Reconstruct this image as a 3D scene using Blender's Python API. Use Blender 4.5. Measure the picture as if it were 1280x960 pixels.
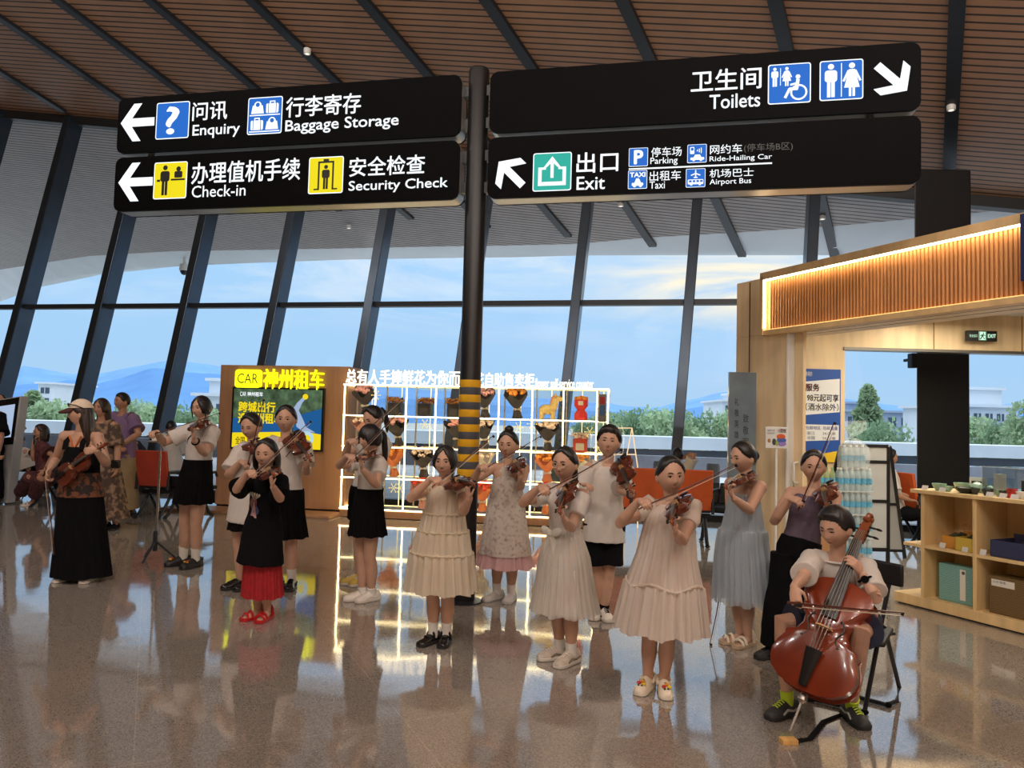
import bpy, math, random
import numpy as np
from mathutils import Vector, Matrix, noise
for o in list(bpy.data.objects): bpy.data.objects.remove(o)
SC = bpy.context.scene; COL = SC.collection
rnd = random.Random(7)
V3 = lambda *a: np.array(a, float)
def nrm(v):
    v = np.array(v, float); return v/ (np.linalg.norm(v)+1e-12)
# ------------------------------------------------------------------ camera
FPX = 930.0; PITCH = math.radians(2.83); ROLL = math.radians(1.5); CAMP = V3(0,0,1.5)
cF = V3(0, math.cos(PITCH), math.sin(PITCH)); _U = V3(0,-math.sin(PITCH), math.cos(PITCH)); _R = V3(1,0,0)
cR = _R*math.cos(ROLL)+_U*math.sin(ROLL); cU = -_R*math.sin(ROLL)+_U*math.cos(ROLL)
cam_d = bpy.data.cameras.new('camera'); cam_d.sensor_width = 36; cam_d.lens = FPX/1280*36; cam_d.clip_end = 9000
cam = bpy.data.objects.new('camera', cam_d); COL.objects.link(cam); SC.camera = cam
cam.matrix_world = Matrix(((cR[0],cU[0],-cF[0],0),(cR[1],cU[1],-cF[1],0),(cR[2],cU[2],-cF[2],1.5),(0,0,0,1)))
def ray(x,y): return cF+(x-640)/FPX*cR-(y-480)/FPX*cU
def G(x,y,z=0.0):
    d = ray(x,y); return CAMP+d*((z-1.5)/d[2])
def W(x,y,Y):
    d = ray(x,y); return CAMP+d*(Y/d[1])
def PLN(x,y,p,n):
    d = ray(x,y); return CAMP+d*(np.dot(np.array(p)-CAMP,n)/np.dot(d,n))
def proj(p):
    q = np.array(p)-CAMP; z = q@cF; return np.array([640+FPX*(q@cR)/z, 480-FPX*(q@cU)/z])
# ------------------------------------------------------------------ view, world, lamps
SC.view_settings.view_transform = 'Standard'; SC.view_settings.look = 'None'
SC.view_settings.exposure = 0.28; SC.view_settings.gamma = 1.0; SC.view_settings.use_curve_mapping = False
SKY_STRENGTH = 1.12; HALL_POWER = 1750; SHOP_POWER = 95
def lin(c):
    return tuple(((x/255)/12.92 if x/255 <= .04045 else (((x/255)+.055)/1.055)**2.4) for x in c)+(1.0,)
def make_world():
    w = bpy.data.worlds.new('dusk_sky'); SC.world = w; w.use_nodes = True; nt = w.node_tree; N = nt.nodes; L = nt.links; N.clear()
    out = N.new('ShaderNodeOutputWorld'); bg = N.new('ShaderNodeBackground'); L.new(bg.outputs[0], out.inputs[0])
    tc = N.new('ShaderNodeTexCoord'); sp = N.new('ShaderNodeSeparateXYZ'); L.new(tc.outputs['Generated'], sp.inputs[0])
    cr = N.new('ShaderNodeValToRGB'); L.new(sp.outputs['Z'], cr.inputs[0]); e = cr.color_ramp.elements
    e[0].position = 0; e[0].color = lin((112,124,138)); e[1].position = 1; e[1].color = (2.6,2.75,2.95,1)
    for p,c in ((.001,(160,190,216)),(.07,(152,189,222)),(.2,(154,193,228)),(.40,(160,192,222))):
        k = e.new(p); k.color = lin(c)
    mp = N.new('ShaderNodeMapping'); L.new(tc.outputs['Generated'], mp.inputs[0]); mp.inputs['Scale'].default_value = (2.2,2.2,11); mp.inputs['Rotation'].default_value=(0,.06,0)
    nz = N.new('ShaderNodeTexNoise'); L.new(mp.outputs[0], nz.inputs[0]); nz.inputs['Scale'].default_value = 1.5; nz.inputs['Detail'].default_value = 6; nz.inputs['Roughness'].default_value=.62; nz.inputs['Distortion'].default_value=.5
    r2 = N.new('ShaderNodeValToRGB'); L.new(nz.outputs[0], r2.inputs[0]); r2.color_ramp.elements[0].position=.47; r2.color_ramp.elements[1].position=.68
    # clouds sit between 7 and 25 degrees above the horizon
    r3 = N.new('ShaderNodeValToRGB'); L.new(sp.outputs['Z'], r3.inputs[0]); q = r3.color_ramp.elements
    q[0].position=.1; q[0].color=(0,0,0,1); q[1].position=.6; q[1].color=(.25,.25,.25,1)
    for p,c in ((.15,.55),(.21,1.0),(.3,.9)):
        k=q.new(p); k.color=(c,c,c,1)
    mu = N.new('ShaderNodeMath'); mu.operation='MULTIPLY'; L.new(r2.outputs[0], mu.inputs[0]); L.new(r3.outputs[0], mu.inputs[1])
    def bump_(sock,c,w):
        a=N.new('ShaderNodeMath'); a.operation='SUBTRACT'; L.new(sock,a.inputs[0]); a.inputs[1].default_value=c
        b=N.new('ShaderNodeMath'); b.operation='DIVIDE'; L.new(a.outputs[0],b.inputs[0]); b.inputs[1].default_value=w
        p=N.new('ShaderNodeMath'); p.operation='POWER'; L.new(b.outputs[0],p.inputs[0]); p.inputs[1].default_value=2
        q=N.new('ShaderNodeMath'); q.operation='SUBTRACT'; q.use_clamp=True; q.inputs[0].default_value=1; L.new(p.outputs[0],q.inputs[1]); return q
    # one brighter bank of cloud low in the right half of the view
    m1=N.new('ShaderNodeMath'); m1.operation='MULTIPLY'; L.new(bump_(sp.outputs['X'],.30,.26).outputs[0],m1.inputs[0]); L.new(bump_(sp.outputs['Z'],.185,.055).outputs[0],m1.inputs[1])
    rr=N.new('ShaderNodeValToRGB'); L.new(nz.outputs[0],rr.inputs[0]); rr.color_ramp.elements[0].position=.33; rr.color_ramp.elements[1].position=.56
    m2=N.new('ShaderNodeMath'); m2.operation='MULTIPLY'; L.new(m1.outputs[0],m2.inputs[0]); L.new(rr.outputs[0],m2.inputs[1])
    m3=N.new('ShaderNodeMath'); m3.operation='MAXIMUM'; L.new(mu.outputs[0],m3.inputs[0]); L.new(m2.outputs[0],m3.inputs[1]); mu=m3
    # the low sun warms the clouds to the right
    r4 = N.new('ShaderNodeValToRGB'); L.new(sp.outputs['X'], r4.inputs[0]); q = r4.color_ramp.elements
    q[0].position=.02; q[0].color=lin((205,216,226)); q[1].position=.22; q[1].color=lin((250,232,196))
    mx = N.new('ShaderNodeMixRGB'); L.new(mu.outputs[0], mx.inputs[0]); L.new(cr.outputs[0], mx.inputs[1]); L.new(r4.outputs[0], mx.inputs[2])
    L.new(mx.outputs[0], bg.inputs[0]); bg.inputs[1].default_value = SKY_STRENGTH
make_world()
def area(name, loc, size, power, color, rot=(0,0,0), sy=None):
    d = bpy.data.lights.new(name,'AREA'); d.energy = power; d.color = color; d.shape='RECTANGLE'; d.size=size; d.size_y = sy or size
    o = bpy.data.objects.new(name,d); o.location = loc; o.rotation_euler = rot; COL.objects.link(o); o['kind']='helper'; return o
for lx,ly,pw in ((-5,-1,1),(-1.5,-2.5,1.1),(2,-1.5,1),(-3.5,-6,1),(1,-6.5,1),(-7.5,2.5,.9),(4.5,1.0,.8),(-8.5,6.5,.8)):
    d=bpy.data.lights.new('hall_fill_light','POINT'); d.energy=HALL_POWER*pw*.16; d.color=(1,.97,.93); d.shadow_soft_size=0
    o=bpy.data.objects.new('hall_fill_light',d); o.location=(lx,ly,7.9-.19*lx-.18*ly); COL.objects.link(o); o['kind']='helper'  # unseen point lamps added as fill for the hall and players
area('ceiling_fill_light', (-6,-9,4), 5, 1300, (1,.80,.64), (math.pi*.93,0,0), 1.2)  # this pair is unseen fill, added to brighten the ceiling
area('ceiling_fill_light', (4,-9,4), 5, 1300, (1,.80,.64), (math.pi*.93,0,0), 1.2)
area('shop_ceiling_light', (4.75,7.3,2.86), 1.6, SHOP_POWER, (1,.88,.70), (0,0,math.radians(-26)), 3.4)
# ------------------------------------------------------------------ materials
MATS = {}
def M(name, col=(200,200,200), rough=.6, metal=0., spec=.5, noise_=0., ns=20., bump=0., emis=None, es=1., trans=0., alpha=1., stretch=None, ior=None, coat=0.):
    if name in MATS: return MATS[name]
    m = bpy.data.materials.new(name); m.use_nodes = True; nt = m.node_tree; N = nt.nodes; L = nt.links
    b = N['Principled BSDF']; out = N['Material Output']
    c = lin(col); b.inputs['Base Color'].default_value = c; b.inputs['Roughness'].default_value = rough
    b.inputs['Metallic'].default_value = metal; b.inputs['Specular IOR Level'].default_value = spec
    if ior: b.inputs['IOR'].default_value = ior
    if coat: b.inputs['Coat Weight'].default_value = coat; b.inputs['Coat Roughness'].default_value=.08
    if emis is not None:
        b.inputs['Emission Color'].default_value = lin(emis); b.inputs['Emission Strength'].default_value = es
    if noise_ or bump:
        tc = N.new('ShaderNodeTexCoord'); nz = N.new('ShaderNodeTexNoise'); nz.inputs['Scale'].default_value = ns; nz.inputs['Detail'].default_value = 4
        if stretch:
            mp = N.new('ShaderNodeMapping'); mp.inputs['Scale'].default_value = stretch; L.new(tc.outputs['Object'], mp.inputs[0]); L.new(mp.outputs[0], nz.inputs[0])
        else: L.new(tc.outputs['Object'], nz.inputs[0])
        if noise_:
            r = N.new('ShaderNodeValToRGB'); L.new(nz.outputs[0], r.inputs[0])
            r.color_ramp.elements[0].position=.3; r.color_ramp.elements[1].position=.7
            r.color_ramp.elements[0].color = tuple(x*(1-noise_) for x in c[:3])+(1,); r.color_ramp.elements[1].color = tuple(min(1,x*(1+noise_)) for x in c[:3])+(1,)
            L.new(r.outputs[0], b.inputs['Base Color'])
        if bump:
            bp = N.new('ShaderNodeBump'); bp.inputs['Strength'].default_value = bump; bp.inputs['Distance'].default_value=.01; L.new(nz.outputs[0], bp.inputs['Height']); L.new(bp.outputs[0], b.inputs['Normal'])
    if trans:
        t = N.new('ShaderNodeBsdfTranslucent'); t.inputs[0].default_value = c; mx = N.new('ShaderNodeMixShader'); mx.inputs[0].default_value = trans
        L.new(b.outputs[0], mx.inputs[1]); L.new(t.outputs[0], mx.inputs[2]); L.new(mx.outputs[0], out.inputs[0])
    if alpha < 1:
        prev = out.inputs[0].links[0].from_socket
        t = N.new('ShaderNodeBsdfTransparent'); mx = N.new('ShaderNodeMixShader'); mx.inputs[0].default_value = alpha
        L.new(t.outputs[0], mx.inputs[1]); L.new(prev, mx.inputs[2]); L.new(mx.outputs[0], out.inputs[0])
    MATS[name] = m; return m
def glow(name, col=(255,255,255), s=1.): return M(name, tuple(x*.25 for x in col), .6, spec=.2, emis=col, es=s)
def M_glass(name, tint=(235,242,246), refl=.06):
    if name in MATS: return MATS[name]
    m = bpy.data.materials.new(name); m.use_nodes=True; N=m.node_tree.nodes; L=m.node_tree.links; N.clear()
    o=N.new('ShaderNodeOutputMaterial'); t=N.new('ShaderNodeBsdfTransparent'); t.inputs[0].default_value=lin(tint); g=N.new('ShaderNodeBsdfGlossy'); g.inputs['Roughness'].default_value=0
    mx=N.new('ShaderNodeMixShader'); mx.inputs[0].default_value=refl; L.new(t.outputs[0],mx.inputs[1]); L.new(g.outputs[0],mx.inputs[2]); L.new(mx.outputs[0],o.inputs[0]); MATS[name]=m; return m
def M_slat(name, c1, c2, pdir, pitch, gap=.28, rough=.55, bump=.5):
    """boards running across `pdir`, one every `pitch` metres with a dark gap"""
    if name in MATS: return MATS[name]
    m = bpy.data.materials.new(name); m.use_nodes=True; N=m.node_tree.nodes; L=m.node_tree.links; b=N['Principled BSDF']; b.inputs['Roughness'].default_value=rough
    tc=N.new('ShaderNodeTexCoord'); dp=N.new('ShaderNodeVectorMath'); dp.operation='DOT_PRODUCT'; L.new(tc.outputs['Object'],dp.inputs[0]); dp.inputs[1].default_value=tuple(np.array(pdir)/pitch)
    fr=N.new('ShaderNodeMath'); fr.operation='FRACT'; L.new(dp.outputs['Value'],fr.inputs[0])
    r=N.new('ShaderNodeValToRGB'); L.new(fr.outputs[0],r.inputs[0]); e=r.color_ramp.elements
    e[0].position=0; e[0].color=lin(c2); e[1].position=1; e[1].color=lin(c1)
    k=e.new(gap*.8); k.color=lin(c2); k=e.new(gap); k.color=lin(c1); k=e.new(.97); k.color=lin(c1)
    nz=N.new('ShaderNodeTexNoise'); nz.inputs['Scale'].default_value=3; nz.inputs['Detail'].default_value=5; L.new(tc.outputs['Object'],nz.inputs[0])
    mr=N.new('ShaderNodeMapRange'); mr.inputs['To Min'].default_value=.78; mr.inputs['To Max'].default_value=1.2; L.new(nz.outputs[0],mr.inputs[0])
    mx=N.new('ShaderNodeVectorMath'); mx.operation='SCALE'; L.new(r.outputs[0],mx.inputs[0]); L.new(mr.outputs[0],mx.inputs['Scale']); L.new(mx.outputs[0],b.inputs['Base Color'])
    bp=N.new('ShaderNodeBump'); bp.inputs['Strength'].default_value=bump; bp.inputs['Distance'].default_value=.02; L.new(r.outputs[0],bp.inputs['Height']); L.new(bp.outputs[0],b.inputs['Normal'])
    MATS[name]=m; return m
# ------------------------------------------------------------------ mesh builder
class MB:
    def __init__(s): s.v=[]; s.f=[]; s.m=[]
    def add(s, vs, fs, mi=0):
        o=len(s.v); s.v.extend([tuple(map(float,p)) for p in vs]); s.f.extend([tuple(i+o for i in f) for f in fs]); s.m.extend([mi]*len(fs)); return s
    def hexa(s, c, ax, ay, az, mi=0):
        c,ax,ay,az=map(lambda t:np.array(t,float),(c,ax,ay,az))
        vs=[c+i*ax+j*ay+k*az for k in (-1,1) for j in (-1,1) for i in (-1,1)]
        return s.add(vs,[(0,2,3,1),(4,5,7,6),(0,1,5,4),(2,6,7,3),(0,4,6,2),(1,3,7,5)],mi)
    def box(s, x0,x1,y0,y1,z0,z1, mi=0):
        return s.hexa(((x0+x1)/2,(y0+y1)/2,(z0+z1)/2),((x1-x0)/2,0,0),(0,(y1-y0)/2,0),(0,0,(z1-z0)/2),mi)
    def quad(s,a,b,c,d,mi=0): return s.add([a,b,c,d],[(0,1,2,3)],mi)
    def bar(s,a,b,w,d,up=(0,0,1),mi=0):
        a=np.array(a,float); b=np.array(b,float); t=nrm(b-a); sd=np.cross(t,up)
        if np.linalg.norm(sd)<1e-4: sd=np.cross(t,(0,1,0))
        sd=nrm(sd); u=np.cross(sd,t); return s.hexa((a+b)/2,sd*w/2,u*d/2,(b-a)/2,mi)
    def rings(s, rings, cap=True, mi=0, closed=True):
        n=len(rings[0]); vs=[p for r in rings for p in r]; fs=[]
        for i in range(len(rings)-1):
            for j in range(n if closed else n-1):
                k=(j+1)%n; fs.append((i*n+j,i*n+k,(i+1)*n+k,(i+1)*n+j))
        if cap and closed: fs.append(tuple(range(n-1,-1,-1))); fs.append(tuple((len(rings)-1)*n+j for j in range(n)))
        return s.add(vs,fs,mi)
    def tube(s, pts, r, n=8, mi=0, cap=True, flat=1.0, up=None):
        pts=[np.array(p,float) for p in pts]; rr=[r]*len(pts) if np.isscalar(r) else list(r)
        rg=[]; prev=None
        for i,p in enumerate(pts):
            t=nrm(pts[min(i+1,len(pts)-1)]-pts[max(i-1,0)])
            if prev is None:
                a=np.array(up if up is not None else ((0,0,1) if abs(t[2])<.9 else (0,1,0)),float)
            else: a=prev
            a=nrm(a-t*(a@t)); prev=a; b=np.cross(t,a)
            rg.append([p+rr[i]*(math.cos(q)*b+math.sin(q)*a*flat) for q in [2*math.pi*j/n for j in range(n)]])
        return s.rings(rg,cap,mi)
    def lathe(s, prof, n=16, c=(0,0,0), ax=(0,0,1), mi=0, cap=True):
        ax=nrm(ax); a=nrm(np.cross(ax,(0,1,0) if abs(ax[1])<.9 else (1,0,0))); b=np.cross(ax,a); c=np.array(c,float)
        return s.rings([[c+ax*z+r*(math.cos(q)*a+math.sin(q)*b) for q in [2*math.pi*j/n for j in range(n)]] for r,z in prof],cap,mi)
    def ell(s, c, rx, ry, rz, n=12, k=8, X=(1,0,0), Y=(0,1,0), Z=(0,0,1), mi=0):
        c=np.array(c,float); X,Y,Z=map(lambda t:np.array(t,float),(X,Y,Z)); rg=[]
        for i in range(k+1):
            th=-math.pi/2+math.pi*i/k; cz=math.sin(th); cr=max(math.cos(th),.02)
            rg.append([c+X*rx*cr*math.cos(q)+Y*ry*cr*math.sin(q)+Z*rz*cz for q in [2*math.pi*j/n for j in range(n)]])
        return s.rings(rg,True,mi)
    def prism(s, poly, o, ax, ay, depth, mi=0):
        o,ax,ay,depth=map(lambda t:np.array(t,float),(o,ax,ay,depth)); n=len(poly)
        a=[o+ax*x+ay*y for x,y in poly]; b=[p+depth for p in a]
        return s.add(a+b,[tuple(range(n-1,-1,-1)),tuple(range(n,2*n))]+[(i,(i+1)%n,n+(i+1)%n,n+i) for i in range(n)],mi)
    def merge(s, o, mi=0):
        b=len(s.v); s.v+=o.v; s.f+=[tuple(i+b for i in f) for f in o.f]; s.m+=[x+mi for x in o.m]; return s
    def xf(s, fn): s.v=[tuple(fn(np.array(p))) for p in s.v]; return s
    def mesh(s, name, mats, smooth=True, ang=40):
        me=bpy.data.meshes.new(name); me.from_pydata(s.v,[],s.f)
        for m in (mats if isinstance(mats,(list,tuple)) else [mats]): me.materials.append(m)
        me.polygons.foreach_set('material_index',s.m); me.update()
        import bmesh as _b
        bm=_b.new(); bm.from_mesh(me); _b.ops.recalc_face_normals(bm,faces=bm.faces); bm.to_mesh(me); bm.free()
        if smooth:
            me.shade_smooth(); me.set_sharp_from_angle(angle=math.radians(ang))
        return me
    def build(s, name, mats, parent=None, smooth=True, bevel=0., ang=40, label=None, world=True):
        return link(name, s.mesh(name,mats,smooth,ang), parent, bevel, label, world)
def link(name, me, parent=None, bevel=0., label=None, world=True):
    o=bpy.data.objects.new(name,me); COL.objects.link(o)
    if parent is not None:
        o.parent=parent
        if world: o.matrix_parent_inverse = BASE(parent).inverted()
    if bevel:
        b=o.modifiers.new('bevel','BEVEL'); b.width=bevel; b.segments=2; b.limit_method='ANGLE'; b.angle_limit=math.radians(40)
    if label: o['label']=label
    return o
def BASE(o):
    m=o.matrix_basis.copy()
    return (BASE(o.parent) @ o.matrix_parent_inverse @ m) if o.parent else m
def root(name, loc, label, cat, group=None, rz=0.):
    o=bpy.data.objects.new(name,None); COL.objects.link(o); o.empty_display_size=.05; o.location=tuple(float(x) for x in loc); o.rotation_euler=(0,0,rz)
    o['label']=label; o['category']=cat
    if group: o['group']=group
    return o
def tag(o,label,cat,group=None):
    o['label']=label; o['category']=cat
    if group: o['group']=group
    return o
def struct(o): o['kind']='structure'; return o
def dup(o, parent=None, label=None, M4=None):
    """copy a thing together with its parts and their sub-parts"""
    c=o.copy(); COL.objects.link(c)
    if parent is not None: c.parent=parent
    if label: c['label']=label
    if M4 is not None: c.matrix_world=M4
    for ch in list(o.children): dup(ch,c)
    return c
_txt={}
def text(mb, s, o, ax, ay, w=None, h=None, bold=0., mi=0, off=0., depth=0., skew=0.):
    """letters laid on the plane o + x*ax + y*ay, fitted to width w and/or height h (metres)"""
    bold0=bold; bold=0. if not depth else .0
    key=(s,bold)
    if key not in _txt:
        c=bpy.data.curves.new('lettering','FONT'); c.body=s; c.offset=bold; c.resolution_u=3
        t=bpy.data.objects.new('lettering',c); COL.objects.link(t)
        bpy.context.view_layer.update(); d=bpy.context.evaluated_depsgraph_get(); me=bpy.data.meshes.new_from_object(t.evaluated_get(d))
        _txt[key]=([tuple(v.co[:2]) for v in me.vertices],[tuple(p.vertices) for p in me.polygons])
        bpy.data.objects.remove(t); bpy.data.curves.remove(c); bpy.data.meshes.remove(me)
    vs,fs=_txt[key]; P=np.array(vs); lo=P.min(0); hi=P.max(0); sz=hi-lo
    if w is None: sy=h/sz[1]; sx=sy
    elif h is None: sx=w/sz[0]; sy=sx
    else: sx=w/sz[0]; sy=h/sz[1]
    o=np.array(o,float); ax=np.array(ax,float); ay=np.array(ay,float); nn=np.cross(ax,ay)
    pts=[o+ax*((x-lo[0])*sx+skew*(y-lo[1])*sy)+ay*((y-lo[1])*sy)+nn*off for x,y in vs]
    mb.add(pts,fs,mi)
    if bold0 and not depth:
        for q in range(8):
            dx,dy=math.cos(q*math.pi/4)*bold0*sz[1]*sy,math.sin(q*math.pi/4)*bold0*sz[1]*sy
            mb.add([p+ax*dx+ay*dy for p in pts],fs,mi)
    if depth:
        n=len(pts); back=[p+nn*depth for p in pts]; mb.add(back,fs,mi)
        edges={}
        for f in fs:
            for i in range(len(f)):
                e=(f[i],f[(i+1)%len(f)]); edges[tuple(sorted(e))]=edges.get(tuple(sorted(e)),0)+1
        for (i,j),k in edges.items():
            if k==1: mb.add([pts[i],pts[j],back[j],back[i]],[(0,1,2,3)],mi)
    return sx*sz[0], sy*sz[1]
def rrect(w,h,r,n=5):
    p=[]
    for cx,cy,a in ((w-r,h-r,0),(r,h-r,90),(r,r,180),(w-r,r,270)):
        for i in range(n+1):
            q=math.radians(a+90*i/n); p.append((cx+r*math.cos(q),cy+r*math.sin(q)))
    return p
# ================================================================== SETTING
PSI=math.radians(11.9); EF=V3(math.cos(PSI),-math.sin(PSI),0); NF=V3(math.sin(PSI),math.cos(PSI),0)   # along the glazed front / outwards
MD=V3(.101,.146,1.0)                                                                                      # lean of the front's mullions
FP=V3(0,12.55,0); FN=nrm(np.cross(EF,MD)); FN=FN if FN[1]>0 else -FN
CA,CB,CZ=.19,.18,8.85
def ceil_z(x,y): return CZ-CA*x-CB*y
CN=nrm((CA,CB,1.0)); CP=V3(0,0,CZ)
def top_of(b):     # where a mullion from base b meets the ceiling
    t=(CZ-CA*b[0]-CB*b[1])/(1+CA*MD[0]+CB*MD[1]); return b+MD*t
m_black=M('dark anodised metal',(30,33,38),.38,spec=.5,noise_=.12,ns=3)
m_black2=M('matt black paint',(17,17,19),.5,noise_=.15,ns=6)
# floor: polished terrazzo in large tiles
def floor_mat():
    m=bpy.data.materials.new('polished terrazzo'); m.use_nodes=True; N=m.node_tree.nodes; L=m.node_tree.links; b=N['Principled BSDF']
    tc=N.new('ShaderNodeTexCoord'); vo=N.new('ShaderNodeTexVoronoi'); vo.inputs['Scale'].default_value=210; L.new(tc.outputs['Object'],vo.inputs[0])
    bw=N.new('ShaderNodeSeparateXYZ'); L.new(vo.outputs['Color'],bw.inputs[0])
    r=N.new('ShaderNodeValToRGB'); L.new(bw.outputs[0],r.inputs[0]); r.color_ramp.interpolation='CONSTANT'; e=r.color_ramp.elements
    e[0].position=0; e[0].color=lin((122,114,105)); e[1].position=.25; e[1].color=lin((144,136,126))
    for p,c in ((.55,(154,146,136)),(.8,(164,156,146)),(.93,(130,122,112))):
        k=e.new(p); k.color=lin(c)
    n2=N.new('ShaderNodeTexNoise'); n2.inputs['Scale'].default_value=.45; n2.inputs['Detail'].default_value=5; L.new(tc.outputs['Object'],n2.inputs[0])
    mr=N.new('ShaderNodeMapRange'); mr.inputs['To Min'].default_value=.8; mr.inputs['To Max'].default_value=1.18; L.new(n2.outputs[0],mr.inputs[0])
    sc=N.new('ShaderNodeVectorMath'); sc.operation='SCALE'; L.new(r.outputs[0],sc.inputs[0]); L.new(mr.outputs[0],sc.inputs['Scale'])
    mp=N.new('ShaderNodeMapping'); mp.inputs['Rotation'].default_value=(0,0,math.radians(-25.8)); L.new(tc.outputs['Object'],mp.inputs[0])
    br=N.new('ShaderNodeTexBrick'); br.offset=0; br.inputs['Scale'].default_value=1; br.inputs['Mortar Size'].default_value=.003; br.inputs['Brick Width'].default_value=1.2; br.inputs['Row Height'].default_value=1.2
    br.inputs['Color1'].default_value=(1,1,1,1); br.inputs['Color2'].default_value=(.96,.96,.96,1); br.inputs['Mortar'].default_value=(1.3,1.3,1.3,1); L.new(mp.outputs[0],br.inputs[0])
    mx=N.new('ShaderNodeMixRGB'); mx.blend_type='MULTIPLY'; mx.inputs[0].default_value=1; L.new(sc.outputs[0],mx.inputs[1]); L.new(br.outputs[0],mx.inputs[2]); L.new(mx.outputs[0],b.inputs['Base Color'])
    n3=N.new('ShaderNodeTexNoise'); n3.inputs['Scale'].default_value=1.3; L.new(tc.outputs['Object'],n3.inputs[0])
    m3=N.new('ShaderNodeMapRange'); m3.inputs['To Min'].default_value=.035; m3.inputs['To Max'].default_value=.085; L.new(n3.outputs[0],m3.inputs[0]); L.new(m3.outputs[0],b.inputs['Roughness'])
    n4=N.new('ShaderNodeTexNoise'); n4.inputs['Scale'].default_value=2.2; n4.inputs['Detail'].default_value=1; L.new(tc.outputs['Object'],n4.inputs[0])
    bp=N.new('ShaderNodeBump'); bp.inputs['Strength'].default_value=.035; bp.inputs['Distance'].default_value=.05; L.new(n4.outputs[0],bp.inputs['Height']); L.new(bp.outputs[0],b.inputs['Normal'])
    b.inputs['IOR'].default_value=3.3
    return m
XL,XR,YB=-24.,15.,-13.
def fpt(s): return FP+EF*s          # point s metres along the foot of the front
fl=MB(); a,c=fpt(-26),fpt(16)
fl.add([(a[0],a[1],0),(c[0],c[1],0),(c[0],YB,0),(a[0],YB,0),(a[0],a[1],-.2),(c[0],c[1],-.2),(c[0],YB,-.2),(a[0],YB,-.2)],[(3,2,1,0),(4,5,6,7),(0,1,5,4),(1,2,6,5),(2,3,7,6),(3,0,4,7)])
struct(fl.build('floor',floor_mat(),smooth=False))
# mullions: where each crosses the transom in the photograph
mull=[]
for px in (-62,33,134,243,354,471,598,724,863,1010):
    p=PLN(px,378,FP,FN); mull.append((p-MD*p[2]-FP)@EF)
sp=(mull[-1]-mull[0])/(len(mull)-1)
mull=[mull[0]+sp*i for i in range(-3,len(mull)+4)]
TZ=3.58
m_side=M('mullion metal',(70,78,88),.32,metal=.85,noise_=.1,ns=2)
for i,s in enumerate(mull):
    b=fpt(s); t=top_of(b)
    k=MB(); w=EF*.085; d=NF*.19
    vs=[b-w-d,b+w-d,b+w+d,b-w+d]; ws=[t-w-d,t+w-d,t+w+d,t-w+d]
    k.add(vs+ws,[(0,3,2,1),(4,5,6,7),(0,1,5,4),(1,2,6,5),(2,3,7,6),(3,0,4,7)])
    struct(k.build('window_mullion',m_side,smooth=False,bevel=.012))
k=MB(); a=fpt(mull[0])+MD*TZ; c=fpt(mull[-1])+MD*TZ; k.bar(a,c,.16,.09); struct(k.build('window_transom',m_black,smooth=False))
k=MB(); a=fpt(mull[0]); c=fpt(mull[-1]); k.bar(a+V3(0,0,.05),c+V3(0,0,.05),.2,.1); struct(k.build('baseboard_front',m_black,smooth=False))
k=MB(); a=top_of(fpt(mull[0])); c=top_of(fpt(mull[-1])); k.bar(a-V3(0,0,.04),c-V3(0,0,.04),.2,.24); struct(k.build('trim_head',m_black2,smooth=False))
g=M_glass('facade glass',(250,252,253),.04); n=0
for i in range(len(mull)-1):
    a,c=fpt(mull[i]+.085),fpt(mull[i+1]-.085); o=NF*.12
    for lo,hi in ((None,TZ-.05),(TZ+.05,None)):
        p0,p1=(a+V3(0,0,0)+MD*.1,c+MD*.1) if lo is None else (a+MD*lo,c+MD*lo)
        q0,q1=(a+MD*hi,c+MD*hi) if hi else (top_of(a),top_of(c))
        n+=1; k=MB(); k.add([p0+o,p1+o,q1+o,q0+o],[(0,1,2,3)]); struct(k.build('window_%d'%n,g,smooth=False))
# ceiling: boards running with the front, seams running outwards
GD=ray(1157,810); GD=nrm((GD[0],GD[1],0)); GD3=nrm((GD[0],GD[1],-CA*GD[0]-CB*GD[1]))
SD=nrm((1,-.235,0)); SP=V3(-SD[1],SD[0],0)
m_ceil=M_slat('ceiling boards',(158,120,90),(34,25,18),SP,.12,.26,.5)
m_soff=M_slat('soffit boards',(186,176,170),(104,98,95),SP,.12,.3,.6)
def cpt(x,y): return V3(x,y,ceil_z(x,y))
a,c=top_of(fpt(-27)),top_of(fpt(17)); TH=V3(0,0,.3)
k=MB(); q=[a,c,cpt(c[0],YB-.5),cpt(a[0],YB-.5)]; k.add(q+[p+TH for p in q],[(0,1,2,3),(7,6,5,4),(0,4,5,1),(1,5,6,2),(2,6,7,3),(3,7,4,0)]); struct(k.build('ceiling',m_ceil,smooth=False))
# outside: the same plane runs on to the eave
edge=[(-60,352),(0,337),(111,320),(216,314),(405,311),(551,308),(633,307),(719,305),(810,297),(916,291),(1040,283),(1180,270),(1330,255)]
EP=[PLN(x,y,CP,CN) for x,y in edge]
k=MB(); A=[top_of(fpt(-27+44*i/(len(EP)-1))) for i in range(len(EP))]
low=A+EP; nE=len(EP)
k.add(low+[p+TH for p in low],[(i,i+1,nE+i+1,nE+i) for i in range(nE-1)]+[(2*nE+i+1,2*nE+i,3*nE+i,3*nE+i+1) for i in range(nE-1)]); struct(k.build('ceiling_soffit',m_soff,smooth=False))
eb=[(-60,392),(0,377),(49,359),(128,343),(230,332),(349,325),(480,322),(580,321),(720,319.5),(857,319),(916,319),(1100,319),(1330,319)]
ED=nrm((.53,.85,0))
k=MB(); m_fascia=M('white eave panels',(228,232,234),.35,noise_=.05,ns=1)
EB=[]
for p,(x,y) in zip(EP,eb):
    d=ray(x,y); t=np.dot(p-CAMP+ED*1.6,ED)/np.dot(d,ED); EB.append(CAMP+d*t)
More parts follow.
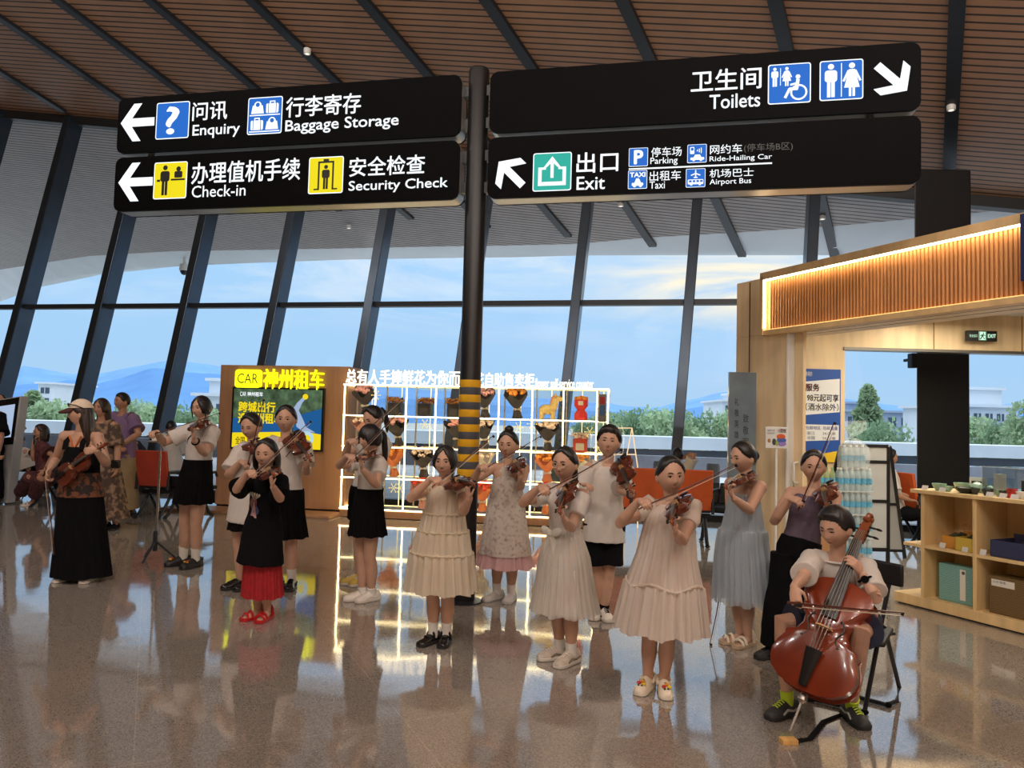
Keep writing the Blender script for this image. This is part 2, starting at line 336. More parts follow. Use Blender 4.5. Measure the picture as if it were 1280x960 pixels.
mid=[(p+q)/2-V3(0,0,.16) for p,q in zip(EP,EB)]
up=[q+ED*.35+V3(0,0,.9) for q in EB]
k.add(EP+mid+EB+up,[(r*nE+i,r*nE+i+1,(r+1)*nE+i+1,(r+1)*nE+i) for r in range(3) for i in range(nE-1)]); struct(k.build('trim_eave',m_fascia,smooth=True,ang=50))
# dark seams in the ceiling
for i,x0 in enumerate((-260,-140,-29,75,190,317,457,610,780,970,1197,1460)):
    p=PLN(x0,0,CP,CN)
    t=np.dot(FP-p,FN)/np.dot(GD3,FN)
    a=p-GD3*10; b=p+GD3*(t+3.2 if i>1 else t-.3)
    k=MB(); k.bar(a-CN*.03,b-CN*.03,.17,.07,up=CN); struct(k.build('trim_%d'%(i+1),m_black,smooth=False))
# hall shell behind the camera
m_wall=M('warm grey wall panel',(120,108,98),.7,noise_=.08,ns=2)
k=MB(); k.box(-30,20,YB-.3,YB,0,15); struct(k.build('wall_back',m_wall,smooth=False))
k=MB(); a=fpt(16.2); k.box(a[0],a[0]+.3,YB,a[1]+2,0,11); struct(k.build('wall_right',m_wall,smooth=False))
k=MB(); a=fpt(-26.2); k.box(a[0]-.3,a[0],YB,a[1]+2,0,17); struct(k.build('wall_left',m_wall,smooth=False))
# big black column behind the shop
k=MB(); pl=G(1146,690); cD=10.4
c0,c1=W(1146,540,cD),W(1212,540,cD); t0=W(1180,214,cD)[2]

def colbox(g,z0,z1):
    a,b=V3(c0[0],c0[1],0),V3(c1[0],c1[1],0); e=nrm(b-a); a=a-e*g; b=b+e*g; q=[a-GD*g,b-GD*g,b+GD*(.8+g),a+GD*(.8+g)]; vs=[p+Z_*z0 for p in q]+[p+Z_*z1 for p in q]
    k.add(vs,[(3,2,1,0),(4,5,6,7),(0,1,5,4),(1,2,6,5),(2,3,7,6),(3,0,4,7)])
Z_=V3(0,0,1); colbox(0,0,t0); colbox(.03,3.1,t0+.02); struct(k.build('column',m_black2,smooth=False,bevel=.015))
# ================================================================== OUTSIDE
m_pave=M('pale paving',(186,190,194),.5,noise_=.12,ns=2)
k=MB(); a,c=fpt(-40),fpt(40); k.add([a+V3(0,.3,-.02),c+V3(0,.3,-.02),c+NF*11+V3(0,0,-.02),a+NF*11+V3(0,0,-.02)],[(0,1,2,3)]); struct(k.build('pavement',m_pave,smooth=False))
m_conc=M('grey concrete parapet',(120,126,136),.85,noise_=.25,ns=1.2)
k=MB(); a,c=FP+NF*11-EF*45,FP+NF*11+EF*45; k.bar(a+V3(0,0,-.9),c+V3(0,0,-.9),.3,2.9); struct(k.build('wall_parapet',m_conc,smooth=False))
k=MB(); k.box(-900,900,25,2600,-6.2,-6); struct(k.build('ground',M('distant green land',(168,170,166),.9,noise_=.15,ns=.05),smooth=False))
# long white walkway roof on posts, lower down beyond the parapet
rt=root('walkway_canopy',(0,44,-6),'long white walkway roof on dark posts beyond the concrete parapet','canopy')
k=MB(); zt=W(640,541,44)[2]; zb=W(640,556,44)[2]; k.box(-46,44,43,47,zb,zt); k.build('roof_slab',M('white canopy roof',(196,206,216),.5,noise_=.06,ns=.6),rt,smooth=False)
k=MB(); k.box(-46,44,43.6,44.2,zb-.5,zb-.06); k.build('roof_beam',M('blue grey steel',(62,70,84),.5),rt,smooth=False)
for x in range(-44,45,4):
    k=MB(); k.lathe([(.17,-6),(.17,zb-.02)],10,(x,44,0)); k.build('post',M('blue grey steel'),rt)
# bollards
for i,(x,y) in enumerate(((891,616),(824,612))):
    p=G(x,y); k=MB(); k.lathe([(.15,0),(.15,.60),(.13,.66),(.0,.67)],14,p)
    tag(k.build('bollard',M('dark bollard',(58,62,68),.6,noise_=.1,ns=9)),('dark cylindrical bollard standing outside behind the girl in pale blue','dark cylindrical bollard partly behind the raised arm of the seated woman')[i],'bollard')
# mountains: two ridges, distance haze put into their blue base colour
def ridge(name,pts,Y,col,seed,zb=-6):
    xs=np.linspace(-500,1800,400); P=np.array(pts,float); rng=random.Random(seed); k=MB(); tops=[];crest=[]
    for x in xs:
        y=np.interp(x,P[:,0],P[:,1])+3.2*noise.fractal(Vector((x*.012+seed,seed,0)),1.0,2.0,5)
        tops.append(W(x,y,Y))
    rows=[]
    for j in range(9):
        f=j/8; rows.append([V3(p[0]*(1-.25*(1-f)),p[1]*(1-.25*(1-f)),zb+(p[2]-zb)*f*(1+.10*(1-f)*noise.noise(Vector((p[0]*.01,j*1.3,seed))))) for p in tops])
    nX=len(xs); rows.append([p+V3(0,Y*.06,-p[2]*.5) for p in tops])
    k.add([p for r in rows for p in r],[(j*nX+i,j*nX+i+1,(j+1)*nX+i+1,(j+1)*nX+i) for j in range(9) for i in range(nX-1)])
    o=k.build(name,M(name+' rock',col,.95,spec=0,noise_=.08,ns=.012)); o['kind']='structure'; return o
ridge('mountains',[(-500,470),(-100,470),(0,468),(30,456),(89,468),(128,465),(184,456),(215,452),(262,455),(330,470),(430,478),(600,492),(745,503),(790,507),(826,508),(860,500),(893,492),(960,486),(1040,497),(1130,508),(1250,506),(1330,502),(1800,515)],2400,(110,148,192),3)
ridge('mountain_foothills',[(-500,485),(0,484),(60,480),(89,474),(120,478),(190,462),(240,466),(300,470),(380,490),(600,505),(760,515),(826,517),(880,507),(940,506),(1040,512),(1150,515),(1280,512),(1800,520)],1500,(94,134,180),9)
# trees
m_leaf=M('grey green foliage',(160,184,146),.8,noise_=.45,ns=2.0,trans=.3); m_leaf2=M('deep green foliage',(136,166,130),.8,noise_=.45,ns=2.0,trans=.3); m_bark=M('grey bark',(90,80,70),.9,noise_=.2,ns=12)
def crown_mesh(seed,kind,mat):
    r=random.Random(seed); k=MB(); n=2600 if kind=='round' else 2200
    lobes=[(r.uniform(-.55,.55),r.uniform(-.5,.5),r.uniform(.25,.85),r.uniform(.22,.42)) for _ in range(14)]
    for i in range(n):
        if kind=='round':
            lx,ly,lz,lr=lobes[r.randrange(14)]
            u=nrm((r.gauss(0,1),r.gauss(0,1),r.gauss(0,1))); q=lr*r.uniform(.55,1.05); c=V3(lx,ly,lz)*V3(.62,.62,1)+u*q*V3(.8,.8,.62)
        else:
            z=r.random()**.8; lay=.5+.5*abs(math.sin(z*22)); R=.34*(1-z)**.75*lay*r.uniform(.4,1.05)+.02; t=r.uniform(0,6.283); c=V3(R*math.cos(t),R*math.sin(t),.08+z*.95-.06*R)
        a=nrm((r.gauss(0,1),r.gauss(0,1),r.gauss(0,1))); b=nrm(np.cross(a,(r.gauss(0,1),r.gauss(0,1),1))); s=r.uniform(.018,.042)
        k.add([c-a*s-b*s*.6,c+a*s-b*s*.4,c+a*s*.7+b*s*.6,c-a*s*.6+b*s*.7],[(0,1,2,3)])
    A=np.array(k.v); A[:,2]=(A[:,2]-A[:,2].min())/(A[:,2].max()-A[:,2].min()); k.v=[tuple(p) for p in A]
    return k.mesh('crown',mat,smooth=False)
CR=[crown_mesh(1,'round',m_leaf),crown_mesh(2,'round',m_leaf2),crown_mesh(5,'tall',m_leaf)]
tk=MB(); tk.tube([(0,0,0),(.01,0,.3),(0,0,.75)],[.03,.022,.008],7); TRUNK=tk.mesh('trunk',m_bark)
trees=[(-30,497,54,1,0),(42,486,62,2,0),(72,497,52,0,0),(112,498,62,1,0),(165,497,73,0,0),(205,502,63,0,0),(232,500,54,1,0),(262,506,64,0,0),
 (772,511,72,0,0),(806,505,62,1,0),(842,507,53,0,0),(884,509,62,1,0),(925,510,53,0,0),(1020,510,72,1,0),(1085,478,58,2,0),(1112,520,51,1,0),(1228,518,70,0,0),(1262,516,62,1,0),(1292,498,53,0,0),(975,520,62,0,0),(738,518,84,1,0),(1325,500,62,1,0)]
tl=['tree beyond the parapet at the far left edge','tallest pointed tree on the left, beside the tilted information screen','rounded tree seen right of the pointed tree on the left','green tree behind the capped woman','tree behind the man in the purple polo','small tree right of the man in the purple polo','tree just left of the white building behind the car counter','tree directly left of the car counter',
 'tree behind the raised arm of the boy in white','tree above the orange bench','tree behind the front girl in white','tree behind the girl in pale blue','tree left of the dark standing banner','tree hidden behind the shop pillar','tall pointed tree seen through the shop beside the black column','low tree behind the board easel','bushy tree right of the black column','bushy tree above the glass display case','tree at the right edge behind the shop','tree hidden behind the wooden shop wall','tree right of the lit flower cabinet','tree beyond the right end of the shop shelves']
for i,(x,y,D,kd,_) in enumerate(trees):
    p=W(x,y,D); H=p[2]+6; t=root('tree',(p[0],p[1],-6),tl[i],'tree','trees beyond the parapet')
    wd=(3.9 if kd<2 else 8.5)*(.9+.25*rnd.random()); ch=H*.55 if kd<2 else H*.86
    a=link('crown',CR[kd],t,world=False); a.scale=(wd,wd,ch); a.location=(0,0,H-ch); a.rotation_euler=(0,0,rnd.random()*6)
    b=link('trunk',TRUNK,t,world=False); b.scale=(4,4,H*.9)
# buildings
m_bw=M('pale render',(206,214,222),.7,noise_=.05,ns=.3); m_bb=M('blue grey render',(150,166,188),.7,noise_=.06,ns=.3); m_win=M('dark window glass',(70,84,102),.15)
def building(px0,px1,pyt,D,label,floors,bays,roofbox=None,extra=0,depth=14,mat=m_bw):
    a,b=W(px0,pyt,D),W(px1,pyt,D); z=a[2]; t=root('building',((a[0]+b[0])/2,D,-6),label,'building')
    k=MB(); k.box(a[0],b[0],D,D+depth,-6,z); k.box(a[0]-.5,b[0]+.5,D-.5,D+depth+.5,z-.25,z+.1); k.build('wall',mat,t,smooth=False)
    if roofbox:
        for (q0,q1,yt) in roofbox:
            c,d=W(q0,yt,D+4),W(q1,yt,D+4); k=MB(); k.box(c[0],d[0],D+4,D+10,z+.1,c[2]); k.box(c[0]-.4,d[0]+.4,D+3.6,D+10.4,c[2]-.2,c[2]+.15); k.build('roof_room',mat,t,smooth=False)
    fh=(z-.6+6)/floors; bw=(b[0]-a[0])/bays
    for f in range(floors):
        for i in range(bays):
            x=a[0]+bw*(i+.5); zc=-6+fh*(f+.55)
            if zc<-1.5: continue
            k=MB(); k.box(x-bw*.3,x+bw*.3,D-.08,D+.1,zc-fh*.28,zc+fh*.28); k.bar((x,D-.12,zc-fh*.28),(x,D-.12,zc+fh*.28),.1,.1,mi=1); k.build('window',[m_win,mat],t,smooth=False)
building(1040,1190,512,118,'long white office building with dark windows seen through the shop left of the column',4,9,[(1060,1085,503)],mat=m_bb)
building(1200,1272,506,96,'white office building with a boxy roof room right of the black column',4,5,[(1206,1252,485)],mat=m_bw)
building(1284,1400,528,78,'white building at the right edge behind the shop shelves',3,5,mat=m_bb)
building(246,330,492,85,'pale flat-roofed building rising behind the car counter',3,4,[(262,330,474)],mat=m_bw)
building(48,66,478,140,'narrow pale building far off at the left beside the pointed tree',6,1,mat=m_bw)
building(903,960,500,140,'small pale building on the hillside beside the dark banner',5,3,[(915,940,492)],mat=m_bw)
# ================================================================== DIRECTION SIGN
X3=V3(1,0,0); Z3=V3(0,0,1)
SGP=G(580,752); SE=V3(math.cos(math.radians(11.7)),-math.sin(math.radians(11.7)),0); SN=V3(-SE[1],SE[0],0)*-1   # SN looks back at the viewer
sgn=root('direction_sign',SGP,'tall black direction sign post carrying four lit boards with arrows and pictograms','sign')
SQ=SGP+SN*.105
def SB(x,y):
    p=PLN(x,y,SQ,SN); return (p-SGP)@SE, p[2]
k=MB(); k.lathe([(.088,0),(.088,4.47),(.08,4.49),(0,4.49)],24,SGP); pole=k.build('pole',M('black powder coat',(17,17,19),.4,noise_=.12,ns=4),sgn)
m_yel=M('yellow hazard tape',(222,168,22),.5,noise_=.1,ns=9); m_gry=M('dark grey hazard tape',(74,78,86),.5,noise_=.1,ns=9)
for i in range(13):
    z=1.83-.0615*i; k=MB(); k.lathe([(.0895,z-.0615),(.0905,z-.06),(.0905,z-.001),(.0895,z)],24,SGP,cap=False); k.build('hazard_band',m_yel if i%2==0 else m_gry,pole,label='yellow band' if i%2==0 else 'grey band')
k=MB(); k.lathe([(.15,0),(.15,.012),(.09,.02)],20,SGP); k.build('base_plate',m_black,sgn)
m_case=M('brushed aluminium casing',(176,170,160),.35,metal=.8,noise_=.05,ns=5); m_face=M('black acrylic face',(5,5,6),.5,spec=.05,noise_=.1,ns=6)
def board(s0,s1,z0,z1):
    k=MB(); w=s1-s0; h=z1-z0; o=SGP+SE*s0+Z3*z0
    k.prism(rrect(w,h,.07),o+SN*.085,SE,Z3,-SN*.17); b=k.build('board',m_case,sgn,ang=30,bevel=.006)
    k=MB(); k.prism(rrect(w,h,.07),o+SN*.105,SE,Z3,-SN*.03); k.build('board_face',m_face,b,ang=30)
    k=MB(); k.prism(rrect(w,h,.07),o-SN*.105,SE,Z3,SN*.03); k.build('board_face',m_face,b,ang=30)
    sd=1 if s0>0 else -1
    for z in (z0+.12,z1-.12):
        k=MB(); e=SGP+SE*(s0 if sd>0 else s1)+Z3*z; k.bar(e+SE*.02*sd,SGP+SE*.05*sd+Z3*z,.07,.09); k.build('bracket',m_black,b)
    return b
bLT=board(-3.44,-.125,3.885,4.41); bLB=board(-3.44,-.125,3.34,3.845); bRT=board(.125,3.43,3.89,4.41); bRB=board(.125,3.43,3.335,3.85)
for s in (-3.15,3.1):
    k=MB(); k.lathe([(.03,3.84),(.03,3.9)],10,SGP+SE*s); k.build('link_rod',m_black2,sgn)
g_white=glow('backlit white',(244,250,255),1.0); g_blue=glow('backlit blue',(26,106,205),.8); g_yell=glow('backlit yellow',(236,218,20),.85); g_teal=glow('backlit teal',(42,176,160),.8); g_dim=glow('unlit grey lettering',(112,108,102),.5); m_ink=M('black pictogram film',(16,16,14),.5)  # the grey lettering is given a faint emission of its own
SLOPE=.055
def fit(x0,x1,y0,y1):
    ym=(y0+y1)/2; s0=SB(x0,ym)[0]; s1=SB(x1,ym)[0]; zc=SB((x0+x1)/2,ym)[1]; sc=(s1-s0)/(x1-x0); h=((y1-y0)-SLOPE*(x1-x0))*sc
    return s0,zc-h/2,s1-s0,h
def sletter(par,s,box,mat=None,bold=None,off=.0015):
    bold=(.012 if box[3]-box[2]>17 else .003) if bold is None else bold; a,z,w,h=fit(*box); k=MB(); text(k,s,SGP+SN*.105+SE*a+Z3*z,SE,Z3,w,h,bold,off=off); return k.build('lettering',mat or g_white,par,smooth=False,label='lit lettering '+s if mat is None else 'dim grey lettering '+s)
class Icon:      # a square pictogram; unit square coordinates
    def __init__(s,par,box,mat,border=True,sq=True):
        a,z,w,h=fit(*box)
        if sq: q=(w+h)/2; a+=(w-q)/2; z+=(h-q)/2; w=h=q
        s.o=SGP+SN*.105+SE*a+Z3*z; s.w=w; s.h=h; s.k=MB(); s.par=par; s.mat=mat; s.b=border
        if border: s.lay(rrect(1,1,.06),0,.0012); s.lay([(x*.95+.025,y*.95+.025) for x,y in rrect(1,1,.05)],1,.0022)
    def lay(s,poly,mi,off=.0032):
        s.k.add([s.o+SE*(x*s.w)+Z3*(y*s.h)+SN*off for x,y in poly],[tuple(range(len(poly)))],mi)
    def circ(s,x,y,r,mi=0,off=.0032,n=16): s.lay([(x+r*math.cos(6.2832*i/n),y+r*math.sin(6.2832*i/n)) for i in range(n)],mi,off)
    def rect(s,x0,y0,x1,y1,mi=0,off=.0032,r=0): s.lay([(x0,y0),(x1,y0),(x1,y1),(x0,y1)] if not r else [(x0+x,y0+y) for x,y in rrect(x1-x0,y1-y0,r)],mi,off)
    def line(s,x0,y0,x1,y1,t,mi=0,off=.0032):
        d=nrm((x1-x0,y1-y0)); nx,ny=-d[1]*t/2,d[0]*t/2; s.lay([(x0-nx,y0-ny),(x1-nx,y1-ny),(x1+nx,y1+ny),(x0+nx,y0+ny)],mi,off)
    def text(s,t,x0,y0,x1,y1,mi=0,bold=.02): text(s.k,t,s.o+SE*x0*s.w+Z3*y0*s.h,SE,Z3,(x1-x0)*s.w,(y1-y0)*s.h,bold,mi,.0032)
    def man(s,x,y,h,mi=0):
        w=h*.17; s.circ(x,y+h*.91,h*.085,mi); s.rect(x-w,y+h*.45,x+w,y+h*.8,mi,r=w*.5); s.rect(x-w*.62,y,x-w*.06,y+h*.6,mi,.0034); s.rect(x+w*.06,y,x+w*.62,y+h*.6,mi,.0034)
    def lady(s,x,y,h,mi=0):
        w=h*.2; s.circ(x,y+h*.91,h*.085,mi); s.lay([(x-w*1.05,y+h*.26),(x+w*1.05,y+h*.26),(x+w*.42,y+h*.8),(x-w*.42,y+h*.8)],mi); s.line(x-w*.45,y+h*.77,x-w*1.15,y+h*.45,h*.06,mi,.0034); s.line(x+w*.45,y+h*.77,x+w*1.15,y+h*.45,h*.06,mi,.0034)
        s.rect(x-w*.42,y,x-w*.08,y+h*.3,mi,.0034); s.rect(x+w*.08,y,x+w*.42,y+h*.3,mi,.0034)
    def car(s,x0,y0,w,h,mi=0):
        s.rect(x0,y0+h*.2,x0+w,y0+h*.58,mi,r=h*.12); s.lay([(x0+w*.2,y0+h*.5),(x0+w*.82,y0+h*.5),(x0+w*.68,y0+h),(x0+w*.34,y0+h)],mi); s.circ(x0+w*.24,y0+h*.2,h*.2,mi,.0034,10); s.circ(x0+w*.76,y0+h*.2,h*.2,mi,.0034,10)
    def done(s,name='pictogram',label=None): return s.k.build(name,[g_white,s.mat,m_ink],s.par,smooth=False,label=label)
def arrow(par,box,ang):
    a,z,w,h=fit(*box); c=SGP+SN*.105+SE*(a+w/2)+Z3*(z+h/2); L=.5; ca,sa=math.cos(ang),math.sin(ang)
    P=[(-.5,0),(-.12,.5),(.12,.5),(-.16,.11),(.5,.11),(.5,-.11),(-.16,-.11),(.12,-.5),(-.12,-.5)]
    k=MB(); S=max(w,h) if abs(sa*ca)<.1 else max(w,h)*1.06
    f=[(0,1,2,3),(0,3,6),(3,4,5,6),(0,6,7,8)]
    k.add([c+SN*.0016+SE*(ca*x-sa*y)*S+Z3*(sa*x+ca*y)*S for x,y in P],f); k.build('arrow',g_white,par,smooth=False)
arrow(bLT,(153,191,131,175),0); arrow(bLB,(150,189,205,250),0)
I=Icon(bLT,(196,236,128,173),g_blue); I.text('?',.32,.14,.68,.86,0,.03); I.done()
sletter(bLT,'问讯',(241,284,127,150)); sletter(bLT,'Enquiry',(241,299.6,154,173))
I=Icon(bLT,(310.6,352,121,168),g_blue)
for (x,y,t) in ((.1,.56,0),(.53,.56,1),(.1,.12,1),(.53,.12,0)):
    if t: I.rect(x,y,x+.36,y+.26,0,r=.04); I.rect(x+.1,y+.25,x+.26,y+.33,0); I.rect(x+.13,y+.26,x+.23,y+.3,1,.0036); I.rect(x+.06,y,x+.08,y+.26,1,.0036); I.rect(x+.28,y,x+.3,y+.26,1,.0036)
    else: I.lay([(x,y),(x+.37,y),(x+.33,y+.22),(x+.04,y+.22)],0); I.circ(x+.185,y+.22,.11,0); I.circ(x+.185,y+.24,.06,1,.0036)
I.rect(.06,.5,.94,.53,0); I.rect(.06,.06,.94,.09,0); I.done()
sletter(bLT,'行李寄存',(358,451,117,146)); sletter(bLT,'Baggage Storage',(357,498,143,168))
I=Icon(bLB,(193,233,203,248),g_yell); I.man(.34,.1,.82,2); I.circ(.74,.8,.07,2); I.rect(.62,.56,.86,.74,2,r=.04); I.rect(.52,.49,.94,.54,2); I.rect(.1,.47,.2,.53,2); I.done(label='yellow check-in pictogram')
sletter(bLB,'办理值机手续',(240,375,198,230)); sletter(bLB,'Check-in',(240,307,230,247))
I=Icon(bLB,(386,429,196,242),g_yell); I.man(.5,.12,.66,2); I.rect(.27,.12,.32,.88,2); I.rect(.68,.12,.73,.88,2); I.rect(.27,.83,.73,.88,2); I.rect(.16,.1,.32,.14,2); I.rect(.68,.1,.84,.14,2); I.rect(.42,.88,.58,.94,2); I.done(label='yellow security gate pictogram')
sletter(bLB,'安全检查',(437,531,193,221)); sletter(bLB,'Security Check',(436,559.5,221,243))
sletter(bRT,'卫生间',(864,951.5,83,116)); sletter(bRT,'Toilets',(887,950,115,137))
I=Icon(bRT,(959,1014.5,77,132),g_blue); I.man(.16,.44,.48); I.rect(.285,.46,.3,.9); I.lady(.44,.44,.48)
I.circ(.72,.27,.2,0); I.circ(.72,.27,.155,1,.0036); I.circ(.7,.66,.055); I.line(.7,.6,.67,.36,.08,0,.004); I.line(.69,.5,.52,.46,.05,0,.004); I.line(.7,.36,.5,.36,.075,0,.004); I.line(.51,.37,.4,.14,.065,0,.004); I.done()
I=Icon(bRT,(1023.6,1080,72,128),g_blue); I.man(.26,.08,.84); I.rect(.49,.08,.51,.92); I.lady(.74,.08,.84); I.done()
arrow(bRT,(1090,1140,74,121),math.radians(-45)+math.pi)
arrow(bRB,(618,659,196,238),math.radians(-45))
I=Icon(bRB,(666,714.6,189.5,240),g_teal); I.rect(.14,.14,.86,.24); I.rect(.14,.14,.23,.62); I.rect(.77,.14,.86,.62); I.rect(.14,.56,.34,.62); I.rect(.66,.56,.86,.62); I.rect(.46,.34,.54,.74); I.lay([(.28,.62),(.5,.9),(.72,.62),(.64,.62),(.5,.76),(.36,.62)],0); I.done(label='teal exit pictogram')
sletter(bRB,'出口',(721,772.6,188.5,217)); sletter(bRB,'Exit',(721,756,219.5,238))
I=Icon(bRB,(786,810,184,209),g_blue); I.text('P',.3,.15,.72,.85,0,.05); I.done()
sletter(bRB,'停车场',(814,852,182.5,197)); sletter(bRB,'Parking',(813,847,195.5,208))
I=Icon(bRB,(859,883.5,179.5,204.5),g_blue); I.rect(.14,.48,.36,.86,0,r=.04); I.rect(.18,.66,.32,.82,1,.0036); I.car(.16,.08,.72,.36)
for r in (.1,.2,.3): I.line(.42+r,.66-r*.5,.42+r,.66+r*.5,.04)
I.done(); sletter(bRB,'网约车',(887.6,927.5,179,193.5)); sletter(bRB,'(停车场B区)',(930,991,176.5,192),g_dim,.0); sletter(bRB,'Ride-Hailing Car',(887,965,191.5,204.5))
a0=SB(786,211.5); a1=SB(965,204); k=MB(); o=SGP+SN*.1066; zz=(a0[1]+a1[1])/2; k.add([o+SE*a0[0]+Z3*(zz-.006),o+SE*a1[0]+Z3*(zz-.006),o+SE*a1[0]+Z3*(zz+.006),o+SE*a0[0]+Z3*(zz+.006)],[(0,1,2,3)]); k.build('divider_line',g_white,bRB,smooth=False)
I=Icon(bRB,(785,809,212,237),g_blue); I.text('TAXI',.1,.64,.9,.88,0,.05); I.car(.2,.08,.6,.42); I.rect(.42,.5,.58,.56); I.done()
sletter(bRB,'出租车',(812,851,212,227)); sletter(bRB,'Taxi',(812,831,226,236.5))
I=Icon(bRB,(857,882,210,235),g_blue); I.rect(.1,.16,.9,.42,0,r=.05); I.circ(.28,.16,.07); I.circ(.72,.16,.07)
for j in range(4): I.rect(.16+.19*j,.27,.3+.19*j,.38,1,.0036)
I.line(.5,.5,.5,.92,.06); I.line(.26,.64,.5,.74,.06); I.line(.74,.64,.5,.74,.06); I.line(.4,.52,.6,.52,.05); I.done()
sletter(bRB,'机场巴士',(887,942,209,223)); sletter(bRB,'Airport Bus',(887,939,221.5,233.5))
# ================================================================== CAR COUNTER WALL
def woodmat(name,col,ns=5,st=(1,1,.12),rough=.5,nz=.14): return M(name,col,rough,noise_=nz,ns=ns,stretch=st)
m_oak=woodmat('orange oak veneer',(164,122,88),8); m_maple=woodmat('pale maple veneer',(228,202,160),9); m_maple2=woodmat('pale maple edge',(216,182,130),9)
K0=G(268,635); K1=G(430,643); KE=nrm(K1-K0); KN=V3(KE[1],-KE[0],0); KB=-KN; KL=np.linalg.norm(K1-K0)
kz=(W(273,455,K0[1])[2]+W(431,459,K1[1])[2])/2
kio=root('advertising_wall',K0,'orange wooden counter wall with glowing yellow lettering and a wall screen','advertising wall')
k=MB(); o=K0+KE*KL/2+KB*.32; k.hexa(o+Z3*(kz/2+.03),KE*KL/2,KB*.32,Z3*(kz/2-.03)); k.build('panel',m_oak,kio,bevel=.008)
for q in (.33,.66):
    k=MB(); k.hexa(K0+KE*KL*q+KN*.001+Z3*kz/2,KE*.002,KB*.003,Z3*(kz/2-.06)); k.build('panel_joint',M('dark joint',(60,40,26),.8),kio,smooth=False)
k=MB(); k.hexa(o+Z3*.03-KE*0,KE*(KL/2-.02),KB*.3,Z3*.03); k.build('plinth',m_black2,kio)
def KPt(x,y,off=.0):
    p=PLN(x,y,K0,KN); return p+KN*off
def kbox(x0,x1,y0,y1):
    ym=(y0+y1)/2; s0=(KPt(x0,ym)-K0)@KE; s1=(KPt(x1,ym)-K0)@KE; zc=KPt((x0+x1)/2,ym)[2]; h=(y1-y0)*(s1-s0)/(x1-x0); return s0,zc-h/2,s1-s0,h
g_neon=glow('yellow neon',(236,240,20),1.6); m_scr=M('screen bezel',(12,12,12),.3)
a,z,w,h=kbox(296,328,463,484); k=MB(); k.prism(rrect(w,h,.05),K0+KE*a+Z3*z+KN*.055,KE,Z3,-KN*.055); nb=k.build('logo_plate',g_neon,kio,ang=30)
k=MB(); text(k,'CAR',K0+KE*(a+w*.1)+Z3*(z+h*.24)+KN*.057,KE,Z3,w*.8,h*.54,.0,0,0); k.build('lettering',M('dark olive film',(88,84,10),.5),nb,smooth=False)
a,z,w,h=kbox(331,406,462.5,486); k=MB(); text(k,'神州租车',K0+KE*a+Z3*z+KN*.051,KE,Z3,w,h,.008); text(k,'神州租车',K0+KE*a+Z3*z+KN*.01,KE,Z3,w,h,0,0,0,.04); k.build('lettering',g_neon,kio,smooth=False,label='glowing yellow characters')
a,z,w,h=kbox(291,406,487,560); scr=MB(); scr.prism([(0,0),(w,0),(w,h),(0,h)],K0+KE*a+Z3*z+KN*.05,KE,Z3,-KN*.05); scr=scr.build('screen',m_scr,kio,bevel=.006)
def sp(name,polys,mat,off):
    k=MB()
    for P in polys: k.add([K0+KE*(a+x*w)+Z3*(z+y*h)+KN*(.05+off) for x,y in P],[tuple(range(len(P)))])
    return k.build(name,mat,scr,smooth=False)
def m_hill():
    m=M('screen hillside',(60,84,62),.5,noise_=.7,ns=9,emis=(50,70,52),es=.7); N=m.node_tree.nodes; b=N['Principled BSDF']; m.node_tree.links.new(b.inputs['Base Color'].links[0].from_socket,b.inputs['Emission Color']); return m
sp('picture',[[(.02,.03),(.98,.03),(.98,.97),(.02,.97)]],m_hill(),.001)
sp('picture_sea',[[(.02,.26),(.98,.26),(.98,.68),(.8,.6),(.66,.52),(.45,.44),(.02,.5)]],glow('screen sea blue',(24,84,140),.9),.002)
sp('picture_band',[[(.02,.03),(.98,.03),(.98,.27),(.8,.31),(.02,.26)]],glow('screen yellow',(226,200,24),.95),.003)
rd=[(.8,.86),(.74,.76),(.7,.64),(.74,.5),(.77,.38),(.86,.3)]
sp('picture_road',[[(rd[i][0]-.02-.008*i,rd[i][1]),(rd[i][0]+.02+.008*i,rd[i][1]),(rd[i+1][0]+.028+.008*i,rd[i+1][1]),(rd[i+1][0]-.028-.008*i,rd[i+1][1])] for i in range(5)],glow('screen road',(150,170,200),.9),.004)
sp('picture_pin',[[(.8+.03*math.cos(q*.5236),.86+.045*math.sin(q*.5236)) for q in range(12)]],glow('screen yellow'),.005)
sp('picture_badge',[[(.83+.075*math.cos(q*.2618),.2+.115*math.sin(q*.2618)) for q in range(24)]],glow('screen pale blue',(170,205,220),.9),.005)
sp('picture_badge_core',[[(.83+.04*math.cos(q*.2618),.2+.06*math.sin(q*.2618)) for q in range(24)]],glow('screen yellow'),.006)
def st(s,x0,y0,x1,y1,mat,b=.03):
    k=MB(); text(k,s,K0+KE*(a+x0*w)+Z3*(z+y0*h)+KN*.055,KE,Z3,(x1-x0)*w,(y1-y0)*h,b); k.build('lettering',mat,scr,smooth=False)
st('跨城出行',.08,.6,.48,.76,glow('screen yellow')); st('选神州租车',.08,.42,.56,.58,glow('screen yellow')); st('神州租车',.17,.85,.34,.92,g_white,.01); st('CAR',.09,.85,.155,.92,g_white,.0); st('全国',.06,.08,.16,.2,M('screen ink',(60,52,8),.5,emis=(50,44,8),es=.5),.01)
# low timber step in front
k=MB(); o=K0-KE*.9+KN*.35; k.hexa(K0+KE*(KL*.5-.3)+KN*.3+Z3*.02,KE*(KL*.5+.3),KN*.28,Z3*.02)
tag(k.build('floor_step',m_oak,bevel=.006),'low orange wooden step along the foot of the lettered counter wall','step')
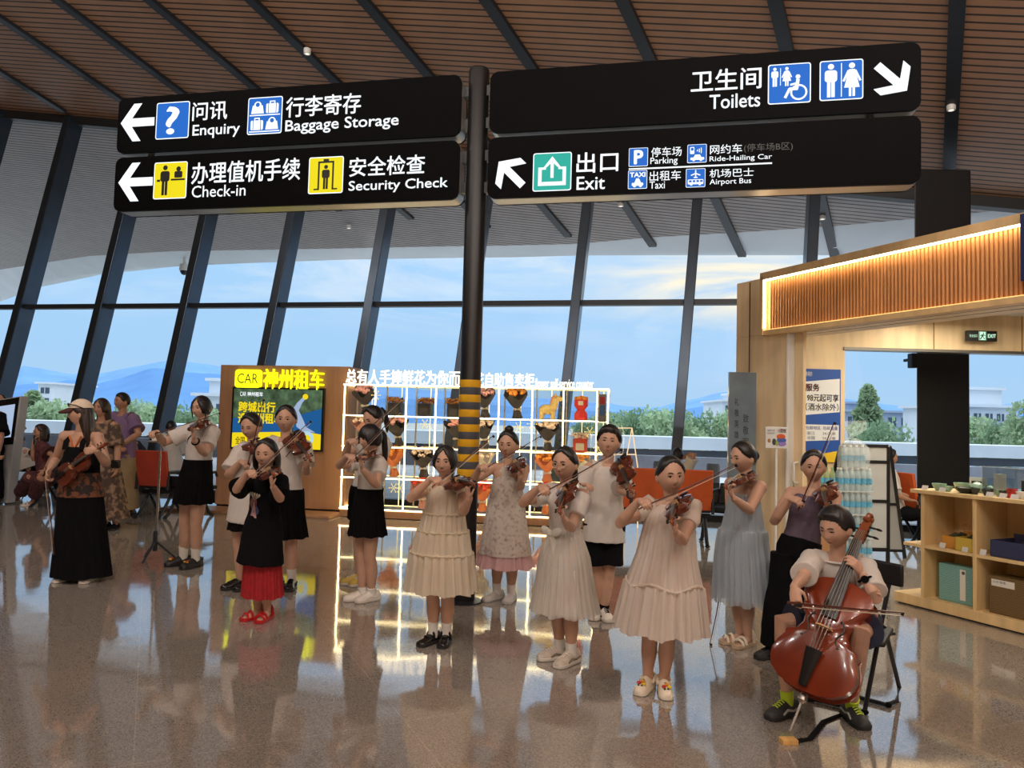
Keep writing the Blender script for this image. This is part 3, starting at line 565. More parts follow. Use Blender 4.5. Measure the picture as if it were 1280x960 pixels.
# ================================================================== FLOWER CABINET
C0=G(424,646); C1=G(757,662); CE=nrm(C1-C0); CNn=V3(CE[1],-CE[0],0); CBk=-CNn; CL=np.linalg.norm(C1-C0); CDp=.55
cz0=W(424,635,C0[1])[2]; cz1=(W(430,480,C0[1])[2]+W(755,487,C1[1])[2])/2
cab=root('flower_cabinet',C0,'glowing glass vending cabinet with lit white grid full of bouquets','flower cabinet')
g_led=glow('warm white led strip',(255,226,166),9.0); g_led2=glow('soft led strip',(255,220,150),2.0)
def CP3(s,d,z): return C0+CE*s+CBk*d+Z3*z
def cs(px): return (PLN(px,560,C0,CNn)-C0)@CE
colx=[cs(x) for x in (428.5,467,506,543,581,622,664,703,745)]+[CL]
rows=[cz1-(cz1-cz0)*i/4 for i in range(5)]
k=MB(); k.hexa(CP3(CL/2,CDp/2,cz0/2),CE*CL/2,CBk*(CDp/2),Z3*(cz0/2-.01)); k.build('plinth',m_oak,cab,bevel=.006)
m_frame=M('cream metal frame',(214,200,172),.4)
for s in colx:
    k=MB(); k.bar(CP3(s,0,cz0),CP3(s,0,cz1),.016,.016,up=CE); k.build('led_post',g_led,cab)
    k=MB(); k.bar(CP3(s,CDp,cz0),CP3(s,CDp,cz1),.02,.02,up=CE); k.build('rear_post',m_frame,cab)
for i,s in enumerate(colx[:-1]):
    k=MB(); q=(s+colx[i+1])/2; k.bar(CP3(q,CDp,cz0),CP3(q,CDp,cz1),.01,.01,up=CE); k.build('rear_led',g_led2,cab)
for z in rows:
    k=MB(); k.bar(CP3(0,0,z),CP3(CL,0,z),.016,.016); k.build('led_rail',g_led,cab)
    k=MB(); k.bar(CP3(0,CDp,z),CP3(CL,CDp,z),.016,.016); k.build('rear_rail',g_led2,cab)
    k=MB(); k.hexa(CP3(CL/2,CDp/2,z-.006),CE*(CL/2-.01),CBk*(CDp/2-.02),Z3*.004); k.build('glass_shelf',M_glass('shelf glass',(236,240,236),.08),cab,smooth=False)
for s in (0,CL):
    for z in (cz0,cz1):
        k=MB(); k.bar(CP3(s,0,z),CP3(s,CDp,z),.018,.018); k.build('led_rail',g_led,cab)
k=MB(); k.hexa(CP3(CL/2,-.008,(cz0+cz1)/2),CE*(CL/2-.02),CBk*.003,Z3*((cz1-cz0)/2-.02)); k.build('glass_front',M_glass('clear glass',(246,248,248),.05),cab,smooth=False)
k=MB(); k.hexa(CP3((colx[8]+CL)/2,.02,cz1-.27),CE*.055,CBk*.03,Z3*.2); cp=k.build('control_panel',M('brushed grey',(150,146,140),.4),cab,bevel=.004)
k=MB(); k.hexa(CP3((colx[8]+CL)/2,-.013,cz1-.16),CE*.035,CBk*.003,Z3*.05); k.build('red_label',M('red print',(190,50,44),.5),cp,smooth=False)
k=MB(); k.hexa(CP3((colx[8]+CL)/2,-.013,cz1-.3),CE*.035,CBk*.003,Z3*.07); k.build('touch_screen',glow('small screen',(60,80,96),.6),cp,smooth=False)
def ctext(s,x0,x1,y0,y1,bold,mat,lab):
    p=PLN(x0,(y0+y1)/2,C0,CNn); q=PLN(x1,(y0+y1)/2,C0,CNn); w=(q-p)@CE; h=(y1-y0)*w/(x1-x0); k=MB()
    text(k,s,V3(p[0],p[1],cz1+.012)+CNn*.02,CE,Z3,w,h,bold); text(k,s,V3(p[0],p[1],cz1+.012)-CNn*.01,CE,Z3,w,h,bold,depth=.03) ; k.build('lettering',mat,cab,smooth=False,label=lab)
g_let=glow('glowing white letters',(255,244,222),1.7)
ctext('总有人手捧鲜花为你而来',433,590,463,480.5,.016,g_let,'glowing rounded characters'); ctext('鲜花自助售卖柜',581,668,467,483.5,.02,g_let,'glowing bold characters'); ctext('flower self-service counter',669,742,474,485,.01,g_let,'small glowing latin letters')
# snow motif decals on the glass
gold=glow('gold snow decal',(235,205,120),1.2)
def flake(c,R):
    k=MB()
    for j in range(6):
        q=j*math.pi/3; d=CE*math.cos(q)+Z3*math.sin(q); k.bar(c+d*R*.15,c+d*R*.7,R*.1,.002,up=CNn); k.ell(c+d*R*.88,R*.13,R*.13,.002,8,4,CE,Z3,CNn)
    k.ell(c,R*.1,R*.1,.002,8,4,CE,Z3,CNn); k.build('snow_decal',gold,cab,smooth=False)
for (x,y) in ((531,530),(665,530),(492,610),(500,610),(648,534),(778-30,560),(470,494),(737,540)): flake(PLN(x,y,C0-CBk*.014,CNn),.075)
# ---- bouquets
m_paper={'dark':M('charcoal wrapping paper',(62,56,60),.6,noise_=.15,ns=8),'pink':M('pink wrapping paper',(222,160,150),.6,noise_=.1,ns=8,trans=.3),'orange':M('orange wrapping paper',(232,140,92),.6,noise_=.12,ns=8,trans=.3),'white':M('white wrapping paper',(226,216,206),.6,noise_=.08,ns=8,trans=.3),'red':M('red wrapping paper',(206,64,40),.6,noise_=.12,ns=8,trans=.2)}
m_fl={'pink':M('pink petals',(232,160,160),.6,noise_=.35,ns=30),'blush':M('blush petals',(240,206,196),.6,noise_=.25,ns=30),'orange':M('orange petals',(232,140,52),.6,noise_=.3,ns=30),'red':M('red petals',(214,60,40),.6,noise_=.3,ns=30),'brown':M('tan dried flowers',(176,112,60),.7,noise_=.4,ns=30)}
def wrapcone(k,c,r0,r1,z0,z1,seed,n=22):
    rg=[]; 
    for i in range(5):
        f=i/4; rg.append([c+V3(math.cos(t)*(r0+(r1-r0)*f**.8)*(1+.16*f*math.sin(5*t+seed)),math.sin(t)*(r0+(r1-r0)*f**.8)*(1+.16*f*math.sin(5*t+seed)),z0+(z1-z0)*f+.05*f*math.sin(4*t+seed*2)) for t in [6.2832*j/n for j in range(n)]])
    k.rings(rg,cap=False)
def bouquet(s,z,d,kind,wrap,label,sc=1.12):
    b=CP3(s,d,z); r=random.Random(int(s*100+z*10)); t=root('bouquet',b,label,'bouquet','bouquets in the lit cabinet'); H=.40*sc
    k=MB(); wrapcone(k,b,.07*sc,.035*sc,0.004,H*.34,r.random()*6); wrapcone(k,b,.035*sc,.15*sc,H*.34,H*.86,r.random()*6); k.build('wrapping',m_paper[wrap],t)
    k=MB(); k.lathe([(.038*sc,H*.30),(.046*sc,H*.34),(.038*sc,H*.38)],14,b,cap=False)
    for sg in (-1,1): k.ell(b+V3(sg*.03*sc,-.04*sc,H*.34),.03*sc,.01,.018*sc,8,5)
    k.build('ribbon',m_paper['white'] if wrap!='white' else m_paper['red'],t)
    k=MB()
    for i in range(24):
        q=r.uniform(0,6.28); R=.125*sc*math.sqrt(r.random()); p=b+V3(R*math.cos(q),R*math.sin(q),H*.86+.05*sc-(R/.125/sc)**2*.03*sc); s_=.03*sc*r.uniform(.8,1.2)
        k.ell(p,s_,s_,s_*.8,7,5)
    k.build('flowers',m_fl[kind],t); t.matrix_world=Matrix.Translation(Vector(b+CBk*.10+Z3*.02))@Matrix.Rotation(math.radians(24),4,Vector(CE))
def boxflower(s,z,d,label,red=False):
    b=CP3(s,d,z); t=root('flower_box',b,label,'flower box','boxed flowers in the lit cabinet'); r=random.Random(int(s*77))
    k=MB(); k.hexa(b+Z3*.10,CE*.10,CBk*.10,Z3*.095); k.build('box',M('black gift box',(40,34,30),.4) if not red else m_paper['red'],t,bevel=.006)
    k=MB(); k.hexa(b+Z3*.165+CNn*.02,CE*.13,CBk*.12,Z3*.13); k.build('clear_cover',M_glass('clear glass'),t)
    k=MB()
    for i in range(34):
        p=b+CE*r.uniform(-.11,.11)+CBk*r.uniform(-.08,.08)+Z3*r.uniform(.2,.27); k.ell(p,.026,.026,.022,7,5)
    k.build('flowers',m_fl['brown'] if not red else m_fl['blush'],t)
    k=MB(); k.hexa(b+Z3*.08+CNn*.103,CE*.06,CBk*.002,Z3*.05); k.build('gift_card',m_paper['white'] if red else m_paper['dark'],t)
def ccen(i): return (colx[i]+colx[i+1])/2
FB=[(0,0,'pink','dark','top row, first from the left end'),(4,0,'pink','dark','top row, just right of the striped pole'),(5,0,'orange','dark','top row, with orange sunflower-like blooms'),
 (0,1,'blush','pink','second row at the far left end'),(1,1,'pink','dark','second row above the schoolgirl with bangs'),(3,1,'pink','dark','second row just left of the striped pole'),(4,1,'blush','dark','second row above the bun of the girl in florals'),(6,1,'blush','dark','second row above the girl with glasses'),
 (1,2,'orange','orange','third row in peach paper behind the schoolgirl'),(2,2,'blush','dark','third row left of the girl in cream'),(4,2,'blush','white','third row behind the bow of the girl in florals'),(6,2,'orange','orange','third row in peach paper behind the girl with glasses'),(7,2,'orange','white','third row hidden beside the boy in white'),
 (2,3,'red','pink','bottom row behind the elbow of the girl in cream'),(4,3,'red','orange','bottom row in orange paper left of the floral dress'),(6,3,'red','orange','bottom row in orange paper behind the girl with glasses')]
for c,r,f,wp,lb in FB:
    bouquet(ccen(c)+(.04 if r==1 and c in (1,3) else -.02),rows[r+1]+.012,.26,f,wp,'%s bouquet, cabinet %s'%(f,lb))
for c,lb in ((1,'boxed tan flowers with black box, left of three in the cabinet top row'),(2,'boxed tan flowers with black box, middle of three in the cabinet top row'),(3,'boxed tan flowers with black box, beside the striped pole in the top row')): boxflower(ccen(c),rows[1]+.012,.26,lb)
boxflower(ccen(7),rows[2]+.012,.26,'beige flower box in the second row at the cabinet right end',True)
b=CP3(ccen(7),.24,rows[1]+.012); t=root('flower_bucket',b,'red hourglass flower bucket in the top row at the cabinet right end','flower box')
k=MB(); k.lathe([(.095,0),(.1,.03),(.095,.1),(.055,.155),(.1,.21),(.1,.3)],18,b); k.build('bucket',M('glossy red card',(204,30,26),.35),t)
k=MB(); [k.ell(b+V3(.07*math.cos(i*1.05),.07*math.sin(i*1.05),.32),.035,.035,.03,7,5) for i in range(6)]; k.ell(b+Z3*.33,.05,.05,.035,8,5); k.build('flowers',m_fl['orange'],t)
k=MB(); k.hexa(b+CNn*.101+Z3*.25,CE*.035,CBk*.002,Z3*.03); k.build('gift_card',m_paper['white'],t)
# plush horse
b=CP3(ccen(6)-.03,.26,rows[1]+.012); t=root('plush_horse',b,'cream plush horse toy sitting in the top row of the lit cabinet','plush toy')
m_pl=M('cream plush',(226,196,128),.9,noise_=.25,ns=60,bump=.8)
k=MB(); k.ell(b+Z3*.15,.13,.09,.075,14,9); k.tube([b+CE*.08+Z3*.17,b+CE*.11+Z3*.26,b+CE*.12+Z3*.31],[.06,.05,.045],12); k.ell(b+CE*.155+Z3*.31,.07,.042,.045,12,8,CE,CBk,Z3)
for sx in (-1,1):
    for sy in (-1,1): k.tube([b+CE*.08*sx+CBk*.045*sy+Z3*.12,b+CE*.085*sx+CBk*.05*sy],[.038,.03],9)
k.build('body',m_pl,t)
k=MB(); [k.ell(b+CE*.11+CBk*.025*s+Z3*.365,.012,.01,.03,7,5) for s in (-1,1)]; k.build('ear',m_pl,t)
k=MB(); k.tube([b+CE*.13+Z3*.36,b+CE*.08+Z3*.32,b+CE*.05+Z3*.23],[.025,.03,.02],8); k.build('mane',M('pink plush',(228,150,120),.9,noise_=.2,ns=50),t)
# lit wire frame right of the cabinet
t=root('wire_frame_lamp',G(778,672),'thin glowing wire frame structure standing right of the flower cabinet','light frame')
P=lambda x,y,dy=0:W(x,y,C1[1]+.25+dy)
for a_,b_ in (((757,535),(790,535)),((790,535),(797,583)),((790,535),(781,582)),((759,568),(795,568)),((757,535),(762,590)),((797,583),(797,672)),((781,582),(781,672)),((762,590),(762,668))):
    k=MB(); k.tube([P(*a_),P(*b_)],.008,6); k.build('bar',glow('pale led wire',(255,214,170),.9),t)
# ================================================================== SHOP
DS=nrm((math.sin(math.radians(25.2)),-math.cos(math.radians(25.2)),0)); DI=V3(-DS[1],DS[0],0)      # along the shop front towards the viewer / into the shop
_o=W(955,380,7.4); SO=V3(_o[0],_o[1],0)
def S(a,b,z=0): return SO+DS*a+DI*b+Z3*z
def sbox(k,a0,a1,b0,b1,z0,z1,mi=0): return k.hexa(S((a0+a1)/2,(b0+b1)/2,(z0+z1)/2),DS*(a1-a0)/2,DI*(b1-b0)/2,Z3*(z1-z0)/2,mi)
FZ0,FZ1=W(955,417,7.4)[2],W(955,345,7.4)[2]
def afor(px,b): p=PLN(px,600,S(0,b),DI); return (p-SO)@DS
a1_=afor(983.5,.06); a2_=afor(1003,.12)
k=MB(); sbox(k,-.46,a1_,.06,.20,0,FZ0); sbox(k,-.46,-.02,.06,.30,FZ0,FZ1); struct(k.build('wall_shop_front',m_maple,smooth=False,bevel=.006))
k=MB(); sbox(k,-.262,-.256,.052,.07,0,FZ1-.02); struct(k.build('trim_shop_joint',M('dark joint'),smooth=False))
k=MB(); sbox(k,a1_,a1_+.022,.04,.21,0,FZ0); struct(k.build('trim_shop_jamb',M('white aluminium',(226,226,220),.35),smooth=False,bevel=.004))
k=MB(); sbox(k,a1_+.022,a2_,.12,.16,0,FZ0); struct(k.build('door_shop',m_maple,smooth=False,bevel=.004))
m_rib=woodmat('ribbed walnut slats',(196,134,76),10,(1,1,.1),.45)
# fascia
fas=root('shop_fascia',S(0,0,FZ0),'long ribbed wooden shop fascia with lit edge above the shop opening','fascia')
FL=6.2; k=MB(); sbox(k,0,FL,.05,.55,FZ0,FZ1); k.build('carcass',m_maple,fas,smooth=False)
k=MB(); pitch=.034; n=int((FL-.06)/pitch); pf=[]
for i in range(n):
    a=.05+i*pitch
    pf+=[(a,.046),(a+.004,.024),(a+.018,.018),(a+.028,.024),(a+.032,.046)]
k.rings([[S(a,b,FZ0+.03) for a,b in pf],[S(a,b,FZ1-.05) for a,b in pf]],cap=False,closed=False); k.build('ribbed_panel',m_rib,fas,smooth=False)
k=MB(); sbox(k,-.03,FL,-.03,.06,FZ1-.045,FZ1+.03); sbox(k,-.03,FL,.05,.6,FZ1,FZ1+.03); k.build('top_rail',m_maple2,fas,smooth=False,bevel=.003)
k=MB(); sbox(k,-.03,FL,-.015,.06,FZ0-.02,FZ0+.03); k.build('bottom_rail',m_maple2,fas,smooth=False,bevel=.003)
k=MB(); sbox(k,-.03,.012,-.03,.06,FZ0-.02,FZ1); k.build('end_rail',m_maple2,fas,smooth=False,bevel=.003)
g_strip=glow('fascia led',(255,232,190),16.0)
k=MB(); sbox(k,.02,FL,-.024,-.004,FZ1-.057,FZ1-.045); k.build('led_strip',g_strip,fas,smooth=False)
k=MB(); sbox(k,.014,.03,-.024,-.008,FZ0+.05,FZ1-.06); k.build('led_strip',g_strip,fas,smooth=False)
k=MB(); sbox(k,.03,FL,.0,.012,FZ0+.03,FZ0+.038); k.build('led_strip',glow('fascia foot led',(255,190,110),1.6),fas,smooth=False)
k=MB(); q=PLN(1277,315,S(0,-.05),DI); a0=(q-SO)@DS; sbox(k,a0,a0+1.2,-.07,-.025,W(1277,352,q[1])[2],W(1277,268,q[1])[2]); k.build('name_board',M('navy sign board',(22,34,86),.4),fas,bevel=.006)
for s in (0,1):   # thin shadow gap in the fascia underside
    k=MB(); sbox(k,.1,FL,.2+.16*s,.206+.16*s,FZ0-.002,FZ0+.004); k.build('soffit_joint',M('dark joint'),fas,smooth=False)
# back of the shop
BY=9.3
def bk(px,py=540): return W(px,py,BY)
x0,x1,x2=bk(990)[0],bk(1056)[0],bk(1340)[0]; zb=W(1160,437,BY)[2]
k=MB(); k.box(x0,x1,BY,BY+.14,0,3.05); struct(k.build('wall_shop_back',m_maple,smooth=False))
k=MB(); k.box(x1,x2+3,BY,BY+.14,zb,3.05); struct(k.build('beam_shop_back',m_maple,smooth=False))
for px in (1167,1278):
    k=MB(); q=bk(px)[0]; k.box(q,q+.008,BY-.003,BY+.01,zb,3.0); struct(k.build('trim_beam_joint',M('dark joint'),smooth=False))
k=MB(); k.box(x1-.02,x2+3,BY-.02,BY+.16,zb-.03,zb+.005); struct(k.build('trim_beam_edge',M('steel grey edge',(120,116,108),.35,metal=.6),smooth=False))
a=S(.3,.3,3.0); k=MB(); q=[S(.0,.3,2.98),S(6.2,.3,2.98),S(6.2,.3,2.98)+V3(4,0,0),V3(x2+4,BY+.1,2.98),V3(x0,BY+.1,2.98)]; k.add(q+[p+Z3*.06 for p in q],[(0,1,2,3,4),(9,8,7,6,5)]+[(i,(i+1)%5,5+(i+1)%5,5+i) for i in range(5)]); struct(k.build('ceiling_shop',M('white shop ceiling',(226,220,208),.8),smooth=False))
# exit sign
e0,e1=W(1209,413,BY-.12),W(1246,427,BY-.12); t=root('exit_sign',((e0[0]+e1[0])/2,BY-.12,e1[2]),'small black and green lit EXIT sign with running figure on the shop beam','exit sign')
k=MB(); k.hexa(((e0[0]+e1[0])/2,BY-.1,(e0[2]+e1[2])/2),X3*(e1[0]-e0[0])/2,V3(0,.03,0),Z3*(e0[2]-e1[2])/2); k.build('housing',M('black plastic',(16,18,18),.4),t,bevel=.004)
k=MB(); k.hexa(((e0[0]+e1[0])/2,BY-.03,(e0[2]+e1[2])/2),X3*.06,V3(0,.045,0),Z3*.03); k.build('wall_bracket',M('black plastic'),t)
w=e1[0]-e0[0]; h=e0[2]-e1[2]; o=V3(e0[0],BY-.1315,e1[2]); g_ex=glow('exit green light',(190,240,205),1.1)
k=MB(); text(k,'EXIT',o+X3*w*.68+Z3*h*.34,X3,Z3,w*.27,h*.34,.02); text(k,'安全出口',o+X3*w*.06+Z3*h*.36,X3,Z3,w*.26,h*.28,.0); k.build('lettering',g_ex,t,smooth=False)
k=MB(); k.add([o+X3*w*x+Z3*h*y for x,y in ((.37,.1),(.63,.1),(.63,.9),(.37,.9))],[(0,1,2,3)]); k.build('pictogram',g_ex,t,smooth=False)
k=MB(); oo=o-V3(0,.001,0)
P=lambda pts,:k.add([oo+X3*w*x+Z3*h*y for x,y in pts],[tuple(range(len(pts)))])
P([(.53+.022*math.cos(q*.785),.76+.07*math.sin(q*.785)) for q in range(8)]); P([(.47,.62),(.54,.68),(.525,.4),(.46,.42)]); P([(.46,.42),(.5,.4),(.44,.16),(.40,.18)]); P([(.5,.44),(.53,.4),(.585,.2),(.55,.18)]); P([(.54,.66),(.6,.5),(.58,.47),(.52,.6)]); P([(.47,.64),(.41,.52),(.43,.48),(.49,.58)])
P([(.375,.12),(.40,.12),(.40,.88),(.375,.88)]); P([(.6,.12),(.625,.12),(.625,.88),(.6,.88)]); k.build('pictogram_figure',M('exit dark green',(10,70,44),.5),t,smooth=False)
# posters
p0,p1=W(1005.5,577,BY-.02),W(1051,462,BY-.02); t=root('price_poster',((p0[0]+p1[0])/2,BY-.02,p0[2]),'blue and white price poster with red heading on the maple wall','poster')
pw=p1[0]-p0[0]; ph=p1[2]-p0[2]; o=V3(p0[0],BY-.02,p0[2])
k=MB(); k.box(p0[0],p1[0],BY-.02,BY-.002,p0[2],p1[2]); k.build('board',M('poster blue',(30,82,168),.5),t,smooth=False)
def pp(name,pts,mat,off=.002): k=MB(); k.add([o+X3*pw*x+Z3*ph*y-V3(0,off,0) for x,y in pts],[tuple(range(len(pts)))]); return k.build(name,mat,t,smooth=False)
m_pw=M('poster white',(232,234,236),.5)
pp('white_field',[(0,.5),(.97,.54),(.97,.9),(0,.86)],m_pw); pp('table_field',[(0,.22),(.95,.24),(.95,.4),(0,.4)],m_pw); pp('yellow_foot',[(0,0),(1,0),(1,.13),(.5,.09),(0,.11)],M('poster yellow',(236,196,40),.5))
def pt(s,x0,y0,x1,y1,mat,b=.01): k=MB(); text(k,s,o+X3*pw*x0+Z3*ph*y0-V3(0,.004,0),X3,Z3,pw*(x1-x0),ph*(y1-y0),b); k.build('lettering',mat,t,smooth=False)
m_pr=M('poster red',(206,44,40),.5); m_pb=M('poster blue ink',(28,60,140),.5); m_pg=M('poster grey ink',(90,96,110),.5)
pt('服务',.02,.76,.4,.84,m_pr,.025); pt('198元起可享',.0,.65,.94,.73,m_pb,.015); pt('（酒水除外）',.02,.55,.94,.63,m_pb,.01); pt('包邮地区  包邮重量',.03,.345,.92,.385,m_pb,0); pt('浙江      3KG/单',.06,.29,.86,.325,m_pg,0); pt('全国      5KG/单',.06,.24,.86,.275,m_pg,0); pt('惠享服务',.02,.92,.2,.97,m_pw,0)
# calligraphy banner by the pillar
bD=7.2; b0,b1=W(911,465,bD),W(945,465,bD); t=root('banner_stand',(b0[0],bD,0),'dark glossy banner with vertical brush calligraphy standing by the shop pillar','banner')
bz=b0[2]; bw=b1[0]-b0[0]; k=MB(); k.hexa(((b0[0]+b1[0])/2,bD,bz/2+.02),V3(bw/2,.0,0),V3(0,.02,0),Z3*(bz/2-.02)); k.build('panel',M('dark slate print',(104,118,126),.16,noise_=.25,ns=3,coat=.4),t,bevel=.003)
k=MB(); k.box(b0[0]-.02,b1[0]+.02,bD-.12,bD+.12,0,.04); k.build('base',m_black2,t)
o=V3(b0[0],bD-.022,0); k=MB()
for i,c in enumerate('礼敬英雄'): text(k,c,o+X3*bw*.2+Z3*(bz*.84-i*.105),X3,Z3,bw*.16,.07,.0)
for i,c in enumerate('致敬军人'): text(k,c,o+X3*bw*.52+Z3*(bz*.76-i*.115),X3,Z3,bw*.2,.08,.0)
k.build('lettering',M('black brush ink',(12,14,16),.6),t,smooth=False)
k=MB(); text(k,'向军人致敬',o+X3*bw*.35+Z3*(bz*.44),X3,Z3,bw*.5,.035,.0); k.build('lettering',M('faded red ink',(140,64,60),.6),t,smooth=False)
# small sign on a white pole
sD=6.9; q0,q1=W(956,560,sD),W(984.5,534,sD); g=W(970,600,sD); t=root('sign_stand',(g[0],sD,0),'small white cushion sign on a thin white pole by the pillar','sign stand')
k=MB(); k.tube([(g[0],sD,.02),(g[0],sD,q0[2])],.011,10); k.build('pole',M('white enamel',(224,224,220),.35),t)
k=MB(); k.lathe([(.13,0),(.13,.012),(.02,.024)],20,(g[0],sD,0)); k.build('base',M('white enamel'),t)
k=MB(); k.box(q0[0],q1[0],sD-.016,sD-.004,q0[2],q1[2]); sg=k.build('sign_panel',M('white card',(216,216,212),.4),t,bevel=.004)
w=q1[0]-q0[0]; h=q1[2]-q0[2]; o=V3(q0[0],sD-.0175,q0[2])
for (cx,cy,rx,ry,c) in ((.68,.55,.2,.13,(208,92,40)),(.7,.38,.22,.14,(70,96,170)),(.72,.22,.2,.12,(150,120,190)),(.38,.3,.09,.16,(60,62,66)),(.5,.25,.07,.14,(140,170,60)),(.16,.35,.07,.1,(160,120,60))):
    k=MB(); k.ell(o+X3*w*cx+Z3*h*cy,w*rx,.001,h*ry,12,6); k.build('printed_cushion',M('print %d %d %d'%c,c,.5),sg)
k=MB(); text(k,'U型枕',o+X3*w*.55+Z3*h*.74,X3,Z3,w*.36,h*.18,.02); k.build('lettering',m_pr,sg,smooth=False)
k=MB(); text(k,'休闲旅行头枕',o+X3*w*.08+Z3*h*.78,X3,Z3,w*.32,h*.09,0); text(k,'舒适亲肤面料',o+X3*w*.08+Z3*h*.66,X3,Z3,w*.32,h*.08,0); k.build('lettering',m_pg,sg,smooth=False)
# white door handle on the shop door
q=W(987,595,7.2); t=root('door_handle_bar',S(a2_-.05,.11,1.0),'white door handle with dangling cord on the maple shop door','handle')
hz=W(987,590,7.2)[2]; k=MB(); k.tube([S(a2_-.06,.12,hz+.1),S(a2_-.06,.07,hz+.09),S(a2_-.06,.07,hz-.09),S(a2_-.06,.12,hz-.1)],.012,8); k.build('grip',M('white enamel'),t)
k=MB(); k.tube([S(a2_-.06,.06,hz-.08),S(a2_-.04,.06,hz-.16),S(a2_-.08,.06,hz-.2),S(a2_-.05,.06,hz-.12)],.005,6); k.build('cord',M('grey cord',(120,118,112),.7),t)
# ---- shelf unit
def sc(px,py,b=None,a=None):      # a (along the front) for a pixel on the plane b
    p=PLN(px,py,S(0,b),DI); return (p-SO)@DS,p[2]
_g=G(1117,752); SB_=((_g-SO)@DI); a_b=(_g-SO)@DS
UP=[sc(1152,690,SB_)[0],sc(1217,700,SB_)[0]]; UP=[UP[0],UP[1],UP[1]+(UP[1]-UP[0]),UP[1]+2*(UP[1]-UP[0])]; SDp=.42; a_end=UP[3]+.05; zt=sc(1160,613,SB_)[1]; zm=sc(1158,684,SB_)[1]
m_pale=woodmat('pale birch plywood',(226,196,140),10,(1,1,.15))
she=root('display_shelf',S((a_b+a_end)/2,SB_+.2),'pale plywood display shelf unit with open cubes at the shop entrance','shelf unit')
k=MB(); sbox(k,a_b,a_end,SB_,SB_+SDp+.1,0.012,.095); k.build('base',m_pale,she,bevel=.004)
k=MB(); sbox(k,a_b+.03,a_end,SB_+.03,SB_+SDp,0,.02); k.build('kick_plate',m_black2,she)
for u in UP:
    k=MB(); sbox(k,u-.016,u+.016,SB_+.01,SB_+SDp,.09,zt-.03); k.build('upright',m_pale,she,bevel=.003)
a_m=sc(1128,683,SB_)[0]; k=MB(); sbox(k,a_m,a_end,SB_+.012,SB_+SDp,zm-.014,zm+.012); k.build('middle_shelf',m_pale,she,bevel=.003)
a_t=sc(1139,612,SB_)[0]; k=MB(); sbox(k,a_t,a_end,SB_-.015,SB_+SDp+.06,zt-.032,zt); k.build('top',m_pale,she,bevel=.004)
k=MB(); sbox(k,UP[0],a_end,SB_+SDp-.012,SB_+SDp+.0,.09,zt-.03); k.build('back_panel',m_pale,she)
# goods in the cubes
def sobj(name,label,cat,a,b,z,group=None): return root(name,S(a,b,z),label,cat,group)
def openbox(label,a0,a1,b0,b1,z0,h,mo,mi_,fill,cat='box'):
    t=sobj('open_box',label,cat,(a0+a1)/2,(b0+b1)/2,z0); k=MB(); th=.008
    sbox(k,a0,a1,b0,b1,z0,z0+.008); sbox(k,a0,a0+th,b0,b1,z0,z0+h); sbox(k,a1-th,a1,b0,b1,z0,z0+h); sbox(k,a0,a1,b0,b0+th,z0,z0+h); sbox(k,a0,a1,b1-th,b1,z0,z0+h*1.25); k.build('tray',mo,t,bevel=.002)
    k=MB(); sbox(k,a0+th,a1-th,b0+th,b1-th,z0+.01,z0+h*.45); k.build('lining',mi_,t)
    r=random.Random(int(a0*100))
    for i in range(fill):
        k=MB(); p=S(r.uniform(a0+.05,a1-.05),r.uniform(b0+.06,b1-.05),z0+h*.6+.02); k.hexa(p,nrm((1,r.random(),.3))*.045,nrm((-.4,1,.2))*.03,V3(.1,0,1)*.03); k.build('wrapped_goods',M('dark olive packet',(66,70,52),.5,noise_=.3,ns=30),t,bevel=.008)
m_ob=M('orange card box',(214,150,60),.5); m_yb=M('mustard card box',(206,176,70),.5); m_nb=M('navy card box',(52,58,92),.5); m_oi=M('orange lining',(196,100,50),.6); m_dk=M('dark lining',(70,62,40),.7)
openbox('orange open gift box with dark packets, upper cube left of the mustard box',UP[0]+.13,UP[1]-.185,SB_+.07,SB_+.36,zm+.012,.10,m_ob,m_dk,4)
openbox('mustard open gift box tucked beside the upright in the upper cube',UP[1]-.175,UP[1]-.02,SB_+.03,SB_+.30,zm+.012,.11,m_yb,m_dk,3)
openbox('navy open box with orange lining in the second upper cube',UP[1]+.10,UP[1]+.46,SB_+.05,SB_+.36,zm+.012,.13,m_nb,m_oi,3)
def giftbox(label,a0,a1,b0,b1,z0,z1,mat,lab,rz=0):
    t=sobj('gift_box',label,'gift box',(a0+a1)/2,(b0+b1)/2,z0); k=MB(); sbox(k,a0,a1,b0,b1,z0,z1); k.build('carton',mat,t,bevel=.004)
    x0,x1,y0,y1=lab; w=a1-a0; h=z1-z0; k=MB(); sbox(k,a0+w*x0,a0+w*x1,b0-.002,b0+.001,z0+h*y0,z0+h*y1); l=k.build('paper_label',M('cream label',(228,224,210),.6),t,smooth=False); return t,l
def m_pattern(name,c1,c2,sc_):
    m=M(name,c1,.5); N=m.node_tree.nodes; L=m.node_tree.links; tc=N.new('ShaderNodeTexCoord'); w=N.new('ShaderNodeTexWave'); w.wave_type='BANDS'; w.bands_direction='DIAGONAL'; w.inputs['Scale'].default_value=sc_; w.inputs['Distortion'].default_value=3; w.inputs['Detail'].default_value=2; L.new(tc.outputs['Object'],w.inputs[0]); r=N.new('ShaderNodeValToRGB'); r.color_ramp.elements[0].color=lin(c1); r.color_ramp.elements[1].color=lin(c2); L.new(w.outputs[0],r.inputs[0]); L.new(r.outputs[0],N['Principled BSDF'].inputs['Base Color']); return m
t,l=giftbox('teal patterned gift box with upright white label in the lower left cube',UP[0]+.085,UP[1]-.075,SB_+.10,SB_+.22,.096,.40,m_pattern('teal pattern',(104,158,150),(140,188,178),40),(.64,.80,.1,.92))
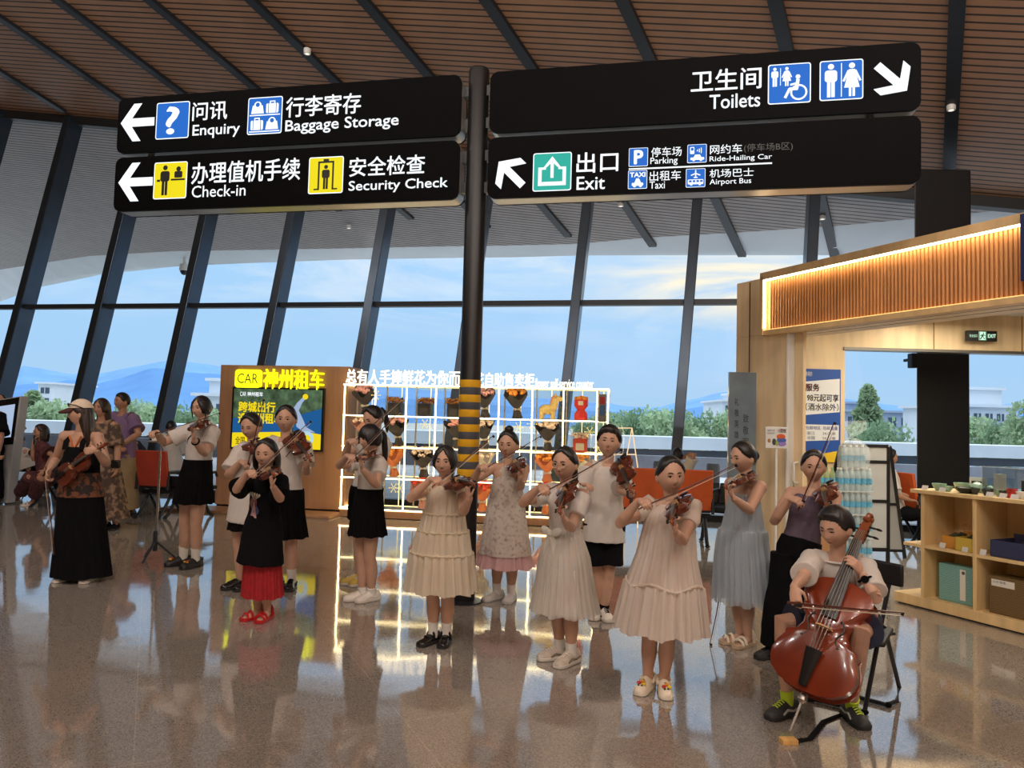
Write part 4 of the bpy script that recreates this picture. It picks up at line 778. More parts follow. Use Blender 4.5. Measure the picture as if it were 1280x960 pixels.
k=MB(); o=S(UP[0]+.085+(UP[1]-UP[0]-.16)*.67,SB_+.0975,.33); k.ell(o+DS*.02+Z3*.02,.014,.014,.001,12,4,DS,Z3,-DI); k.build('seal',M('grey seal print',(84,84,80),.6),l)
t,l=giftbox('brown patterned gift box with white label in the second lower cube',UP[1]+.085,UP[2]-.06,SB_+.06,SB_+.26,.096,.385,m_pattern('brown pattern',(92,72,40),(128,104,62),45),(.06,.64,.74,.92))
k=MB(); text(k,'山水·茗香',S(UP[1]+.115,SB_+.057,.335),DS,Z3,.1,.018,0); k.build('lettering',m_pg,l,smooth=False)
t,l=giftbox('plain kraft wooden box standing behind the left end of the middle shelf',a_m+.06,UP[0]-.03,SB_+.16,SB_+.30,zm+.013,zm+.165,M('kraft brown',(176,132,92),.6),(.1,.11,.1,.11))
t,l=giftbox('dark slim box standing on the shelf base at the left end',UP[0]-.05,UP[0]-.02,SB_+.16,SB_+.32,.096,.30,M('dark box',(70,62,56),.6),(.1,.11,.1,.11))
for i,(a,z) in enumerate(((UP[0]+.17,zm),(UP[1]-.085,zm),(UP[1]+.06,zm))):
    t=sobj('price_card',('white price card below the orange open box','white price card below the mustard open box','white price card beside the navy open box')[i],'price card',a,SB_+.02,z+.012,'price cards'); k=MB(); k.hexa(S(a,SB_+.025,z+.036),DS*.025,V3(*(DI*.008))+Z3*.02,nrm(np.cross(DS,DI*.008+Z3*.02))*.001); k.build('card',M('white card'),t,smooth=False); k=MB(); sbox(k,a-.02,a+.02,SB_+.02,SB_+.04,z+.012,z+.016); k.build('foot',M('white card'),t)
# tea ware on the top
m_cel=M('celadon glaze',(150,186,164),.2,coat=.4); m_dg=M('dark glaze',(48,56,54),.25,noise_=.3,ns=20); m_rw=M('red white glaze',(184,54,44),.3,noise_=.6,ns=40); m_wh=M('white porcelain',(226,226,222),.2)
def lath(name,label,cat,a,b,prof,mat,z=None):
    t=sobj(name,label,cat,a,b,zt if z is None else z,'tea ware on the shelf'); k=MB(); k.lathe(prof,20,S(a,b,(zt if z is None else z)+.001)); k.build('body',mat,t); return t
bowl=lambda r,h:[(r*.45,0),(r*.5,.006),(r*.8,h*.5),(r,h),(r*.95,h),(r*.75,h*.5),(r*.4,.012),(0,.012)]
A=lambda px:sc(px,607,SB_+.08)[0]
lath('tea_bowl','large celadon bowl at the left end of the shelf top','bowl',A(1173),SB_+.09,bowl(.058,.06),m_cel)
lath('tea_bowl','shallow celadon bowl behind the large celadon bowl','bowl',A(1184),SB_+.26,bowl(.06,.07),m_cel)
lath('tea_bowl','small celadon bowl right of the large one','bowl',A(1185),SB_+.08,bowl(.04,.045),m_cel)
def teapot(label,a,b,mat,r=.055):
    t=lath('teapot',label,'teapot',a,b,[(r*.6,0),(r*.95,r*.4),(r,r*.8),(r*.75,r*1.3),(r*.5,r*1.42)],mat); z=zt
    k=MB(); k.lathe([(r*.55,r*1.38),(r*.4,r*1.55),(r*.12,r*1.6),(r*.14,r*1.75),(r*.08,r*1.85),(0,r*1.86)],16,S(a,b,z)); k.build('lid',mat,t)
    k=MB(); k.tube([S(a+r*.85,b,z+r*.6),S(a+r*1.25,b,z+r*.9),S(a+r*1.5,b,z+r*1.35)],[r*.25,r*.16,r*.1],10); k.build('spout',mat,t)
    k=MB(); k.tube([S(a-r*.8,b,z+r*1.1),S(a-r*1.35,b,z+r*1.1),S(a-r*1.4,b,z+r*.6),S(a-r*.9,b,z+r*.4)],r*.1,8); k.build('handle',mat,t)
teapot('celadon teapot behind the dark serving plate',A(1203),SB_+.27,m_cel); teapot('small celadon pitcher right of the celadon teapot',A(1216),SB_+.30,m_cel,.042)
lath('serving_plate','wide dark glazed serving dish among the tea bowls','dish',A(1205),SB_+.11,bowl(.095,.045),m_dg)
for i,(px,b,m_) in enumerate(((1221,.06,m_dg),(1236,.05,m_dg),(1229,.15,m_dg),(1245,.12,m_cel),(1253,.10,m_dg))): lath('tea_cup',('dark glazed cup right of the wide serving dish','dark glazed cup in front of the display case','dark cup behind the front pair of cups','pale green cup among the dark cups','dark dotted cup left of the red cup')[i],'cup',A(px),SB_+b,bowl(.036,.05),m_)
lath('tea_cup','red and white patterned mug near the right of the shelf top','cup',A(1264),SB_+.09,[(.034,0),(.037,.01),(.037,.07),(.033,.07),(.033,.012),(0,.012)],m_rw)
lath('tea_cup','white blue patterned cup at the right end of the shelf top','cup',A(1277),SB_+.08,bowl(.042,.055),m_wh)
for i,(px,b) in enumerate(((1160,.03),(1185,.0),(1244,0),(1261,0),(1275,0))):
    t=sobj('price_card',('white price card at the left end of the shelf top','white price card in front of the small celadon bowl','white price card in front of the dark cups','white price card in front of the red mug','white price card at the right end of the shelf top')[i],'price card',A(px),SB_+b,zt,'price cards'); a=A(px); k=MB(); k.hexa(S(a,SB_+b+.01,zt+.019),DS*.028,DI*.008+Z3*.017,nrm(np.cross(DS,DI*.008+Z3*.017))*.001); k.build('card',M('white card'),t,smooth=False); k=MB(); sbox(k,a-.02,a+.02,SB_+b+.005,SB_+b+.03,zt,zt+.003); k.build('foot',M('white card'),t)
# framed photo card, acrylic case
t=sobj('photo_card','white framed card with a black picture standing on the shelf top','card',A(1195),SB_+.36,zt); a=A(1195); k=MB(); sbox(k,a-.07,a+.07,SB_+.36,SB_+.37,zt,zt+.12); k.build('frame',M('white card'),t); k=MB(); sbox(k,a-.05,a+.05,SB_+.357,SB_+.361,zt+.03,zt+.09); k.build('picture',M('black print',(20,20,22),.5),t,smooth=False); k=MB(); k.ell(S(a+.01,SB_+.3565,zt+.06),.016,.016,.001,10,4,DS,Z3,DI); k.build('picture_motif',M('white card'),t)
t=sobj('display_case','clear acrylic display case holding black boxes at the right of the shelf top','display case',A(1250),SB_+.30,zt); a0=A(1212)+.02; a1=a0+.75; k=MB()
for (x0,x1,y0,y1,z0,z1) in ((a0,a1,.21,.214,0,.22),(a0,a1,.42,.424,0,.22),(a0,a0+.004,.21,.42,0,.22),(a1-.004,a1,.21,.42,0,.22),(a0,a1,.21,.424,.22,.224)): sbox(k,x0,x1,SB_+y0,SB_+y1,zt+z0+.001,zt+z1+.001)
k.build('acrylic_cover',M_glass('acrylic',(240,244,244),.1),t,smooth=False)
k=MB()
for x in (a0,a1): sbox(k,x-.003,x+.003,SB_+.207,SB_+.213,zt,zt+.225)
sbox(k,a0,a1,SB_+.207,SB_+.212,zt+.221,zt+.227); k.build('acrylic_edge',M('bright acrylic edge',(220,226,226),.2,alpha=.55),t,smooth=False)
k=MB(); sbox(k,a0+.06,a0+.16,SB_+.26,SB_+.265,zt+.002,zt+.17); t2=tag(k.build('notice_card',M('white card'),bevel=.002),'tall white notice card inside the acrylic display case','card')
for i,(x,w,h,mm) in enumerate(((.27,.05,.13,M('black box',(30,28,28),.4)),(.33,.035,.13,M('gold box',(176,140,74),.4)),(.40,.06,.12,M('white box',(218,214,204),.5)),(.50,.05,.16,M('cream box with red',(200,170,150),.5,noise_=.4,ns=30)))):
    k=MB(); sbox(k,a0+x,a0+x+w,SB_+.27,SB_+.36,zt+.002,zt+h); tag(k.build('tea_box',mm,bevel=.003),('black slim box inside the acrylic display case','gold slim box beside the black one in the display case','white box inside the acrylic display case','cream and red box at the right inside the display case')[i],'box')
# black speaker at the top of the window
q=W(1141,451,10.2); k=MB(); k.hexa((q[0],10.2,q[2]),V3(.045,0,0),V3(0,.06,0),Z3*.10); k.hexa((q[0],10.28,q[2]+.02),V3(.02,0,0),V3(0,.14,0),Z3*.02)
tag(k.build('wall_speaker',m_black2,bevel=.01),'small dark wall speaker at the top left of the black column','speaker')
# ================================================================== WATER BOTTLES
def bottle_meshes():
    k=MB(); k.lathe([(.028,0),(.031,.006),(.031,.05),(.029,.06),(.031,.07),(.031,.11),(.029,.12),(.031,.13),(.031,.15),(.024,.178),(.012,.196),(.012,.203)],14); b=k.mesh('bottle_body',M('clear bottle plastic',(206,228,232),.12,alpha=.42))
    k=MB(); k.lathe([(.0145,.2),(.0145,.218),(.0,.219)],12); c=k.mesh('cap',M('white cap',(232,236,236),.4))
    k=MB(); k.lathe([(.0318,.065),(.0318,.118)],14,cap=False); l=k.mesh('label_band',M('pale blue band',(96,170,204),.4,noise_=.4,ns=40))
    return b,c,l
bm_,cm_,lm_=bottle_meshes(); cm2=cm_.copy(); cm2.materials.clear(); cm2.materials.append(M('green cap',(120,180,120),.4)); bm2=bm_.copy(); bm2.materials.clear(); bm2.materials.append(M('green tea bottle',(176,200,150),.15,alpha=.6))
def bottle(p,label,group,green=False,sc_=1.12,tilt=0):
    t=root('water_bottle' if not green else 'tea_bottle',p,label,'bottle',group)
    for nm,me in (('bottle_body',bm2 if green else bm_),('cap',cm2 if green else cm_),('label_band',lm_)): link(nm,me,t,world=False)
    t.scale=(sc_*.83,sc_*.83,sc_*.95); t.rotation_euler=(tilt,0,.3)
    return t
wD=7.72; wx=W(1066,600,wD)[0]; LH=.236
for L_ in range(4):
    z=.165+L_*LH
    for j in range(2):
        for i in range(6-(L_==0)*0):
            bottle((wx+.059*i-.125,wD+.062*j,z),'clear water bottle with pale blue band in the shrink-wrapped stack by the wall','water bottles in the wrapped stack')
    k=MB(); k.box(wx-.16,wx+.20,wD-.035,wD+.10,z-.014,z-.002); tag(k.build('pack_tray',M('clear film tray',(214,226,230),.2,alpha=.75),smooth=False),('film tray under the lowest layer of water bottles','film tray under the second layer of water bottles','film tray under the third layer of water bottles','film tray under the fourth layer of water bottles')[L_],'tray')
    if L_>=1:
        for i in range(3): bottle((wx-.33+.059*i,wD+.0,z),'green tea bottle in the stack left of the water bottles','tea bottles left of the water stack',True)
    else:
        k=MB(); k.box(wx-.38,wx-.17,wD-.04,wD+.1,.165,.165+LH-.003); tag(k.build('bottle_carton',M('kraft brown'),bevel=.004),'plain carton under the green tea bottles','carton')
z=.165+4*LH
k=MB(); k.box(wx-.39,wx+.21,wD-.05,wD+.12,.0,.148); tag(k.build('pallet_box',M('kraft brown'),bevel=.005),'low brown carton carrying the stack of water bottles','carton')
for i in range(4): bottle((wx-.075+.063*i,wD+.03,z),'water bottle in the loose plastic bag on top of the bottle stack','bagged water bottles on top')
k=MB(); rg=[]
for f,sx,sy in ((0,.16,.07),(.5,.17,.075),(.85,.15,.07),(1.05,.10,.045),(1.14,.05,.03)):
    rg.append([V3(wx+.02+sx*math.cos(t)*(1+.06*math.sin(5*t+f*4)),wD+.03+sy*math.sin(t),z-.003+.26*f+.012*math.sin(3*t)) for t in [6.2832*j/24 for j in range(24)]])
k.rings(rg,cap=False); tag(k.build('plastic_bag',M('clear plastic bag',(228,238,240),.15,alpha=.28)),'clear plastic bag around the top bottles of the water stack','bag')
# ================================================================== A-FRAME BOARD
aD=8.15; gA=W(1109,712,aD); t=root('easel_board',(gA[0],aD,0),'black framed folding display board with pale panels beside the bottle stack','display board')
m_pan=M('pale grey board',(186,188,188),.7,noise_=.05,ns=3)
tl_,tr_=W(1053,557,aD),W(1110,556,aD); zl=tl_[2]; zbt=W(1100,704,aD)[2]
def fr(a,b,w=.035): k=MB(); k.bar(a,b,w,.03,up=(0,1,0)); k.build('frame_bar',m_black2,t,bevel=.003)
fr((tr_[0],aD,0),(tr_[0],aD,zl)); fr((tl_[0],aD,0),(tl_[0],aD,zl)); 
for py in (557,577,626,686): z=W(1080,py,aD)[2]; fr((tl_[0],aD,z),(tr_[0],aD,z))
k=MB(); k.box(tl_[0],tr_[0],aD-.006,aD+.006,W(1080,686,aD)[2],zl); k.build('panel',m_pan,t,smooth=False)
bq=W(1131,700,aD+.75); bt=W(1112,558,aD+.04); br_=V3(bq[0],bq[1],.0); bl_=V3(tl_[0],aD+.75,0)
fr(br_,bt); fr(bl_,V3(tl_[0],aD+.04,zl)); m0=br_*.93+bt*.07; m1=bl_*.93+V3(tl_[0],aD+.04,zl)*.07; fr(m0,m1)
m2=br_*.5+bt*.5; m3=bl_*.5+V3(tl_[0],aD+.04,zl)*.5; fr(m2,m3)
k=MB(); n_=nrm(np.cross(m1-m0,bt-m0))*.006; q=[m0,m1,V3(tl_[0],aD+.04,zl),bt]; k.add([p+n_ for p in q]+[p-n_ for p in q],[(0,1,2,3),(7,6,5,4),(0,4,5,1),(1,5,6,2),(2,6,7,3),(3,7,4,0)]); k.build('panel',m_pan,t,smooth=False)
# ================================================================== BENCHES
def bench(name,c,dirv,n,mat,label,backz=(.44,.95),arms=True,seat=.5):
    """row of n seats; dirv = along the row, sitters face the left-hand normal"""
    d=nrm(dirv); f=V3(-d[1],d[0],0); t=root(name,c,label,'bench'); c=np.array(c,float); L_=n*seat
    k=MB(); k.bar(c-d*L_/2+Z3*.36,c+d*L_/2+Z3*.36,.07,.05); k.build('beam',m_black,t)
    for i in range(n):
        o=c+d*(seat*(i+.5)-L_/2)
        k=MB(); k.hexa(o+f*.08+Z3*.425,d*(seat*.47),f*.23-Z3*.012,Z3*.028); k.build('seat',m_black2 if mat is not m_black2 else mat,t,bevel=.015)
        k=MB(); k.hexa(o-f*.2+Z3*(sum(backz)/2),d*(seat*.492),f*.022,Z3*(backz[1]-backz[0])/2-f*.05); k.build('backrest',mat,t,bevel=.012)
    for i in range(n+1):
        o=c+d*(seat*i-L_/2)
        if arms:
            k=MB(); k.tube([o-f*.2+Z3*.4,o-f*.18+Z3*.64,o+f*.22+Z3*.64,o+f*.26+Z3*.58],.02,8); k.build('armrest',m_black,t)
    for s in (-.36,.36):
        o=c+d*L_*s; k=MB(); k.tube([o-f*.28+Z3*.02,o-f*.2+Z3*.06,o+Z3*.34,o+f*.2+Z3*.06,o+f*.28+Z3*.02],.024,8); k.ell(o-f*.28+Z3*.015,.035,.035,.015); k.ell(o+f*.28+Z3*.015,.035,.035,.015); k.build('leg',m_black,t)
    return t
m_or=M('orange vinyl',(196,84,30),.45,noise_=.08,ns=6); m_rd=M('red orange vinyl',(158,52,28),.45,noise_=.08,ns=6)
bD=9.45; p=(W(750,640,bD)+W(832,640,bD))/2; bench('airport_bench',(p[0],bD+.2,0),(1,-.1,0),2,m_or,'orange backed airport bench behind the boy in white and the front girl')
p=W(867,640,9.3); bench('airport_bench',(p[0]+.02,9.55,0),(1,-.12,0),1,m_or,'single orange backed seat to the right of the long orange bench')
p=G(905,676); bench('airport_bench',(p[0]-.05,p[1]+.25,0),(-.9,.5,0),2,m_black2,'black armrest bench by the banner, in front of the orange seat',(.44,.72))
p=W(187,600,10.4); bench('airport_bench',(p[0],10.75,0),(1,-.2,0),1,m_rd,'red orange seat behind the music stand')
p=W(222,600,10.6); bench('airport_bench',(p[0]+.12,10.75,0),(1,-.2,0),1,m_black2,'black padded seat right of the red orange seat',(.44,.6))
p=G(75,640); bench('airport_bench',(p[0]-.1,p[1]+.55,0),(-1,.25,0),3,m_black2,'black bench on the left where the woman on the phone sits',(.44,.7),False)
p=W(1146,640,10.2); bench('airport_bench',(p[0]-.12,10.05,0),(.3,-1,0),1,m_or,'orange seat beyond the display board beside the black column')
# ================================================================== INFORMATION TOTEM
iD=11.6; q=[W(x,y,iD) for x,y in ((-18,502),(26,495),(9,617),(-34,620))]; t=root('information_screen',G(2,622),'tilted grey information screen with black frame at the left edge','information screen')
th=V3(.07,.10,0); k=MB(); lo=[V3(q[3][0],iD,.02),V3(q[2][0],iD,.02)]; v=[lo[0],lo[1],q[1],q[0]]; k.add(v+[p+th for p in v],[(0,1,2,3),(7,6,5,4),(0,4,5,1),(1,5,6,2),(2,6,7,3),(3,7,4,0)]); k.build('cabinet',M('silver grey cabinet',(150,152,154),.4),t,bevel=.01)
def qi(u,w): return (v[0]*(1-u)+v[1]*u)*(1-w)+(v[3]*(1-u)+v[2]*u)*w+V3(0,-.006,0)
k=MB(); k.add([qi(.02,.55),qi(.97,.55),qi(.97,.99),qi(.02,.99)],[(0,1,2,3)]); k.build('bezel',M('black glass',(20,18,18),.15),t,smooth=False)
k=MB(); k.add([qi(.1,.62)-V3(0,.004,0),qi(.88,.62)-V3(0,.004,0),qi(.88,.93)-V3(0,.004,0),qi(.1,.93)-V3(0,.004,0)],[(0,1,2,3)]); k.build('display',glow('pale blue display',(170,190,220),.8),t,smooth=False)
# ================================================================== STAND AND CEILING FITTINGS
p=G(193,701); t=root('tripod_stand',p,'thin chrome tripod stand with a small tray beside the violinist in black skirt','stand'); m_chr=M('chrome',(170,164,156),.25,metal=.9)
tp=W(201,552,p[1]); k=MB(); k.tube([p+Z3*.12,V3(tp[0]-.0,p[1],.5),V3(tp[0],p[1],tp[2])],[.014,.013,.010],10); k.build('pole',m_chr,t)
for i in range(3):
    q=2.1*i+.4; k=MB(); k.tube([p+Z3*.2,p+V3(.2*math.cos(q),.2*math.sin(q),.012)],[.012,.010],8); k.build('leg',m_black,t)
k=MB(); k.lathe([(.022,.1),(.024,.28),(.016,.3)],12,p); k.build('collar',m_black,t)
k=MB(); k.hexa((tp[0],p[1],tp[2]),X3*.11,V3(0,.06,0),Z3*.008); k.build('tray',m_chr,t,bevel=.003)
k=MB(); k.hexa((tp[0]+.01,p[1],tp[2]+.03),X3*.09,V3(0,.03,0),Z3*.022); tag(k.build('tuner_box',M('cream plastic',(222,214,196),.5),bevel=.006),'small cream device resting on the tripod stand tray','device')
d=ray(231,322); tt=(CZ-1.5)/(d[2]+CA*d[0]+CB*d[1]); cp_=CAMP+d*tt; t=root('security_camera',cp_-Z3*.3,'white dome security camera hanging from the outside soffit','camera')
k=MB(); k.lathe([(.05,.12),(.05,-.2),(.14,-.22),(.16,-.42),(.14,-.44)],16,cp_); k.build('housing',M('white enamel'),t)
k=MB(); k.ell(cp_-Z3*.44,.13,.13,.14,14,8); k.build('dome',M('dark dome',(40,42,46),.15),t)
for i,(x,y) in enumerate(((1189,135),(384,65),(776,256),(1028,272),(436,284))):
    d=ray(x,y); tt=(CZ-1.5-.09)/(d[2]+CA*d[0]+CB*d[1]); q=CAMP+d*tt; t=root('ceiling_spotlight',q,('round spotlight in the thick ceiling seam right of the toilets board','spotlight in the ceiling seam above the baggage board','spotlight in the soffit seam below the exit board','spotlight in the soffit seam left of the shop fascia','spotlight in the soffit seam below the check-in board')[i],'spotlight','seam spotlights')
    k=MB(); k.lathe([(.0,-.03),(.055,-.03),(.06,.05)],14,q); k.build('ring',M('white enamel'),t); k=MB(); k.lathe([(.0,-.034),(.035,-.034),(.035,-.03)],12,q); k.build('lens',glow('faint lamp',(255,244,224),.9),t)
# ================================================================== INSTRUMENTS
m_var=M('red brown varnish',(92,40,22),.22,noise_=.3,ns=18,stretch=(1,.2,1),coat=.5); m_var2=M('amber varnish',(150,76,32),.2,noise_=.3,ns=14,stretch=(1,.2,1),coat=.5); m_ebony=M('ebony',(20,17,16),.3); m_maplen=M('golden neck maple',(128,66,34),.3,noise_=.15,ns=20); m_br=M('pale bridge maple',(206,164,108),.5); m_str=M('steel string',(170,166,156),.3,metal=.8)
OUT=[(0,0),(.002,.03),(.012,.064),(.035,.091),(.06,.101),(.085,.104),(.115,.098),(.14,.087),(.152,.089),(.157,.084),(.166,.067),(.19,.056),(.213,.057),(.23,.07),(.235,.075),(.245,.070),(.262,.075),(.285,.083),(.305,.084),(.325,.076),(.343,.052),(.352,.026),(.356,0)]
def instrument(par_scale,rib,mats,name,cello=False):
    """returns [(part name, mesh, label)] built along +Y (towards the scroll), belly up +Z; unit = violin metres x par_scale"""
    s=par_scale; res=[]; mv=mats
    ol=[(w,y) for y,w in OUT]+[(-w,y) for y,w in reversed(OUT[1:-1])]
    def lv(sc,z): return [V3(x*sc,.178+(y-.178)*sc,z)*s for x,y in ol]
    k=MB(); k.rings([lv(.3,-rib-.012),lv(.65,-rib-.010),lv(.92,-rib-.004),lv(1.0,-rib),lv(1.0,-rib+.003),lv(.965,-rib+.004),lv(.965,rib-.004),lv(1.0,rib-.003),lv(1.0,rib),lv(.92,rib+.004),lv(.65,rib+.011),lv(.3,rib+.014)]); res.append(('sound_box',k.mesh('sound_box',mv,ang=50),None))
    k=MB()
    for sg in (-1,1):
        pts=[V3(sg*(.034+.010*f+.008*math.sin(f*6.28)),.225-.075*f,rib+.0135-.002*f)*s for f in [i/10 for i in range(11)]]; k.tube(pts,.0022*s,6); k.ell(pts[0],.0045*s,.0045*s,.002*s,8,4); k.ell(pts[-1],.0055*s,.0055*s,.002*s,8,4)
    res.append(('f_hole',k.mesh('f_hole',m_ebony),None))
    zf=rib+.022
    k=MB(); k.rings([[V3(x,y,z)*s for x,z in ((-.014*q,zf+.003),(.014*q,zf+.003),(.016*q,zf-.002),(.008*q,zf-.02*d),(-.008*q,zf-.02*d),(-.016*q,zf-.002))] for y,q,d in ((.345,1.1,1.6),(.37,.9,1.0),(.43,.82,.85),(.485,.75,.8))]); res.append(('neck',k.mesh('neck',m_maplen),None))
    k=MB(); k.rings([[V3(x*w,y,z)*s for x,z in ((-1,zf+.003),(-.5,zf+.006),(.5,zf+.006),(1,zf+.003),(1,zf),(-1,zf))] for y,w in ((.225,.021),(.36,.0165),(.485,.012))]); res.append(('fingerboard',k.mesh('fingerboard',m_ebony),None))
    k=MB(); k.rings([[V3(x*w,y,z)*s for x,z in ((-1,zt_),(1,zt_),(1,zb_),(-1,zb_))] for y,w,zt_,zb_ in ((.482,.012,zf+.004,zf-.018),(.515,.011,zf-.002,zf-.028),(.545,.010,zf-.012,zf-.034),(.56,.009,zf-.016,zf-.032))])
    c=V3(0,.566,zf-.020)
    sp=[c+V3(0,r*math.cos(a),r*math.sin(a)) for a,r in [(-2.2+i*.45,.021-.0011*i) for i in range(15)]]
    k.tube([p*s for p in sp],[(.0085-.0002*i)*s for i in range(15)],8,up=(1,0,0)); k.lathe([(.0,-.013*s),(.007*s,-.013*s),(.007*s,.013*s),(.0,.013*s)],12,c*s,(1,0,0)); res.append(('scroll',k.mesh('scroll',m_maplen),None))
    for i,y in enumerate((.495,.51,.525,.54)):
        k=MB(); sg=1 if i%2 else -1; z=zf-.010-.002*i; k.tube([V3(-sg*.014,y,z)*s,V3(sg*.026,y,z)*s],.0032*s,7); k.ell(V3(sg*.034,y,z)*s,.009*s,.0035*s,.0085*s,9,6); res.append(('peg',k.mesh('peg',m_ebony),None))
    k=MB(); k.prism([(-.021,rib+.012),(-.013,rib+.012),(-.006,rib+.020),(.006,rib+.020),(.013,rib+.012),(.021,rib+.012),(.017,rib+.040),(.0,rib+.046),(-.017,rib+.040)],V3(0,.193,0)*s,X3*s,Z3*s,V3(0,-.004*s,0)); res.append(('bridge',k.mesh('bridge',m_br),None))
    k=MB(); k.rings([[V3(x*w,y,z)*s for x,z in ((-1,h),(-.5,h+.005),(.5,h+.005),(1,h),(.8,h-.005),(-.8,h-.005))] for y,w,h in ((.012,.010,rib+.014),(.06,.014,rib+.022),(.12,.021,rib+.030))]); res.append(('tailpiece',k.mesh('tailpiece',m_ebony),None))
    k=MB()
    for i in range(4):
        x=-.012+.008*i; zz=rib+.043-.0025*abs(i-1.5); k.tube([V3(x*.8,.12,rib+.034)*s,V3(x*1.2,.191,zz)*s,V3(x*.55,.487,zf+.0085)*s,V3(x*.5,.52,zf-.004)*s],.0011*s,5)
    res.append(('strings',k.mesh('strings',m_str),None))
    if not cello:
        k=MB(); k.ell(V3(-.05,.034,rib+.018)*s,.034*s,.028*s,.008*s,14,7); k.hexa(V3(-.03,.003,0)*s,X3*.008*s,V3(0,.004*s,0),Z3*(rib+.014)*s); res.append(('chin_rest',k.mesh('chin_rest',m_ebony),None))
    else:
        k=MB(); k.lathe([(.009*s,0),(.012*s,.02*s),(.005*s,.03*s),(.0045*s,.03*s)],12,(0,0,0),(0,-1,0)); k.tube([(0,-.02*s,0),(0,-.115*s,0)],.0035*s,8); k.lathe([(.0035*s,0),(0,.012*s)],8,(0,-.115*s,0),(0,-1,0)); res.append(('endpin',k.mesh('endpin',m_chr),None))
    return res
VIO=instrument(1.0,.015,m_var,'violin'); VIO2=instrument(1.0,.015,m_var2,'violin')
def frame(Y,Zh):
    Y=nrm(Y); Z=nrm(np.array(Zh)-Y*(np.array(Zh)@Y)); X=np.cross(Y,Z); return X,Y,Z
def mat4(o,X,Y,Z,s=1.): return Matrix(((X[0]*s,Y[0]*s,Z[0]*s,o[0]),(X[1]*s,Y[1]*s,Z[1]*s,o[1]),(X[2]*s,Y[2]*s,Z[2]*s,o[2]),(0,0,0,1)))
def place_instrument(parts,name,label,cat,o,X,Y,Z,s,group=None):
    t=root(name,(0,0,0),label,cat,group); t.matrix_world=mat4(o,X,Y,Z,s)
    for nm,me,lb in parts:
        c=link(nm,me,t,world=False)
        if lb: c['label']=lb
    return t
m_stick=M('dark pernambuco',(78,34,20),.3,noise_=.15,ns=30); m_hair=M('pale bow hair',(214,204,184),.6)
def make_bow(A,B,label,hairdir,thick=1.):
    A=np.array(A,float); B=np.array(B,float); d=nrm(B-A); h=np.array(hairdir,float); h=nrm(h-d*(h@d)); L_=np.linalg.norm(B-A)
    t=root('bow',A,label,'bow')
    k=MB(); k.tube([A-d*.05,A,A+d*L_*.5+h*.004,A+d*L_*.97,B],[.0045*thick,.0045*thick,.004*thick,.003*thick,.003*thick],7); k.build('stick',m_stick,t)
    k=MB(); k.hexa(A+d*.01+h*.009,d*.02,h*.009,np.cross(d,h)*.005); k.build('frog',m_ebony,t,bevel=.001)
    k=MB(); k.hexa(B-d*.006+h*.007,d*.007,h*.009,np.cross(d,h)*.003); k.build('tip',m_ebony,t)
    k=MB(); a=A+d*.03+h*.017; b=B-d*.008+h*.015; k.hexa((a+b)/2,(b-a)/2,h*.0006,np.cross(d,h)*.004*thick); k.build('bow_hair',m_hair,t)
    return t
# ================================================================== PEOPLE
def remesh(mb,voxel,it=2):
    me=bpy.data.meshes.new('t'); me.from_pydata(mb.v,[],mb.f); me.update()
    import bmesh as _b
    bm=_b.new(); bm.from_mesh(me); _b.ops.recalc_face_normals(bm,faces=bm.faces); bm.to_mesh(me); bm.free()
    o=bpy.data.objects.new('t',me); COL.objects.link(o); r=o.modifiers.new('r','REMESH'); r.mode='VOXEL'; r.voxel_size=voxel
    if it: q=o.modifiers.new('s','SMOOTH'); q.factor=.5; q.iterations=it
    dg=bpy.context.evaluated_depsgraph_get(); dg.update(); ev=o.evaluated_get(dg); m2=ev.to_mesh()
    n=len(m2.vertices); co=np.empty(n*3); m2.vertices.foreach_get('co',co); no=np.empty(n*3); m2.vertices.foreach_get('normal',no); f=[tuple(p.vertices) for p in m2.polygons]
    ev.to_mesh_clear(); bpy.data.objects.remove(o); bpy.data.meshes.remove(me)
    k=MB(); k.v=[tuple(p) for p in co.reshape(-1,3)]; k.f=f; k.m=[0]*len(f); k.n=no.reshape(-1,3); return k
def wrinkle(k,amp,sc,seed,st=(1,1,.5)):
    V=np.array(k.v)
    for i,p in enumerate(V): V[i]=p+k.n[i]*amp*noise.fractal(Vector((p[0]*sc*st[0]+seed,p[1]*sc*st[1],p[2]*sc*st[2])),1.0,2.0,2)
    k.v=[tuple(p) for p in V]; return k
def limb(k,pts,rad,lat=None,n=14,mi=0):
    """tube with (half-width, half-depth) rings; lat = sideways axis"""
    pts=[np.array(p,float) for p in pts]; rg=[]
    for i,p in enumerate(pts):
        t=nrm(pts[min(i+1,len(pts)-1)]-pts[max(i-1,0)]); a,b=(rad[i],rad[i]) if np.isscalar(rad[i]) else rad[i]
        l=np.array(lat if lat is not None else ((1,0,0) if abs(t[0])<.9 else (0,1,0)),float); l=nrm(l-t*(l@t)); f=np.cross(t,l)
        rg.append([p+a*math.cos(q)*l+b*math.sin(q)*f for q in [2*math.pi*j/n for j in range(n)]])
    return k.rings(rg,True,mi)
